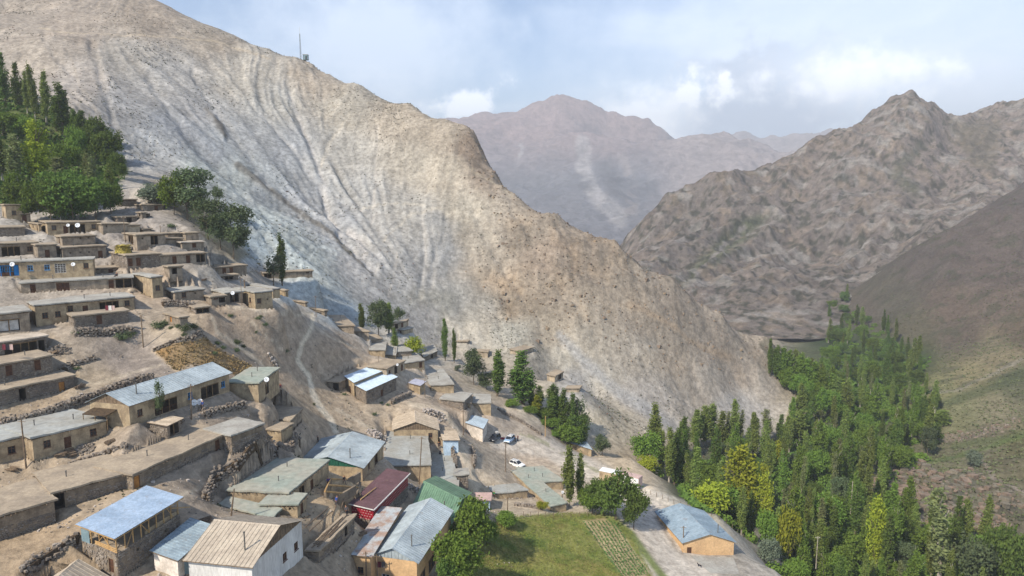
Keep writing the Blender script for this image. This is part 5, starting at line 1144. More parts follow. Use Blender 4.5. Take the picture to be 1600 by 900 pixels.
# the valley wood: the trees one can single out
VW = "trees of the valley wood"
for i, t in enumerate((('poplar',1020,632,20,212,"foremost grey poplar at the left corner of the valley wood"),('broad',1008,680,60,200,"round tree at the left corner of the valley wood beside the road"),('limetree',1012,715,46,192,"lime tinted tree by the road right of the white truck"),
    ('bright',1155,700,62,176,"bright yellow tree glowing in the middle of the valley wood"),('bright',1195,742,26,166,"small yellow-green tree right of the bright yellow one"),('bright',1372,778,34,158,"yellow-green poplar near the lower right of the wood"),('thin',1478,762,34,152,"tall poplar with a bare pale stem in front of the brown crag"),('silver',1516,706,28,222,"silvery bush on the slope above the brown crag"),
    ('willow',1530,830,90,150,"big grey-green tree in front of the brown crag"),('broaddark',1585,820,80,146,"dark tree at the lower right corner"),('silver',1205,838,46,146,"silvery bush beside the road bend at the bottom"),('limetree',1235,800,44,150,"lime tree above the road bend at the bottom"),('broad',1205,800,46,152,"round olive tree above the road bend at the bottom"),
    ('poplar',1443,612,18,300,"tall poplar touching the grey scree strip, rightmost of the tall ones"),('poplar',1460,640,22,275,"poplar at the right edge of the wood below the scree"),('darkpoplar',1428,625,20,290,"dark poplar second from the right edge of the wood"),('poplar',1398,630,20,300,"poplar third from the right edge of the wood"),('poplar',1372,640,20,295,"poplar fourth from the right edge of the wood"))):
    k, u, vt, wpx, D, lab = t; p = at(u, 800, D); zg = gz(p[0], D); ptree(k, u, vt, 800, wpx, lab, D, VW)
for k, u, vt, D, wpx in (('darkpoplar',1066,652,222,22),('poplar',1086,640,232,24),('poplar',1100,634,236,24),('poplar',1112,630,240,22),('poplar',1126,644,236,20),('thin',1133,642,240,10),('poplar',1147,626,246,18),('thin',1157,640,246,10),('poplar',1176,646,250,12),('thin',1197,640,255,16),('darkpoplar',1218,648,258,14),('poplar',1232,650,258,18),('poplar',1248,640,262,24),('darkpoplar',1262,628,270,20),('thin',1278,640,275,18),
    ('darkpoplar',1270,492,640,10),('darkpoplar',1277,490,660,9),('darkpoplar',1285,500,640,10),('darkpoplar',1292,510,610,10),('darkpoplar',1302,520,560,10),('darkpoplar',1268,505,600,12),('darkpoplar',1280,515,570,12)):
    ptree(k, u, vt, 700, wpx, {'darkpoplar': "dark poplar on the far side of the valley wood", 'poplar': "grey-green poplar in the far row of the valley wood", 'thin': "thin half bare poplar in the far row of the valley wood", 'greenpoplar': "fresh green poplar on the bank where the big slope ends"}[k], D, VW)
for i, (k, u, vt, vb, wpx) in enumerate((('darkpoplar',1203,529,588,12),('darkpoplar',1212,540,592,14),('greenpoplar',1222,543,598,18),('greenpoplar',1233,548,606,22),('greenpoplar',1246,552,612,24),('greenpoplar',1258,560,618,24),('greenpoplar',1270,566,624,24),('greenpoplar',1283,575,632,24),('greenpoplar',1296,584,640,22),('poplar',1240,546,600,12),('poplar',1252,552,604,12),('poplar',1264,560,612,14),('poplar',1278,568,620,14),
    ('broad',1228,575,610,26),('broad',1243,585,620,28),('broad',1259,592,630,30),('broad',1276,600,640,30),('poplar',1306,590,646,20),('poplar',1318,598,652,20),('broad',1296,610,650,32),('broaddark',1262,612,645,30),('poplar',1250,600,650,18),('greenpoplar',1280,606,655,22))):
    ptree(k, u, vt, vb, wpx, {'darkpoplar': "dark poplar standing first where the big slope ends above the wood", 'poplar': "grey-green poplar on the bank where the big slope ends", 'greenpoplar': "fresh green poplar on the bank where the big slope ends", 'broad': "round green tree on the bank where the big slope ends", 'broaddark': "round dark tree on the bank where the big slope ends"}[k], None, VW)
wood = [at(*q)[:2] for q in ((1008,760,196),(1090,700,226),(1180,690,250),(1250,650,285),(1262,600,305),(1300,540,470),(1280,500,620),(1320,500,640),(1400,540,470),(1440,570,400),(1440,610,345),(1470,680,268),(1440,735,232),(1385,760,210),(1390,810,190),(1480,830,180),(1600,880,160),(1640,950,142),(1250,950,136),(1222,880,140),(1150,815,158),(1060,770,180))]
def inside(p, P):
    ins = False
    for a, b in zip(P, P[1:] + P[:1]):
        if (a[1] > p[1]) != (b[1] > p[1]) and p[0] < (b[0] - a[0]) * (p[1] - a[1]) / (b[1] - a[1] + 1e-9) + a[0]: ins = not ins
    return ins
placed = [o.location.copy() for o in S.objects if o.get("category") == 'tree' and o.location.x > 25]
bx = [min(q[0] for q in wood), max(q[0] for q in wood), min(q[1] for q in wood), max(q[1] for q in wood)]; cand = []
fill = random.Random(11); tries = 0
while len(cand) < 270 and tries < 60000:
    tries += 1; y = math.exp(fill.uniform(math.log(bx[2]), math.log(bx[3]))); x = fill.uniform(bx[0], bx[1])
    if not inside((x, y), wood): continue
    dmin = 4.0 + max(0, y - 170) * .02
    if any((x - q[0]) ** 2 + (y - q[1]) ** 2 < dmin * dmin for q in cand) or any((x - q.x) ** 2 + (y - q.y) ** 2 < (dmin * .7) ** 2 for q in placed): continue
    cand.append((x, y))
zs = ground([c[0] for c in cand], [c[1] for c in cand])
LBL = dict(poplar="grey-green poplar", thin="thin half bare poplar", darkpoplar="dark columnar tree", greenpoplar="fresh green columnar tree", broad="round green tree", broaddark="round dark green tree", willow="round grey-green tree", limetree="round lime green tree")
def where(x, y, z):
    u, v = proj(x, y, z)
    if y > 430: return "at the far gorge end of the valley wood"
    if y > 330: return "in the back of the valley wood below the dark hillside"
    if u > 1395 and y > 235: return "on the right border of the valley wood below the scree"
    if u > 1360 and y < 235: return "in front of the brown crag" if y > 170 else "at the lower right bottom of the valley wood"
    if u < 1110: return "at the left end of the valley wood near the road"
    if y < 165: return "at the bottom of the valley wood near the road bend"
    if u < 1230 and y < 215: return "behind the roadside house in the valley wood"
    if u < 1290 and y > 225: return "along the foot of the big slope in the valley wood"
    return "deep in the left half of the valley wood" if u < 1290 else "deep in the right half of the valley wood"
for (x, y), z in zip(cand, zs):
    edge = y < 150
    k = fill.choices(list(LBL), (26, 12, 8, 18, 18, 8, 8, 3))[0]
    if y > 330: k = fill.choices(('darkpoplar', 'broaddark', 'poplar', 'broad'), (4, 4, 2, 2))[0]
    hgt = fill.uniform(11, 19) if k in ('poplar', 'thin', 'darkpoplar', 'greenpoplar') else fill.uniform(6, 10.5)
    if y < 150: hgt *= .72
    cap = (z + hgt); u_, v_ = proj(x, y, cap)
    tall = hgt > (15 if k in ('poplar', 'thin', 'darkpoplar', 'greenpoplar') else 8.3); tree(k, (x, y, z - .2), hgt, ('tall ' if tall else 'low ') + LBL[k] + ' ' + where(x, y, z), VW)
# undergrowth of the wood, garden grass, crops, mountain scrub: nobody could count these
def tufts(name, pts, size, mat, blades=6, spread=.5, tall=1.0, seed=1, kind="stuff"):
    r = np.random.default_rng(seed); pts = np.asarray(pts, float); n = len(pts); V = np.empty((n, blades, 4, 3)); s = size * (.6 + .8 * r.random((n, 1)))
    a = r.random((n, blades)) * 6.283; tilt = r.random((n, blades)) * 1.1; q = r.random((n, blades)) ** .5 * spread * s
    bx_, by_ = np.cos(a), np.sin(a); base = np.stack([pts[:, None, 0] + bx_ * q, pts[:, None, 1] + by_ * q, np.repeat(pts[:, None, 2], blades, 1) + s * .02], -1)
    side = np.stack([-by_, bx_, 0 * a], -1) * (s * .32)[..., None]; up = np.stack([bx_ * np.sin(tilt), by_ * np.sin(tilt), np.cos(tilt) * tall], -1) * (s * (.5 + .5 * r.random((n, blades))))[..., None]
    V[:, :, 0] = base - side - up * .12; V[:, :, 1] = base + side - up * .12; V[:, :, 2] = base + side * .7 + up; V[:, :, 3] = base - side * .7 + up
    V = V.reshape(-1, 3); F = np.arange(len(V)).reshape(-1, 4); me = bpy.data.meshes.new(name); me.from_pydata(V.tolist(), [], F.tolist()); me.materials.append(mat); me.update(); return link(name, me, None, kind)
wallmat('scrub', (84,86,62), (62,66,46), scale=.6, bmp=0); wallmat('scrub_green', (104,110,76), (84,90,62), scale=.6, bmp=0); wallmat('scrub_red', (110,80,66), (88,68,56), scale=.6, bmp=0); wallmat('grass', (128,130,66), (98,112,50), scale=.25, bmp=0); wallmat('grass_dry', (152,130,88), (128,112,78), scale=.6, bmp=0); wallmat('crop_leaf', (92,118,64), (76,104,56), scale=.8, bmp=0); wallmat('undergrowth', (88,114,48), (68,94,40), scale=.25, bmp=0)
rs = np.random.default_rng(17)
def scatter(n, u0, u1, D0, D1, dens):
    u = rs.uniform(u0, u1, n); D = np.exp(rs.uniform(math.log(D0), math.log(D1), n)); x = (u - 800) / FPX * D * 1.03; z, ch, m, uu, vv = ground(x, D, True)
    k = rs.random(n) < dens(x, D, z, ch, m, uu, vv); return np.stack([x[k], D[k], z[k]], -1)
def d_mtn(x, y, z, ch, m, u, v):
    c = .10 + 2.2 * sstep(-.02, .22, fbm(x / 20., y / 20., 4, 131)) * (1 + .8 * bil(FLOW2, x, y)).clip(.1, 2); return m * c * .5 * (1 - .75 * seg_mask(u, v, [(872,520),(905,560),(960,610),(1050,665)], 20)) * (1 - .6 * sstep(.5, .9, ch[..., 3]))
mp = scatter(52000, -80, 1290, 195, 470, d_mtn)
tufts("scrub", mp[::6], .42, M['scrub_red'], 3, .6, .7, 2); tufts("scrub", np.delete(mp, np.s_[::6], 0), .44, M['scrub'], 3, .55, .7, 3)
tufts("scrub", scatter(14000, 1380, 1700, 180, 720, lambda x, y, z, ch, m, u, v: (v > 300) * (ch[..., 1] < ch[..., 0] * 1.02) * .6), .75, M['scrub_green'], 4, .6, .6, 4)
tufts("scrub", scatter(7000, -40, 760, 80, 200, lambda x, y, z, ch, m, u, v: (m < .3) * (fbm(x / 9., y / 9., 3, 141) > .10) * .3 * (v > 290)), .34, M['scrub'], 5, .7, .6, 5)
und = lambda x, y, z, ch, m, u, v: (ch[..., 1] > ch[..., 0] * 1.12) * (x > 30) * .9
up_ = scatter(26000, 980, 1660, 120, 420, und); tufts("undergrowth", up_, .95, M['undergrowth'], 5, .9, .9, 6)
tufts("undergrowth", scatter(5000, -80, 220, 170, 320, lambda x, y, z, ch, m, u, v: poly_mask(u, v, [(-60,150),(0,140),(60,170),(110,180),(160,215),(200,262),(180,300),(100,330),(40,320),(-60,320)], 3)), 1.0, M['undergrowth'], 6, .8, .8, 7)
tufts("grass", scatter(26000, 670, 1060, 98, 146, lambda x, y, z, ch, m, u, v: poly_mask(u, v, GARDEN, 3) * (1 - poly_mask(u, v, CROPS, 2)) * .8), .17, M['grass'], 4, .9, .8, 8)
tufts("dry_grass", scatter(9000, 220, 420, 112, 150, lambda x, y, z, ch, m, u, v: poly_mask(u, v, DRYFIELD, 2) * .8), .30, M['grass_dry'], 4, .8, .8, 9)
cr = []
a0, a1, b0, b1 = hit(912, 816), hit(958, 813), hit(974, 902), hit(1013, 898)
for i in range(9):
    p, q = a0 + (a1 - a0) * i / 8, b0 + (b1 - b0) * i / 8; n = 70
    for j in range(n): s = (j + rs.random()) / n; cr.append(p + (q - p) * s + rs.normal(size=3) * .05)
cr = np.array(cr); cr[:, 2] = ground(cr[:, 0], cr[:, 1]); tufts("crop_rows", cr, .26, M['crop_leaf'], 6, .6, .8, 10)
def thicket():
    r = np.random.default_rng(23); n = 620; y = np.exp(r.uniform(math.log(140), math.log(640), 4 * n)); x = r.uniform(bx[0], bx[1], 4 * n); k = [i for i in range(4 * n) if inside((x[i], y[i]), wood)][:n]
    x, y = x[k], y[k]; z = ground(x, y); q = 150; n = len(k); R = r.uniform(1.6, 3.0, (n, 1)); d = r.normal(size=(n, q, 3)); d /= np.linalg.norm(d, axis=2, keepdims=True); d[..., 2] = abs(d[..., 2])
    P = np.stack([x, y, z], -1)[:, None] + d * (R * (.55 + .5 * r.random((n, q))))[..., None]; N = d + r.normal(size=d.shape) * .7; N /= np.linalg.norm(N, axis=2, keepdims=True)
    U = np.cross(N, r.normal(size=d.shape)); U /= np.linalg.norm(U, axis=2, keepdims=True); W_ = np.cross(N, U); s = (.28 + .25 * r.random((n, q)))[..., None]
    V = np.stack([P - U * s, P - W_ * s * .6, P + U * s, P + W_ * s * .6], 2).reshape(-1, 3); me = bpy.data.meshes.new("thicket"); me.from_pydata(V.tolist(), [], np.arange(len(V)).reshape(-1, 4).tolist()); me.materials.append(M['leaf_green']); me.update(); link("thicket", me, None, "stuff")
thicket()
# green shrubs on the bare village slope: these one can count
SH = "green shrubs on the bare slope"
shrub_me = [crown_mesh("shrub", 'broad', 1.2, 1.0, 60, .26, 400 + i, .05) for i in range(3)]
for m_ in shrub_me: m_.materials.append(M['leaf_willow'])
def shrub(u, v, wpx, lab):
    p = hit(u, v); o = link("shrub", tr.choice(shrub_me)); s = wpx * p[1] / FPX / 2.2; o.location = p - (0, 0, .1); o.scale = (s, s, s * .8); o.rotation_euler = (0, 0, tr.random() * 6); tag(o, lab, "shrub", SH)
for u, v, wp, lab in ((248,512,20,"big shrub left of the tiny hut with the orange door"),(258,508,12,"shrub between the big shrub and the orange door hut"),(267,513,8,"small shrub below the orange door hut"),(278,511,10,"shrub at the right foot of the orange door hut"),(288,516,18,"widest shrub of the patch right of the orange door hut"),(301,513,14,"shrub on the right end of the patch by the path"),(288,524,9,"lowest shrub of the patch above the dry field"),
    (122,522,14,"shrub under the rubble wall of the stone cellar"),(194,530,22,"dark low shrub on the gravel slope right of the cellar"),(207,522,12,"shrub just below the end of the rubble wall"),(360,494,8,"shrub just below the footpath by the goat shed"),(403,499,9,"upper shrub of three on the smooth slope"),(408,495,6,"tiny shrub right above the upper one on the smooth slope"),(414,508,9,"lower shrub on the smooth slope"),(400,519,6,"lone dot of a shrub lowest on the smooth slope"),
    (340,538,10,"shrub on the upper bank beside the dry field"),(349,545,10,"shrub on the bank next below the upper one"),(371,537,13,"shrub in the middle of the hollow path bank"),(370,549,11,"shrub beside the lower dry field corner"),(380,542,8,"shrub right of the hollow path bank"),(336,553,9,"shrub inside the dry field"),(447,546,9,"shrub alone in front of the winding track"),(120,577,10,"shrub on the gravel slope above the orange board house"),(538,617,7,"shrub beside the lower bright metal roof"),(585,648,8,"round shrub on the earth bank below the metal roofed house"),(596,630,6,"left shrub of three on the terraced bank"),(606,633,6,"middle shrub of three on the terraced bank"),(616,630,6,"right shrub of three on the terraced bank"),(490,632,6,"shrub above the lone walking figure"),(268,355,11,"grey-green shrub high on the spur under the willows")):
    shrub(u, v, wp, lab)
# ------------------------------------------------------------ barn with the ribbed blue roof
def barn():
    c = BARN['c'].copy(); zb = c[1][2] - BARN['h']; loc = np.array((c[1][0], c[1][1], zb)); c = c - loc; zt = c[1][2]; zs = zt - 2.2
    root = empty("barn", tuple(loc), "open timber barn on stone walls under a ribbed light blue roof", "barn", "buildings of the hillside village")
    fR, fL = Face(c[1], c[2], 0, zs, c[0]), Face(c[0], c[1], 0, zs, c[2]); fB, fK = Face(c[2], c[3], 0, zs, c[0]), Face(c[3], c[0], 0, zs, c[2])
    oR, oL = parse('v@.3 v@.75', fR), parse('d@.82', fL); mb = MB(); wall_face(mb, fR, oR); wall_face(mb, fL, oL); wall_face(mb, fB, []); wall_face(mb, fK, [])
    wall = mb.build("wall", [M['mixed'], M['dark']], root); fit_openings(root, fL, oL)
    st = MB(); stones_on(st, fR, 0, zs, 3, .32, -1.2, oR); stones_on(st, fL, 0, zs, 4, .32, -.9, oL); st.build("stones", [M['stone_a'], M['stone_b']], wall)["kind"] = "stuff"
    fl = MB(); d = [p.copy() for p in c]; 
    for p in d: p[2] = zs - .05
    fl.box8([p - (0, 0, .2) for p in (d[1], d[2], d[3], d[0])] + [d[1], d[2], d[3], d[0]]); fl.build("loft_floor", M['mud_roof'], root)
    e1, e2 = (c[2] - c[1]), (c[0] - c[1]); l1, l2 = np.linalg.norm(e1), np.linalg.norm(e2); u1, u2 = e1 / l1, e2 / l2; up = lambda z: np.array((0, 0, z))
    for i in range(9):
        p = c[1] + u1 * (.15 + (l1 - .3) * i / 8) + u2 * .15; q = MB(); q.bar((p[0], p[1], zs), (p[0], p[1], zt - .05), .075, n=6); q.build("post", M['new_wood'], root)
    for i in range(1, 5):
        p = c[1] + u2 * (.15 + (l2 - .3) * i / 4) + u1 * .15; q = MB(); q.bar((p[0], p[1], zs), (p[0], p[1], zt - .05), .075, n=6); q.build("post", M['new_wood'], root)
    for a, b in ((.15, .28), (.5, .36), (.9, .78)):
        p, q = c[1] + u1 * l1 * a + u2 * .1, c[1] + u1 * l1 * b + u2 * .1; k = MB(); k.bar((p[0], p[1], zs), (q[0], q[1], zt - .1), .05, n=5); k.build("brace", M['new_wood'], root)
    for a, b in ((.1, .45), (.62, .3), (.9, .65)):
        p, q = c[1] + u2 * l2 * a + u1 * .1, c[1] + u2 * l2 * b + u1 * .1; k = MB(); k.bar((p[0], p[1], zs), (q[0], q[1], zt - .1), .055, n=5); k.build("brace", M['new_wood'], root)
    for i in range(3):
        k = MB(); p, q = c[1] + u1 * .08 + up(0), c[1] + u1 * .08 + u2 * l2 * .62; k.bar((p[0], p[1], zs + .15 + .22 * i), (q[0], q[1], zs + .3 + .16 * i), .06, n=5); k.build("rail", M['new_wood'], root)
    sc_ = MB(); f2 = Face(c[0] - u2 * 1.6, c[0], zs, zt - .05, c[2]); f2.slab(sc_, 0, f2.W, 0, zt - zs - .05, -.04, .0); sc_.build("tin_screen", M['gate_metal'], root)
    pn = MB(); fr2 = Face(c[2] - u1 * l1 * .55, c[2], zs, zt, c[0]); fr2.slab(pn, 0, fr2.W, 0, .55, .25, .3); pn.build("mud_panel", M['tan'], root)
    a, b, d_, e = c[1] - u1 * .5 - u2 * .45, c[2] + u1 * .5 - u2 * .45, c[3] + u1 * .5 + u2 * .45, c[0] - u1 * .5 + u2 * .45
    rf = MB()
    for k in range(10): rf.bar(a + (b - a) * k / 9 + up(.02), e + (d_ - e) * k / 9 + up(.02), .05, n=4)
    for k in range(5): rf.bar(a + (e - a) * k / 4 - up(.06), b + (d_ - b) * k / 4 - up(.06), .05, n=4)
    roof = rf.build("roof", M['new_wood'], root); sheets(roof, a + up(.09), b + up(.09), d_ + up(.09), e + up(.09), M['barn_sheet'], 12, "roof_sheet", ribs=4)
    lg = MB(); p = c[2] + up(-.9); lg.bar(p - u1 * 1.2 + u2 * .4, p + u1 * 1.0 - u2 * 1.1 - up(.5), .07, n=6); lg.build("jutting_beam", M['new_wood'], root)
barn()

# ------------------------------------------------------------ dry stone walls, banks of rubble
def stone_block(mb, p, s, r, mi):
    V = []; a = r.random() * 6.28; ca, sa = math.cos(a), math.sin(a)
    for z in (-.5, .5):
        for x, y in ((-.5, -.5), (.5, -.5), (.5, .5), (-.5, .5)):
            k = r.uniform(.7, 1.05); X, Y = x * k * s[0], y * k * s[1]; V.append((p[0] + X * ca - Y * sa, p[1] + X * sa + Y * ca, p[2] + z * s[2] * r.uniform(.75, 1.05)))
    mb.box8(V, mi)
def dry_wall(lab, pts, h_, thick=.5, seed=1, group="dry stone walls", size=.42, cover=None):
    r = random.Random(seed); P = [hit(*q) for q in pts]; base = P[0]; root = empty("stone_wall", tuple(base), lab, "wall", group); mb = MB(); core = MB()
    for a, b in zip(P, P[1:]):
        d = b - a; l = np.hypot(d[0], d[1]); n = max(1, int(l / 1.5)); t = d / l; nr = np.array((-t[1], t[0], 0))
        for i in range(n):
            p, q = a + d * i / n, a + d * (i + 1) / n; pz, qz = gz(p[0], p[1]), gz(q[0], q[1]); V = []
            for z0 in (-.8, h_ * .86):
                for w, zz_, s in ((p, pz, -1), (q, qz, -1), (q, qz, 1), (p, pz, 1)): V.append((w[0] + nr[0] * s * thick * .36 - base[0], w[1] + nr[1] * s * thick * .36 - base[1], zz_ + z0 - base[2]))
            core.box8(V)
        m = int(l / (size * .8)); rows = max(1, int(h_ / (size * .62)))
        for j in range(rows + 1):
            for i in range(m):
                s = (i + r.random()) / m; p = a + d * s; gzv = a[2] + d[2] * s if False else None
                for side in (-1, 1, 0):
                    if side == 0 and j != rows: continue
                    if r.random() < .12: continue
                    q = p + nr * side * thick * .42 * r.uniform(.8, 1.15); stone_block(mb, (q[0], q[1], 1e3 + j * size * .62 + r.uniform(-.05, .08)), (size * r.uniform(.7, 1.5), size * r.uniform(.6, 1.0), size * r.uniform(.5, .85)), r, r.randint(0, 1))
    V = np.array(mb.v); x, y = V[::8, 0], V[::8, 1]; g = ground(x, y); V[:, 2] += np.repeat(g, 8) - 1e3; V -= base; mb.v = [tuple(q) for q in V]
    core.build("core", M['brush'], root); mb.build("stones", [M['stone_a'], M['stone_b']], root)["kind"] = "stuff"
    return root
dry_wall("long rubble retaining wall above the long silver roofed house", [(2,668),(40,662),(85,648),(130,630),(170,616),(205,603),(240,594)], 1.5, .8, 1)
dry_wall("curving dark stone wall left of the green-grey flat roof", [(372,733),(352,742),(336,756),(328,772),(322,782)], 1.3, .8, 2)
dry_wall("broken rubble wall under the squat stone cellar", [(116,524),(140,523),(160,524),(182,522),(210,520)], 1.1, .7, 3)
dry_wall("low stone wall stepping down below the little beam end hut", [(372,733),(400,716),(436,704),(468,694)], .9, .6, 4)
dry_wall("short stone row crossing the long terrace behind the flat roof", [(108,727),(135,717),(165,708),(200,699)], .4, .5, 5)
dry_wall("thin stone edge along the top of the dry field", [(240,548),(262,539),(300,532),(322,529)], .5, .5, 6)
dry_wall("crumbling stone line on the gravel slope above the rubble wall", [(88,584),(110,575),(132,566),(150,561)], .7, .6, 7)
dry_wall("stone yard wall right of the lilac roofed hut", [(612,632),(628,624),(642,618)], 1.1, .5, 8)
dry_wall("stone garden wall with bushes before the far end of the long silver roof", [(320,652),(340,646),(358,641),(384,636)], 1.0, .6, 9)
dry_wall("low wall on the brink of the parking ground", [(778,640),(800,652),(822,664),(846,680)], .6, .7, 10)
dry_wall("grey stone heap wall beside the square tall house", [(254,478),(268,476),(286,478),(304,482)], 1.0, 1.2, 11)
dry_wall("stone lane wall beside the small tower hut", [(706,708),(711,722),(712,734)], 1.5, .6, 12)
dry_wall("stone edge wall right of the narrow path by the tower hut", [(738,702),(742,716),(741,732)], .8, .5, 13)
dry_wall("retaining wall dropping from the path beside the ribbed roof barn", [(36,897),(64,878),(96,858),(124,842)], .7, .7, 14)
dry_wall("low rubble row at the roadside right of the pinkish shop", [(804,790),(826,792),(846,796)], .6, .7, 15)
def rubble(name, lab, cat, u, v, wm, n, size, seed, mats, flat=.35):
    r = random.Random(seed); p = hit(u, v); mb = MB(); root = empty(name, tuple(p), lab, cat, "heaps lying about the village")
    for i in range(n):
        a, q = r.random() * 6.28, r.random() ** .6; x, y = math.cos(a) * q * wm, math.sin(a) * q * wm * .7; z = gz(p[0] + x, p[1] + y) - p[2] + (1 - q) * wm * flat * r.random()
        s = size * r.uniform(.5, 1.3); stone_block(mb, (x, y, z + s * .2), (s, s * .8, s * .6), r, r.randint(0, 1))
    mb.build("stones", mats, root)["kind"] = "stuff"
wallmat('pale_stone', (196,186,176), (168,158,150), scale=1.2, bmp=.03)
rubble("stone_heap", "heap of pale building stones behind the green gabled house", "stone heap", 594, 684, 3.2, 200, .45, 1, [M['pale_stone'], M['stone_b']])
rubble("stone_heap", "heap of pale building stones behind the plank gabled house", "stone heap", 678, 648, 3.0, 160, .45, 2, [M['pale_stone'], M['stone_b']])
rubble("stone_heap", "small white stone heap above the greenish flat roofed house", "stone heap", 428, 567, 1.3, 60, .4, 3, [M['pale_stone'], M['stone_a']])
rubble("stone_heap", "rubble under the front wall of the house beside the big white dish", "stone heap", 134, 702, 1.5, 60, .4, 4, [M['stone_a'], M['stone_b']])
rubble("stone_heap", "grey rubble at the back end of the maroon roof", "stone heap", 646, 764, 2.2, 110, .4, 5, [M['stone_a'], M['pale_stone']])
rubble("stone_heap", "dark rubble beside the low porch with bundles", "stone heap", 92, 548, 2.2, 110, .4, 6, [M['stone_a'], M['stone_b']])
rubble("stone_heap", "white stone heap in front of the long silver roofed house", "stone heap", 318, 640, 1.4, 50, .4, 7, [M['pale_stone'], M['stone_a']])
rubble("stone_heap", "rocks strewn below the L shaped flat house", "stone heap", 812, 776, 3.0, 70, .35, 8, [M['pale_stone'], M['stone_a']], .1)
# loose rock and stones all over: uncountable
def rocks(name, pts, smin, smax, mats, seed):
    r = random.Random(seed); mb = MB()
    for p in pts: s = r.uniform(smin, smax) * (1 if r.random() < .85 else 1.8); stone_block(mb, (p[0], p[1], p[2] + s * .12), (s, s * r.uniform(.6, 1), s * r.uniform(.45, .9)), r, r.randint(0, len(mats) - 1))
    mb.build(name, mats, None, kind="stuff")
wallmat('crag_a', (150,132,110), (124,108,92), scale=.5, bmp=.1); wallmat('crag_b', (134,116,100), (108,94,82), scale=.5, bmp=.1); wallmat('crag_c', (120,112,98), (94,88,76), scale=.5, bmp=.1)
rocks("rocks", scatter(9000, 480, 1290, 200, 420, lambda x, y, z, ch, m, u, v: m * sstep(.35, .8, ch[..., 3]) * .8), .25, .85, [M['crag_a'], M['crag_b']], 1)
rocks("rocks", scatter(2600, 1360, 1640, 165, 235, lambda x, y, z, ch, m, u, v: sstep(.45, .8, ch[..., 3]) * .9), .5, 2.0, [M['crag_c'], M['crag_b']], 2)
rocks("stones", scatter(5200, -40, 800, 74, 175, lambda x, y, z, ch, m, u, v: (m < .3) * (fbm(x / 6., y / 6., 3, 151) > .06) * (v > 300) * .7), .10, .30, [M['stone_a'], M['pale_stone'], M['stone_b']], 3)
rocks("scree", scatter(3000, 1430, 1600, 200, 330, lambda x, y, z, ch, m, u, v: seg_mask(u, v, [(1450,690),(1530,680),(1600,660)], 12)), .3, .8, [M['crag_b'], M['stone_a']], 4)

# ------------------------------------------------------------ poles and wires
PG = "wooden poles of the village"
def pole(u, vb, vt, lab, lean=0.0, r0=.13, D=None, cross=True, mat='grey_wood', name="utility_pole", cat="pole"):
    p = hit(u, vb) if D is None else at(u, vb, D)
    ht = (at(u, vt, p[1])[2] - p[2]); e = empty(name, tuple(p), lab, cat, PG); e.rotation_euler = (0, lean, 0)
    m = MB(); m.bar((0, 0, -.6), (0, 0, ht), r0, r0 * .7, n=8); m.build("shaft", M[mat], e)
    if cross:
        m = MB(); m.bar((-.55, 0, ht - .35), (.55, 0, ht - .35), .05, n=4); m.build("crossarm", M[mat], e)
        for x in (-.45, .45): q = MB(); q.bar((x, 0, ht - .32), (x, 0, ht - .16), .045, n=6); q.build("insulator", M['trim_white'], e)
    e["top"] = [p[0] + math.sin(lean) * ht, p[1], p[2] + math.cos(lean) * ht]; return e
PL = [pole(41, 732, 655, "tall weathered pole beside the big white dish at the left edge"), pole(224, 543, 492, "pole standing alone on the gravel slope left of the dry field"), pole(384, 476, 437, "thick brown pole before the tall tan house on the spur", r0=.2), pole(378, 476, 432, "thin pole behind the thick brown one on the spur", r0=.08),
    pole(494, 496, 462, "thin pole on the crest at the top of the winding track", r0=.09), pole(724, 680, 640, "pole left of the white washed hut by the parking ground"), pole(790, 737, 690, "pole between the pickup and the L shaped flat house"), pole(655, 757, 682, "leaning pole before the end wall of the big long house", lean=.07), pole(361, 808, 763, "bare pole leaning right behind the brown roofed house", lean=.16, cross=False),
    pole(852, 682, 650, "pale post at the brink of the gully beyond the parked cars", mat='new_wood', cross=False), pole(793, 812, 777, "pole in front of the rubble beside the garden"), pole(877, 786, 746, "pole leaning against the L shaped flat house", lean=.1), pole(1275, 885, 838, "pale pole inside the valley wood near the road", D=148, mat='bark_pale'), pole(1329, 800, 752, "thin pale pole deep inside the valley wood", D=185, mat='bark_pale', cross=False),
    pole(573, 912, 862, "left of two poles before the orange plastered house", D=95), pole(590, 912, 866, "right of two poles before the orange plastered house", D=95.5, r0=.1), pole(299, 655, 600, "pole leaning over the pair of dishes", lean=.05), pole(592, 576, 556, "slim pole at the upper bright metal roof", r0=.07), pole(618, 562, 543, "slim pole on the crest houses below the clump of poplars", r0=.07),
    pole(1067, 858, 822, "short fork topped pole at the corner of the roadside house"), pole(664, 620, 592, "pole beside the lilac roofed hut", r0=.08), pole(252, 380, 352, "pole before the cramped houses on the upper terraces", r0=.09), pole(196, 379, 338, "tall thin pole before the yellow-edged open stall", r0=.1)]
def wires():
    for i, j, lab in ((5, 6, "sagging wire from the white hut to the pole by the pickup"), (6, 10, "sagging wire from the pickup pole down to the garden pole"), (7, 5, "sagging wire from the leaning pole to the white washed hut"), (1, 2, "sagging wire from the gravel slope pole up to the spur"), (10, 11, "sagging wire between garden pole and the leaning pole")):
        a, b = PL[i]["top"], PL[j]["top"]; mb = MB(); A, B = Vector(a) - Vector((0, 0, .2)), Vector(b) - Vector((0, 0, .2)); prev = A
        for k in range(1, 10):
            t = k / 9; q = A.lerp(B, t) - Vector((0, 0, 1.2 * 4 * t * (1 - t))); mb.bar(prev, q, .02, n=3); prev = q
        tag(mb.build("wire", M['pipe']), lab, "wire", "wires between the poles")
wires()

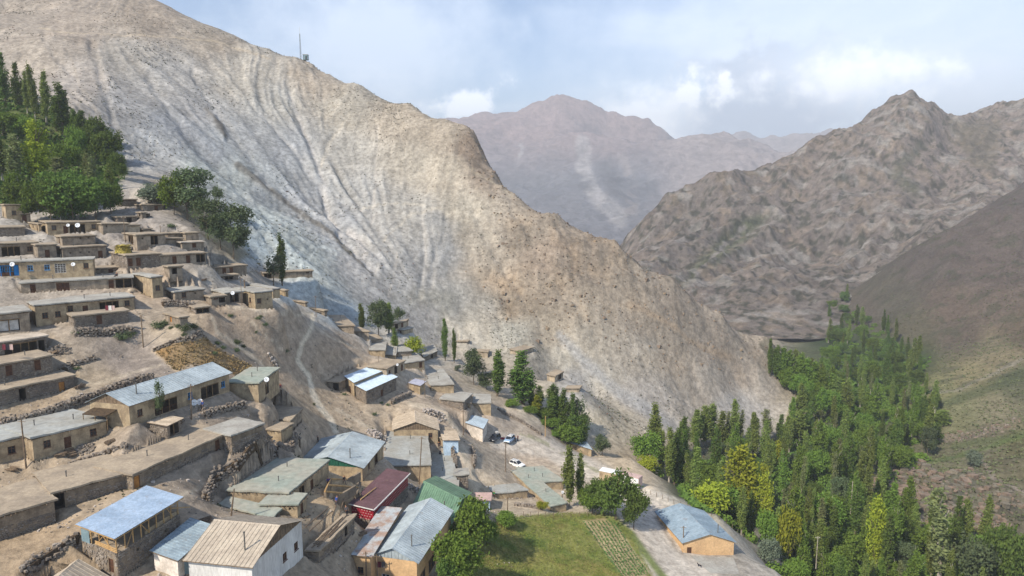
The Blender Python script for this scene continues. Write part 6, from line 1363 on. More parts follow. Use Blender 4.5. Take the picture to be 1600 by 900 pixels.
# ------------------------------------------------------------ satellite dishes
wallmat('dish_white', (228,230,232), (214,216,218), scale=1.0, bmp=0, rough=.5)
def dish(u, v, dpx, lab, D=None, face=(.25, -.9, .35), stand=1.2):
    p = hit(u, v + dpx * .5 + 4) if D is None else at(u, v + dpx * .5 + 4, D); c = at(u, v, p[1]) ; R = dpx / 2 * p[1] / FPX; e = empty("satellite_dish", tuple(p), lab, "satellite dish", "satellite dishes")
    cz = c[2] - p[2]; n = Vector(face).normalized(); x = n.cross(Vector((0, 0, 1))).normalized(); y = x.cross(n); ctr = Vector((0, 0, cz)); vs, fs = [], []; N, Rg = 18, 4
    for k in range(Rg + 1):
        for i in range(N):
            a = 2 * math.pi * i / N; q = R * k / Rg; vs.append(ctr + x * (q * math.cos(a)) + y * (q * math.sin(a)) + n * (.28 * R * (k / Rg) ** 2 - .1 * R))
    for k in range(Rg):
        for i in range(N): fs.append((k * N + i, k * N + (i + 1) % N, (k + 1) * N + (i + 1) % N, (k + 1) * N + i))
    m = len(vs); vs += [q - n * .05 for q in vs]; fs += [tuple(j + m for j in f[::-1]) for f in fs]; fs += [(Rg * N + i, Rg * N + (i + 1) % N, m + Rg * N + (i + 1) % N, m + Rg * N + i) for i in range(N)]
    mb = MB(); mb.add(vs, fs); mb.build("dish", M['dish_white'], e, smooth=True)
    a = MB(); f_ = ctr + n * R * .85; 
    for s in (x * R * .9, -x * R * .9, -y * R * .95): a.bar(ctr + s + n * .15 * R, f_, .02, n=4)
    a.bar(f_ - n * .08, f_ + n * .08, .06, n=6); a.build("feed_arm", M['pipe'], e)
    t = MB(); t.bar((0, 0, -.4), ctr - n * .25 * R, .05, n=6); t.build("mast", M['pipe'], e)
for a in ((52,697,11,"big white dish on a mast beside the tall pole at the left edge"),(304,629,10,"left dish of the pair before the long silver roofed house"),(313,628,10,"right dish of the pair before the long silver roofed house")): dish(*a)
for u, v, d, D, lab in ((20,413,7,139.6,"white dish hanging at the bright blue porch"),(115,413,6,144.2,"white dish beside the lattice window of the blue porch house"),(122,352,7,164.8,"white dish in the porch under the dark grove"),(364,458,6,151.5,"white dish left of the tall tan house on the spur"),(417,593,8,124.2,"white dish on the house with the greenish flat roof"),(621,570,4,178,"tiny white dish behind the bright metal roofs"),(456,767,5,105,"small white dish in the courtyard of the green-grey flat house"),(879,769,5,144,"small dish on the wall of the L shaped flat house"),(107,352,5,164.2,"half hidden dish turned aside in the porch under the dark grove")):
    dish(u, v, d, lab, D)

# ------------------------------------------------------------ cars
def paint(name, c, r=.3):
    m, t, b = principled(name); n = noise(t, 3.0, 4); t.links.new(mixc(t, maprange(t, n, .3, .7), tuple(x * .85 for x in srgb(*c)), srgb(*c)), b.inputs["Base Color"]); b.inputs["Roughness"].default_value = r; b.inputs["Specular IOR Level"].default_value = .5; M[name] = m; return m
paint('car_white', (232,232,230)); paint('car_dark', (40,44,54)); paint('car_blue', (150,178,206)); paint('tyre', (30,30,31), .9); paint('rim', (150,152,156), .4); paint('lamp', (225,225,220), .2); paint('lamp_red', (150,30,28), .3); paint('trim_dark', (36,36,38), .6)
def car(u, v, D, yaw, body, top, lab, rack=False, L_=4.2, W_=1.75, cargo=None):
    p = hit(u, v); e = empty("parked_car", tuple(p), lab, "car", "cars parked on the open ground", yaw); hl, hw = L_ / 2, W_ / 2
    prof = [(-hl, .45), (-hl + .03, .82), (-hl + .12, .98), (hl - 1.15, 1.0), (hl - .12, .86), (hl, .70), (hl - .02, .42), (hl - .45, .30), (-hl + .4, .30)]
    def loft(pr, ys, mat, name, par):
        mb = MB(); n = len(pr); vs = []
        for y, k in ys: vs += [(x * (1 - (1 - k) * .05), y, z * k + (1 - k) * .66) for x, z in pr]
        fs = []
        for s in range(len(ys) - 1): fs += [(s * n + i, s * n + (i + 1) % n, (s + 1) * n + (i + 1) % n, (s + 1) * n + i) for i in range(n)]
        fs += [tuple(range(n - 1, -1, -1)), tuple(range((len(ys) - 1) * n, len(ys) * n))]; mb.add(vs, fs); return mb.build(name, mat, par)
    b_ = loft(prof, ((-hw, .9), (-hw + .1, 1), (hw - .1, 1), (hw, .9)), M[body], "body", e)
    x0, x1, x2, x3 = -hl + .12, -hl + .42, hl - 1.95, hl - 1.12; zt = 1.66; cw, tw = hw - .07, hw - .22
    cab = MB(); lo = [(x0, .97), (x3, .99)]; V = [(x0, -cw, .97), (x3, -cw, .99), (x3, cw, .99), (x0, cw, .97), (x1, -tw, zt - .06), (x2, -tw, zt - .06), (x2, tw, zt - .06), (x1, tw, zt - .06)]; cab.box8(V); cab.build("windows", M['glass'], e)
    rf = MB(); rf.box8([(x1 - .04, -tw - .02, zt - .06), (x2 + .05, -tw - .02, zt - .06), (x2 + .05, tw + .02, zt - .06), (x1 - .04, tw + .02, zt - .06), (x1 + .06, -tw + .08, zt + .02), (x2 - .08, -tw + .08, zt + .02), (x2 - .08, tw - .08, zt + .02), (x1 + .06, tw - .08, zt + .02)]); rf.build("roof", M[top], e)
    pl = MB()
    for s in (-1, 1):
        for xa, xb in ((x0, x1), (x3, x2), ((x0 + x3) / 2, (x1 + x2) / 2)): pl.bar((xa, s * (cw + .005), .97), (xb, s * (tw + .012), zt - .05), .045, n=4)
    pl.build("pillars", M[body], e)
    for x in (-hl + .82, hl - .82):
        for s in (-1, 1):
            t = MB(); t.bar((x, s * (hw - .18), .33), (x, s * (hw + .02), .33), .33, n=16); w = t.build("wheel", M['tyre'], e); r_ = MB(); r_.bar((x, s * (hw + .0), .33), (x, s * (hw + .035), .33), .2, n=12); r_.build("rim", M['rim'], w)
    for s in (-1, 1):
        h_ = MB(); h_.box((hl - .04, s * (hw - .32), .72), .1, .36, .16); h_.build("headlight", M['lamp'], e); q = MB(); q.box((-hl + .05, s * (hw - .2), .80), .1, .2, .22); q.build("tail_light", M['lamp_red'], e); mr = MB(); mr.box((x3 - .18, s * (hw + .08), 1.05), .1, .16, .12); mr.build("mirror", M[body], e)
    g = MB(); g.box((hl - .01, 0, .66), .06, W_ * .45, .14); g.build("grille", M['trim_dark'], e); bp = MB(); bp.box((hl + .01, 0, .45), .12, W_ * .94, .16); bp.box((-hl - .01, 0, .5), .12, W_ * .94, .16); bp.build("bumper", M['trim_dark'], e)
    if rack:
        k = MB()
        for s in (-1, 1): k.bar((x1 + .1, s * tw * .8, zt + .12), (x2 - .1, s * tw * .8, zt + .12), .03, n=4)
        for q in range(4): xx = x1 + .2 + (x2 - x1 - .4) * q / 3; k.bar((xx, -tw * .8, zt + .12), (xx, tw * .8, zt + .12), .025, n=4); k.bar((xx, -tw * .8, zt), (xx, -tw * .8, zt + .12), .025, n=4); k.bar((xx, tw * .8, zt), (xx, tw * .8, zt + .12), .025, n=4)
        k.build("roof_rack", M['trim_dark'], e)
    return e, (x1 + x2) / 2, zt
cd, cxm, czt = car(773, 688, 170, math.radians(-118), 'car_dark', 'car_dark', "dark hatchback parked left of the pale blue car", L_=4.0)
car(796, 690, 170, math.radians(-112), 'car_blue', 'car_white', "pale blue car with a white roof beside the dark hatchback", rack=True, L_=4.3)
car(808, 729, 165, math.radians(-40), 'car_white', 'car_white', "white car with a roof rack parked above the L shaped house", rack=True, L_=4.1)
b_ = MB(); q = Matrix.Rotation(math.radians(-118), 3, 'Z') @ Vector((cxm - .5, 0, 0)); b_.box((q.x, q.y, 0), .7, .9, .35, .4); o = b_.build("bundle", M['cloth_panel']); o.location = Vector(cd.location) + Vector((0, 0, czt + .2)); tag(o, "pale bundle lying on the roof of the dark hatchback", "bundle")
b_ = MB(); b_.box((0, 0, .2), .8, .5, .4, .3); b_.box((.6, .2, .15), .5, .4, .3, .9); o = b_.build("luggage", M['red_wall']); o.location = hit(784, 686); tag(o, "small reddish luggage on the ground between two cars", "luggage")

# white truck with a red box body at the road bend
p = hit(985, 760); e = empty("truck", tuple(p), "white truck with a red edged box body at the road bend", "truck", None, math.radians(-35))
mb = MB(); mb.box((0, 0, 1.9), 5.2, 2.3, 2.2); mb.build("box_body", M['car_white'], e); mb = MB(); mb.box((2.62, 0, 1.9), .06, 2.3, 2.2); mb.box((0, 0, 3.02), 5.24, 2.34, .1); mb.build("red_edge", M['pink'], e)
mb = MB(); mb.box8([(-4.4,-1.1,.7),(-2.75,-1.1,.7),(-2.75,1.1,.7),(-4.4,1.1,.7),(-4.1,-1.0,2.5),(-2.75,-1.0,2.5),(-2.75,1.0,2.5),(-4.1,1.0,2.5)]); mb.build("cab", M['car_white'], e); mb = MB(); mb.box8([(-4.36,-.95,1.5),(-4.30,-.95,1.5),(-4.30,.95,1.5),(-4.36,.95,1.5),(-4.2,-.9,2.35),(-4.12,-.9,2.35),(-4.12,.9,2.35),(-4.2,.9,2.35)]); mb.build("windscreen", M['glass'], e); mb = MB(); mb.box((-.8, 0, .65), 6.8, 1.2, .25); mb.build("chassis", M['trim_dark'], e)
for x in (-3.5, 1.6):
    for s in (-1, 1): mb = MB(); mb.bar((x, s * .8, .45), (x, s * 1.12, .45), .45, n=16); w = mb.build("wheel", M['tyre'], e); mb = MB(); mb.bar((x, s * 1.1, .45), (x, s * 1.14, .45), .24, n=12); mb.build("rim", M['rim'], w)
P_ = hit(955, 752); e = empty("container", tuple(P_), "white topped container behind the big dark garden tree", "container", None, math.radians(-30)); mb = MB(); mb.box((0, 0, 1.3), 5.5, 2.2, 2.6); mb.build("box", M['tan'], e); mb = MB(); mb.box((0, 0, 2.68), 5.7, 2.4, .14); mb.build("lid", M['car_white'], e)

# ------------------------------------------------------------ people
def cloth(name, c): M[name] = simple(name, srgb(*c), tuple(x * .7 for x in srgb(*c)), scale=6, bmp=.01); return M[name]
for n_, c_ in (('cl_dark', (46,44,52)), ('cl_blue', (52,76,140)), ('cl_purple', (84,66,128)), ('cl_green', (44,122,74)), ('cl_grey', (96,92,92)), ('cl_maroon', (108,48,58)), ('cl_white', (214,210,204)), ('skin', (176,128,96)), ('hair', (36,30,28))): cloth(n_, c_)
def skinned(name, nodes, edges, mat, parent, lvl=1):
    me = bpy.data.meshes.new(name); me.from_pydata([n[0] for n in nodes], edges, []); me.materials.append(mat); o = link(name, me, parent); s = o.modifiers.new("skin", 'SKIN')
    for i, n in enumerate(nodes): me.skin_vertices[0].data[i].radius = n[1] if isinstance(n[1], tuple) else (n[1], n[1])
    me.skin_vertices[0].data[0].use_root = True
    s.use_smooth_shade = True; b = o.modifiers.new("sub", 'SUBSURF'); b.levels = b.render_levels = lvl; return o
def person(p, yaw, lab, shirt, pants, pose='stand', s=1.0):
    e = empty("person", tuple(p), lab, "person", "people of the village", yaw); e.scale = (s, s, s)
    hip, lean = .93, 0.0
    if pose == 'sit': hip = .28
    if pose == 'bend': lean = .45
    def sp(z, x=0.0, y=0.0): return (x, y + lean * max(z - hip, 0) * 1.0, z - (lean * .35 * max(z - hip, 0)))
    st = .12 if pose == 'walk' else .0
    if pose == 'sit': Lk, Rk, La, Ra = (.12, -.42, .42), (-.12, -.40, .42), (.14, -.55, .06), (-.14, -.52, .06)
    else: Lk, Rk, La, Ra = (.11, -st * 1.2, .50), (-.11, st * .6, .50), (.12, -st * 1.1, .07), (-.12, st * 2.4, .08)
    Lf, Rf = (La[0] + .02, La[1] - .17, .04), (Ra[0] - .02, Ra[1] - .17, .04); ns = hip + .52
    sh = sp(hip + .47); LS, RS = sp(hip + .45, .19), sp(hip + .45, -.19); el = .9 if pose == 'bend' else .25
    LE, RE = (LS[0] + .08, LS[1] - .06 - .15 * (pose == 'bend'), LS[2] - .28), (RS[0] - .08, RS[1] - .04 + .1 * (pose == 'walk'), RS[2] - .28); LH, RH = (LE[0] + .0, LE[1] - .16, LE[2] - .2), (RE[0] - .0, RE[1] - .14, RE[2] - .2)
    hd0, hd1, hd2 = sp(ns + .04), sp(ns + .14, 0, -.02), sp(ns + .27, 0, -.01)
    N = [((0, 0, hip), (.14, .10)), (sp(hip + .22), (.14, .095)), (sh, (.15, .09)), (hd0, .05), (hd1, (.075, .085)), (hd2, (.06, .075)), (LS, .055), (LE, .042), (LH, .034), (RS, .055), (RE, .042), (RH, .034), ((.09, 0, hip - .08), .088), (Lk, .058), (La, .042), (Lf, (.04, .03)), ((-.09, 0, hip - .08), .088), (Rk, .058), (Ra, .042), (Rf, (.04, .03))]
    E = [(0, 1), (1, 2), (2, 3), (3, 4), (4, 5), (2, 6), (6, 7), (7, 8), (2, 9), (9, 10), (10, 11), (0, 12), (12, 13), (13, 14), (14, 15), (0, 16), (16, 17), (17, 18), (18, 19)]
    for H_, sd in ((LH, 1), (RH, -1)):               # fingers and thumb, rooted in the palm
        k0 = len(N); hi = 8 if sd == 1 else 11
        for q in range(4):
            b = (H_[0] + (q - 1.5) * .018, H_[1] - .05, H_[2] - .05); N.append((b, .010)); N.append(((b[0], b[1] - .01, b[2] - .055 - .008 * (q in (1, 2))), .008)); E += [(hi, len(N) - 2), (len(N) - 2, len(N) - 1)]
        N.append(((H_[0] - sd * .05, H_[1] - .03, H_[2] - .02), .010)); E.append((hi, len(N) - 1))
    body = skinned("body", N, E, M['skin'], e)
    skinned("shirt", [((0, 0, hip - .12), (.175, .135)), (sp(hip + .22), (.172, .12)), (sh, (.178, .115)), (LS, .078), (LE, .062), (tuple(.3 * LE[i] + .7 * LH[i] for i in range(3)), .05), (RS, .078), (RE, .062), (tuple(.3 * RE[i] + .7 * RH[i] for i in range(3)), .05)], [(0, 1), (1, 2), (2, 3), (3, 4), (4, 5), (2, 6), (6, 7), (7, 8)], M[shirt], e)
    skinned("trousers", [((0, 0, hip), (.16, .12)), ((.09, 0, hip - .09), .108), (Lk, .08), ((La[0], La[1], La[2] + .03), .064), ((-.09, 0, hip - .09), .108), (Rk, .08), ((Ra[0], Ra[1], Ra[2] + .03), .064)], [(0, 1), (1, 2), (2, 3), (0, 4), (4, 5), (5, 6)], M[pants], e)
    skinned("hair", [(tuple(np.array(hd2) + (0, .02, .01)), (.075, .088)), (tuple(np.array(hd2) + (0, .05, -.09)), (.07, .06))], [(0, 1)], M['hair'], e)
    f = MB()
    for x in (-.03, .03): f.box((hd1[0] + x, hd1[1] - .095, hd1[2] + .05), .02, .02, .012)
    f.box((hd1[0], hd1[1] - .105, hd1[2] + .015), .02, .04, .035); f.box((hd1[0], hd1[1] - .09, hd1[2] - .035), .045, .02, .01); f.build("face", M['skin'], body)
    for h in shoes(La, Ra, Lf, Rf): h.build("shoe", M['cl_dark'], e)
def shoes(La, Ra, Lf, Rf):
    out = []
    for a, b in ((La, Lf), (Ra, Rf)): m = MB(); m.box(((a[0] + b[0]) / 2, (a[1] + b[1]) / 2 - .02, .045), .10, .28, .09); out.append(m)
    return out
def pp(u, v, D=None): return hit(u, v) if D is None else at(u, v, D)
def on(h, s, t, dz=.27):                              # a spot on a flat roof
    c = h['c']; p = c[1] + (c[2] - c[1]) * s + (c[0] - c[1]) * t; return p + (0, 0, dz - .26)
def find(x): return next(h for h in HOUSES if x in h['lab'])
person(pp(497, 693), 2.2, "person in dark clothes walking alone on the slope below the track", 'cl_dark', 'cl_dark', 'walk')
person(pp(538, 757), 1.2, "worker in dark clothes standing by the tan wall of the building site", 'cl_dark', 'cl_grey', 'walk')
person(pp(513, 760), .5, "worker in purple at the corner of the courtyard house", 'cl_purple', 'cl_dark')
person(pp(525, 790), -.6, "bending worker in blue among the beams", 'cl_blue', 'cl_grey', 'bend')
person(on(find("unfinished mud"), .97, .6), .9, "bending worker in grey at the upper end of the loose timber", 'cl_grey', 'cl_dark', 'bend')
person(pp(686, 707), .2, "person in dark clothes at the door of the brown mud hut", 'cl_dark', 'cl_dark')
person(pp(706, 716), .8, "person in maroon beside the stone lane wall", 'cl_maroon', 'cl_dark')
person(pp(772, 778), -.4, "person in a green top standing by the low grey annex", 'cl_green', 'cl_dark')
person(pp(805, 690), 1.8, "person in dark clothes beside the pale blue car", 'cl_dark', 'cl_dark')
person(pp(809, 689), 1.0, "person in maroon right of the pale blue car", 'cl_maroon', 'cl_dark')
person(pp(317, 640), -.5, "person with a blue top behind the pair of dishes", 'cl_blue', 'cl_grey', 's' if False else 'stand')
person(pp(438, 606), .4, "person in maroon outside the greenish flat roofed house", 'cl_maroon', 'cl_dark', 'sit')
person(on(find("very long low house"), .86, .12), -.3, "person in dark clothes sitting on the edge of the very long pale roof", 'cl_dark', 'cl_dark', 'sit')
person(pp(16, 552), .4, "person in maroon in front of the porch full of bundles", 'cl_maroon', 'cl_grey', 'sit')
# black and white dog before the roadside house
p = hit(1093, 886); e = empty("dog", tuple(p), "black and white dog on the concrete apron of the roadside house", "dog", None, 2.4)
skinned("body", [((0, 0, .42), (.11, .13)), ((.28, 0, .43), (.12, .14)), ((-.26, 0, .44), (.10, .10)), ((.42, 0, .55), .07), ((.50, 0, .66), .07), ((.64, 0, .63), .035), ((-.42, 0, .50), .03), ((-.55, 0, .62), .02), ((.28, .09, .26), .045), ((.29, .09, .03), .03), ((.28, -.09, .26), .045), ((.24, -.09, .03), .03), ((-.28, .09, .30), .06), ((-.36, .09, .17), .03), ((-.31, .09, .03), .028), ((-.28, -.09, .30), .06), ((-.36, -.09, .17), .03), ((-.33, -.09, .03), .028), ((.46, .06, .75), .02), ((.46, -.06, .75), .02)],
    [(0, 1), (0, 2), (1, 3), (3, 4), (4, 5), (2, 6), (6, 7), (1, 8), (8, 9), (1, 10), (10, 11), (2, 12), (12, 13), (13, 14), (2, 15), (15, 16), (16, 17), (4, 18), (4, 19)], M['cl_dark'], e)
skinned("white_chest", [((.30, 0, .36), (.10, .12)), ((.41, 0, .48), .066)], [(0, 1)], M['cl_white'], e)

# ------------------------------------------------------------ timber, haystack, oven, awnings, mast and small things
def log(p, q, r0, lab, group, mat='grey_wood'):
    p, q = np.asarray(p, float), np.asarray(q, float); mb = MB(); m_ = (p + q) / 2 + np.array((0, 0, .03)); mb.bar(p - p, m_ - p, r0, r0 * .9, n=7); mb.bar(m_ - p, q - p, r0 * .9, r0 * .7, n=7); o = mb.build("log", M[mat]); o.location = p; tag(o, lab, "log", group)
uh = find("unfinished mud"); LG = "loose poles on the unfinished roof"
def up_(s, t): return on(uh, s, t, .27 + .10)
for i, (s0, t0, s1, t1) in enumerate(((.05,.3,.6,.25),(.10,.5,.65,.42),(.02,.7,.55,.7),(.3,.15,.8,.12),(.35,.85,.9,.8),(.5,.5,.97,.62),(.12,.9,.5,.95))): log(up_(s0, t0) + (0, 0, .0), up_(s1, t1), .08, "loose pole lying on the flat roof of the unfinished mud building", LG)
LY = "poles lying in the building site"
for i, (a, b) in enumerate((((478,824),(512,796)),((484,832),(520,800)),((494,812),(514,794)),((520,806),(526,790)),((462,818),(486,806)),((530,806),(540,792)))): log(hit(*a) + (0, 0, .12), hit(*b) + (0, 0, .15), .09, "rough pole lying on the ground of the building site", LY)
BG = "beams framing the new house walls"
g0, g1, g2, g3 = hit(508, 777), hit(556, 783), hit(563, 759), hit(517, 757)
for a, b, lab in ((g0, g1, "long pale beam along the near side of the new wall pit"), (g3, g2, "pale beam along the far side of the new wall pit"), (g0, g3, "pale beam along the left side of the new wall pit"), ((g0 + g3) / 2, (g1 + g2) / 2, "thick pale beam across the middle of the new wall pit")): log(a + (0, 0, 1.0), b + (0, 0, 1.0), .16, lab, BG, 'new_wood')
root = empty("mud_wall", tuple(g0), "unroofed mud walls of the new house under the pale beams", "wall")
for A, B in ((g0, g1), (g1, g2), (g2, g3), (g3, g0)):
    d = B - A; l = np.hypot(d[0], d[1]); mb = MB(); q = (A + B) / 2 - g0; mb.box((q[0], q[1], q[2] + .1), l, .4, 1.6, math.atan2(d[1], d[0])); mb.build("wall_side", M['mixed'], root)
mar = find("maroon"); c = mar['c']; A = c[1] * .25 + c[0] * .75 + (c[2] - c[1]) * .1; B = c[1] * .35 + c[0] * .65 + (c[2] - c[1]) * .45; log(A + (0, 0, .2), B + (0, 0, .2), .12, "pale plank lying across the maroon roof", None, 'new_wood')
WG = "firewood stacks"
def woodpile(u, v, lab, n=22, seed=1, l=1.6, D=None):
    r = random.Random(seed); p = hit(u, v); e = empty("firewood_stack", tuple(p), lab, "firewood", WG, r.uniform(0, 3)); a = MB()
    for i in range(n):
        z = .08 + .11 * (i // 6) + r.uniform(-.02, .04); y = (i % 6 - 2.5) * .16 + r.uniform(-.1, .1); t = r.uniform(-.25, .25); m = MB(); m.bar((-l / 2 * r.uniform(.7, 1), y - t, z), (l / 2 * r.uniform(.7, 1), y + t, z + r.uniform(-.1, .2)), r.uniform(.04, .08), n=5); m.build("branch", M['grey_wood'], e)
for a in ((95,712,"brushwood stack under the wall right of the big white dish",1),(20,735,"brushwood stack along the base of the leftmost tan house",2),(172,692,"firewood heap at the far corner of the tan house with the red-brown door",3),(245,684,"twig heap left of the small open shed",4),(280,662,"twig heap right of the small open shed",5),(86,552,"bent poles leaning beside the porch with bundles",6),(322,814,"timber scraps behind the weathered blue shed",7),(566,846,"split wood behind the red tiled house",8),(350,690,"wood scraps on the end of the terrace roof",9),(560,776,"cut branches beside the maroon roof",10),(318,438,"dry branches before the caved-in stable",11),(124,606,"pair of poles at the end of the orange board house",12)): woodpile(a[0], a[1], a[2], 20, a[3])
hs_ = find("haystack"); p = on(hs_, .12, .45, .26); r = np.random.default_rng(5); V = []; F = []
mb = MB(); N, K = 16, 7
for k in range(K + 1):
    t = k / K; rad = 1.75 * (1 - .18 * t) * math.sqrt(max(1 - t ** 3, .02))
    for i in range(N): a = 6.2832 * i / N; q = rad * (1 + .12 * (r.random() - .5)); V.append((q * math.cos(a), q * math.sin(a) * .8, 2.0 * t))
for k in range(K): F += [(k * N + i, k * N + (i + 1) % N, (k + 1) * N + (i + 1) % N, (k + 1) * N + i) for i in range(N)]
F.append(tuple(K * N + i for i in range(N))); mb.add(V, F); wallmat('hay', (176,160,84), (140,126,62), scale=3.0, bmp=.08, bscale=9); o = empty("haystack", tuple(p), "yellow haystack on the roof of the stone walled house", "haystack"); mb.build("stack", M['hay'], o)
tu = [(math.cos(a) * q * 1.6, math.sin(a) * q * 1.3, z) for a, q, z in zip(r.random(500) * 6.28, .6 + .4 * r.random(500), r.random(500) * 1.7)]; q = tufts("straw", tu, .35, M['hay'], 4, .6, .6, 12); q.parent = o
sq = find("tall square house"); wt = (sq['c'][1] + sq['c'][0]) / 2; zb = sq['c'][1][2] - sq['h']
p = at(206, 456, 146.0); e = empty("clay_oven", (p[0], p[1], p[2] - .9), "round pale clay oven in front of the sunlit wall of the tall square house", "oven"); V = []; F = []; mb = MB()
for k in range(6):
    for i in range(12): a = 6.2832 * i / 12; q = .85 * math.sin(.35 + 2.1 * k / 5); V.append((q * math.cos(a), q * math.sin(a), .2 + k * .28))
for k in range(5): F += [(k * 12 + i, k * 12 + (i + 1) % 12, (k + 1) * 12 + (i + 1) % 12, (k + 1) * 12 + i) for i in range(12)]
F.append(tuple(60 + i for i in range(12))); mb.add(V, F); mb.build("dome", M['pale'], e, smooth=True); mb = MB(); mb.bar((.35, -.75, .75), (.4, -.9, .78), .32, n=12); mb.build("mouth", M['cl_dark'], e)
# lean-to awning and rail at the gable of the long house; open shed's stakes
lh = find("under a silver gable"); c = lh['cl']; rt = lh['root']; u2 = (c[0] - c[1]) / np.linalg.norm(c[0] - c[1]); u1 = (c[2] - c[1]) / np.linalg.norm(c[2] - c[1]); z = c[1][2] - .95; mb = MB(); a = c[1] + u2 * 2.2; b = c[1] + u2 * 6.6
for P in (a, b): P[2] = z
o_ = -u1 * 2.0 + np.array((0, 0, -.45)); mb.box8([a - (0,0,.12), b - (0,0,.12), b + o_ - (0,0,.12), a + o_ - (0,0,.12), a, b, b + o_, a + o_][0:4] + [a, b, b + o_, a + o_]); mb.build("awning", M['brush'], rt)
for q in (a, (a + b) / 2, b): m = MB(); w_ = q + o_ * .92; m.bar((w_[0], w_[1], -.4), (w_[0], w_[1], w_[2] - .1), .06, n=6); m.build("awning_post", M['old_wood'], rt)
f = lh['fR']; mb = MB(); x0 = f.W * .33 - 1.9
for k in range(14): f.slab(mb, x0 + k * .3, x0 + k * .3 + .05, .1, .9, .05, .09)
f.slab(mb, x0, x0 + 4.0, .9, .98, .04, .1); mb.build("railing", M['door_brown'], rt)
# washing on lines
LA = "washing hung out in the porches"
for u, v, D, lab, mats in ((172,480,129.5,"washing hanging in the open porch of the long tan house",('cl_maroon','cl_white','pink')),(12,541,112,"bundles and clothes in the porch at the left edge",('cl_maroon','cl_dark','pink')),(596,881,97,"maroon cloth hanging under the window of the orange house",('cl_maroon','cl_grey')),(673,851,104,"red cloth on the balcony of the orange house",('red_wall',)),(688,706,152,"dark clothes hung by the brown mud hut",('cl_dark',))):
    p = at(u, v, D); e = empty("washing", tuple(p), lab, "washing", LA); 
    for i, m_ in enumerate(mats): mb = MB(); x = (i - len(mats) / 2) * .62; mb.add([(x, -.02, -.6), (x + .25, .03, -.62), (x + .55, -.03, -.6), (x + .55, 0, .3), (x + .27, .05, .3), (x, 0, .3), (x, .03, -.6), (x + .25, .08, -.62), (x + .55, .02, -.6), (x + .55, .05, .3), (x + .27, .1, .3), (x, .05, .3)], [(0, 1, 4, 5), (1, 2, 3, 4), (11, 10, 7, 6), (10, 9, 8, 7)]); mb.build("cloth", M[m_], e)
# sheet gate between the white shed and the brown roofed house
p = hit(292, 897); e = empty("sheet_gate", tuple(p), "grey sheet metal gate between white shed and brown roofed house", "gate", None, .25); mb = MB()
for k in range(5): m = MB(); m.box((-1 + k * .42, 0, .9), .40, .04, 1.9); m.build("panel", M['gate_metal'], e)
for x in (-1.3, .95): m = MB(); m.box((x, 0, .95), .12, .12, 2.1); m.build("post", M['grey_wood'], e)
# radio mast and cabin on the ridge
p = at(470, 94, 400); p[2] = gz(p[0], 400); e = empty("radio_mast", tuple(p), "thin lattice radio mast on the ridge of the big mountain", "mast"); mb = MB(); Ht = 17.0
for i in range(3): a = 2.1 * i; mb.bar((.45 * math.cos(a), .45 * math.sin(a), -1), (.18 * math.cos(a), .18 * math.sin(a), Ht * .8), .06, n=5)
for k in range(16):
    q = .45 - .27 * k / 16
    for i in range(3): a, b = 2.1 * i, 2.1 * (i + 1); mb.bar((q * math.cos(a), q * math.sin(a), k * Ht * .05), (q * math.cos(b), q * math.sin(b), (k + 1) * Ht * .05), .035, n=4)
mb.build("lattice", M['pipe'], e); mb = MB(); mb.bar((0, 0, Ht * .78), (0, 0, Ht), .07, n=6); mb.build("tip", M['trim_white'], e)
p = at(478, 95, 402); p[2] = gz(p[0], 402); e = empty("cabin", tuple(p), "small grey equipment cabin beside the radio mast on the ridge", "cabin"); mb = MB(); mb.box((0, 0, 1.2), 2.6, 2.4, 2.8); mb.build("wall", M['gate_metal'], e); mb = MB(); mb.box((0, 0, 2.68), 3.0, 2.8, .16); mb.build("roof", M['trim_white'], e); mb = MB(); mb.box((.5, -1.24, .9), .8, .06, 1.9); mb.build("door", M['trim_dark'], e)
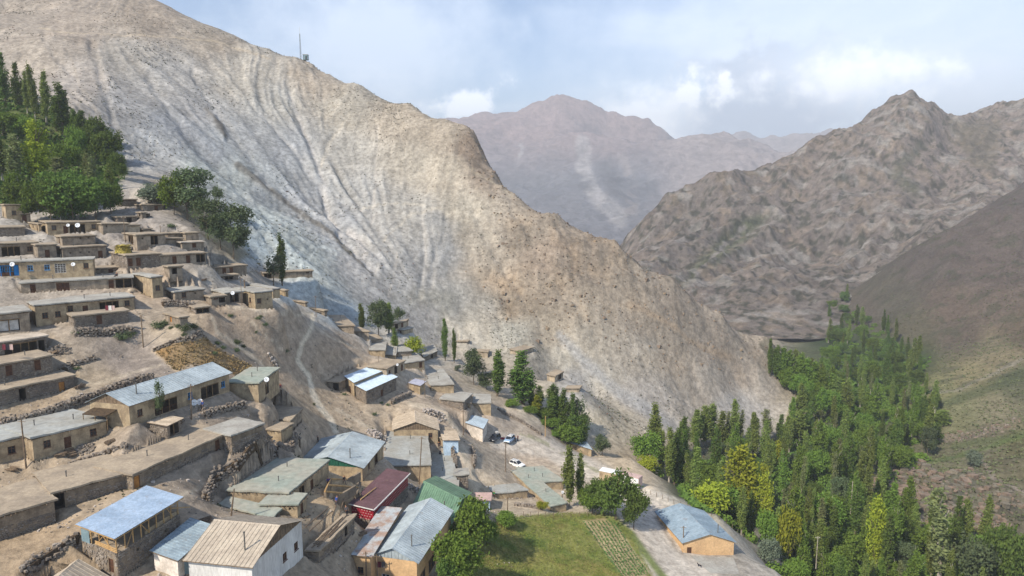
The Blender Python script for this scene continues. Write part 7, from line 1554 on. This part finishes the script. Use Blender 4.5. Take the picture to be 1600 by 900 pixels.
# concrete apron, posts along the road, garden fence
FG = "posts along the road and the garden"
def posts(pts, n, hgt, lab, name="fence_post"):
    P = [hit(*q) for q in pts]; me = None
    for i in range(n):
        t = i / (n - 1) * (len(P) - 1); k = min(int(t), len(P) - 2); p = P[k] + (P[k + 1] - P[k]) * (t - k); p[2] = gz(p[0], p[1])
        if me is None: mb = MB(); mb.bar((0, 0, -.4), (0, 0, hgt), .07, .05, n=6); o = mb.build(name, M['grey_wood']); me = o.data
        else: o = link(name, me)
        o.location = p; o.rotation_euler = (rng.uniform(-.08, .08), rng.uniform(-.08, .08), 0); tag(o, lab, "post", FG)
posts([(1008,770),(1060,790),(1130,818),(1180,850),(1216,884)], 24, 1.1, "short grey post along the wood side of the road")
posts([(818,806),(860,808),(910,806),(955,806)], 12, 1.0, "short grey post on the far edge of the garden")
p = [hit(*q) for q in ((1078,868),(1146,872),(1156,898),(1110,896))]; mb = MB(); zt_ = max(q[2] for q in p) + .06; c_ = np.mean(p, 0); mb.box8([(q[0] - c_[0], q[1] - c_[1], -1.2) for q in p] + [(q[0] - c_[0], q[1] - c_[1], q[2] - c_[2] + .08) for q in p]); o = mb.build("concrete_apron", M['grey_roof']); o.location = c_; o["kind"] = "structure"
# ------------------------------------------------------------ the air
def haze():
    mb = MB(); x0, x1, y0, y1, z0, z1 = -11500., 11500., -300., 10600., -420., 1150.
    mb.box8([(x0,y0,z0),(x1,y0,z0),(x1,y1,z0),(x0,y1,z0),(x0,y0,z1),(x1,y0,z1),(x1,y1,z1),(x0,y1,z1)])
    m = bpy.data.materials.new("thin_air"); m.use_nodes = True; t = m.node_tree; t.nodes.clear()
    o = nd(t, "ShaderNodeOutputMaterial"); p = nd(t, "ShaderNodeVolumePrincipled"); p.inputs["Color"].default_value = (.86, .92, 1.0, 1)
    p.inputs["Density"].default_value = HAZE; p.inputs["Anisotropy"].default_value = 0.0; t.links.new(p.outputs[0], o.inputs["Volume"])
    h = mb.build("haze", m, kind="stuff")
HAZE = 1.7e-4
haze()
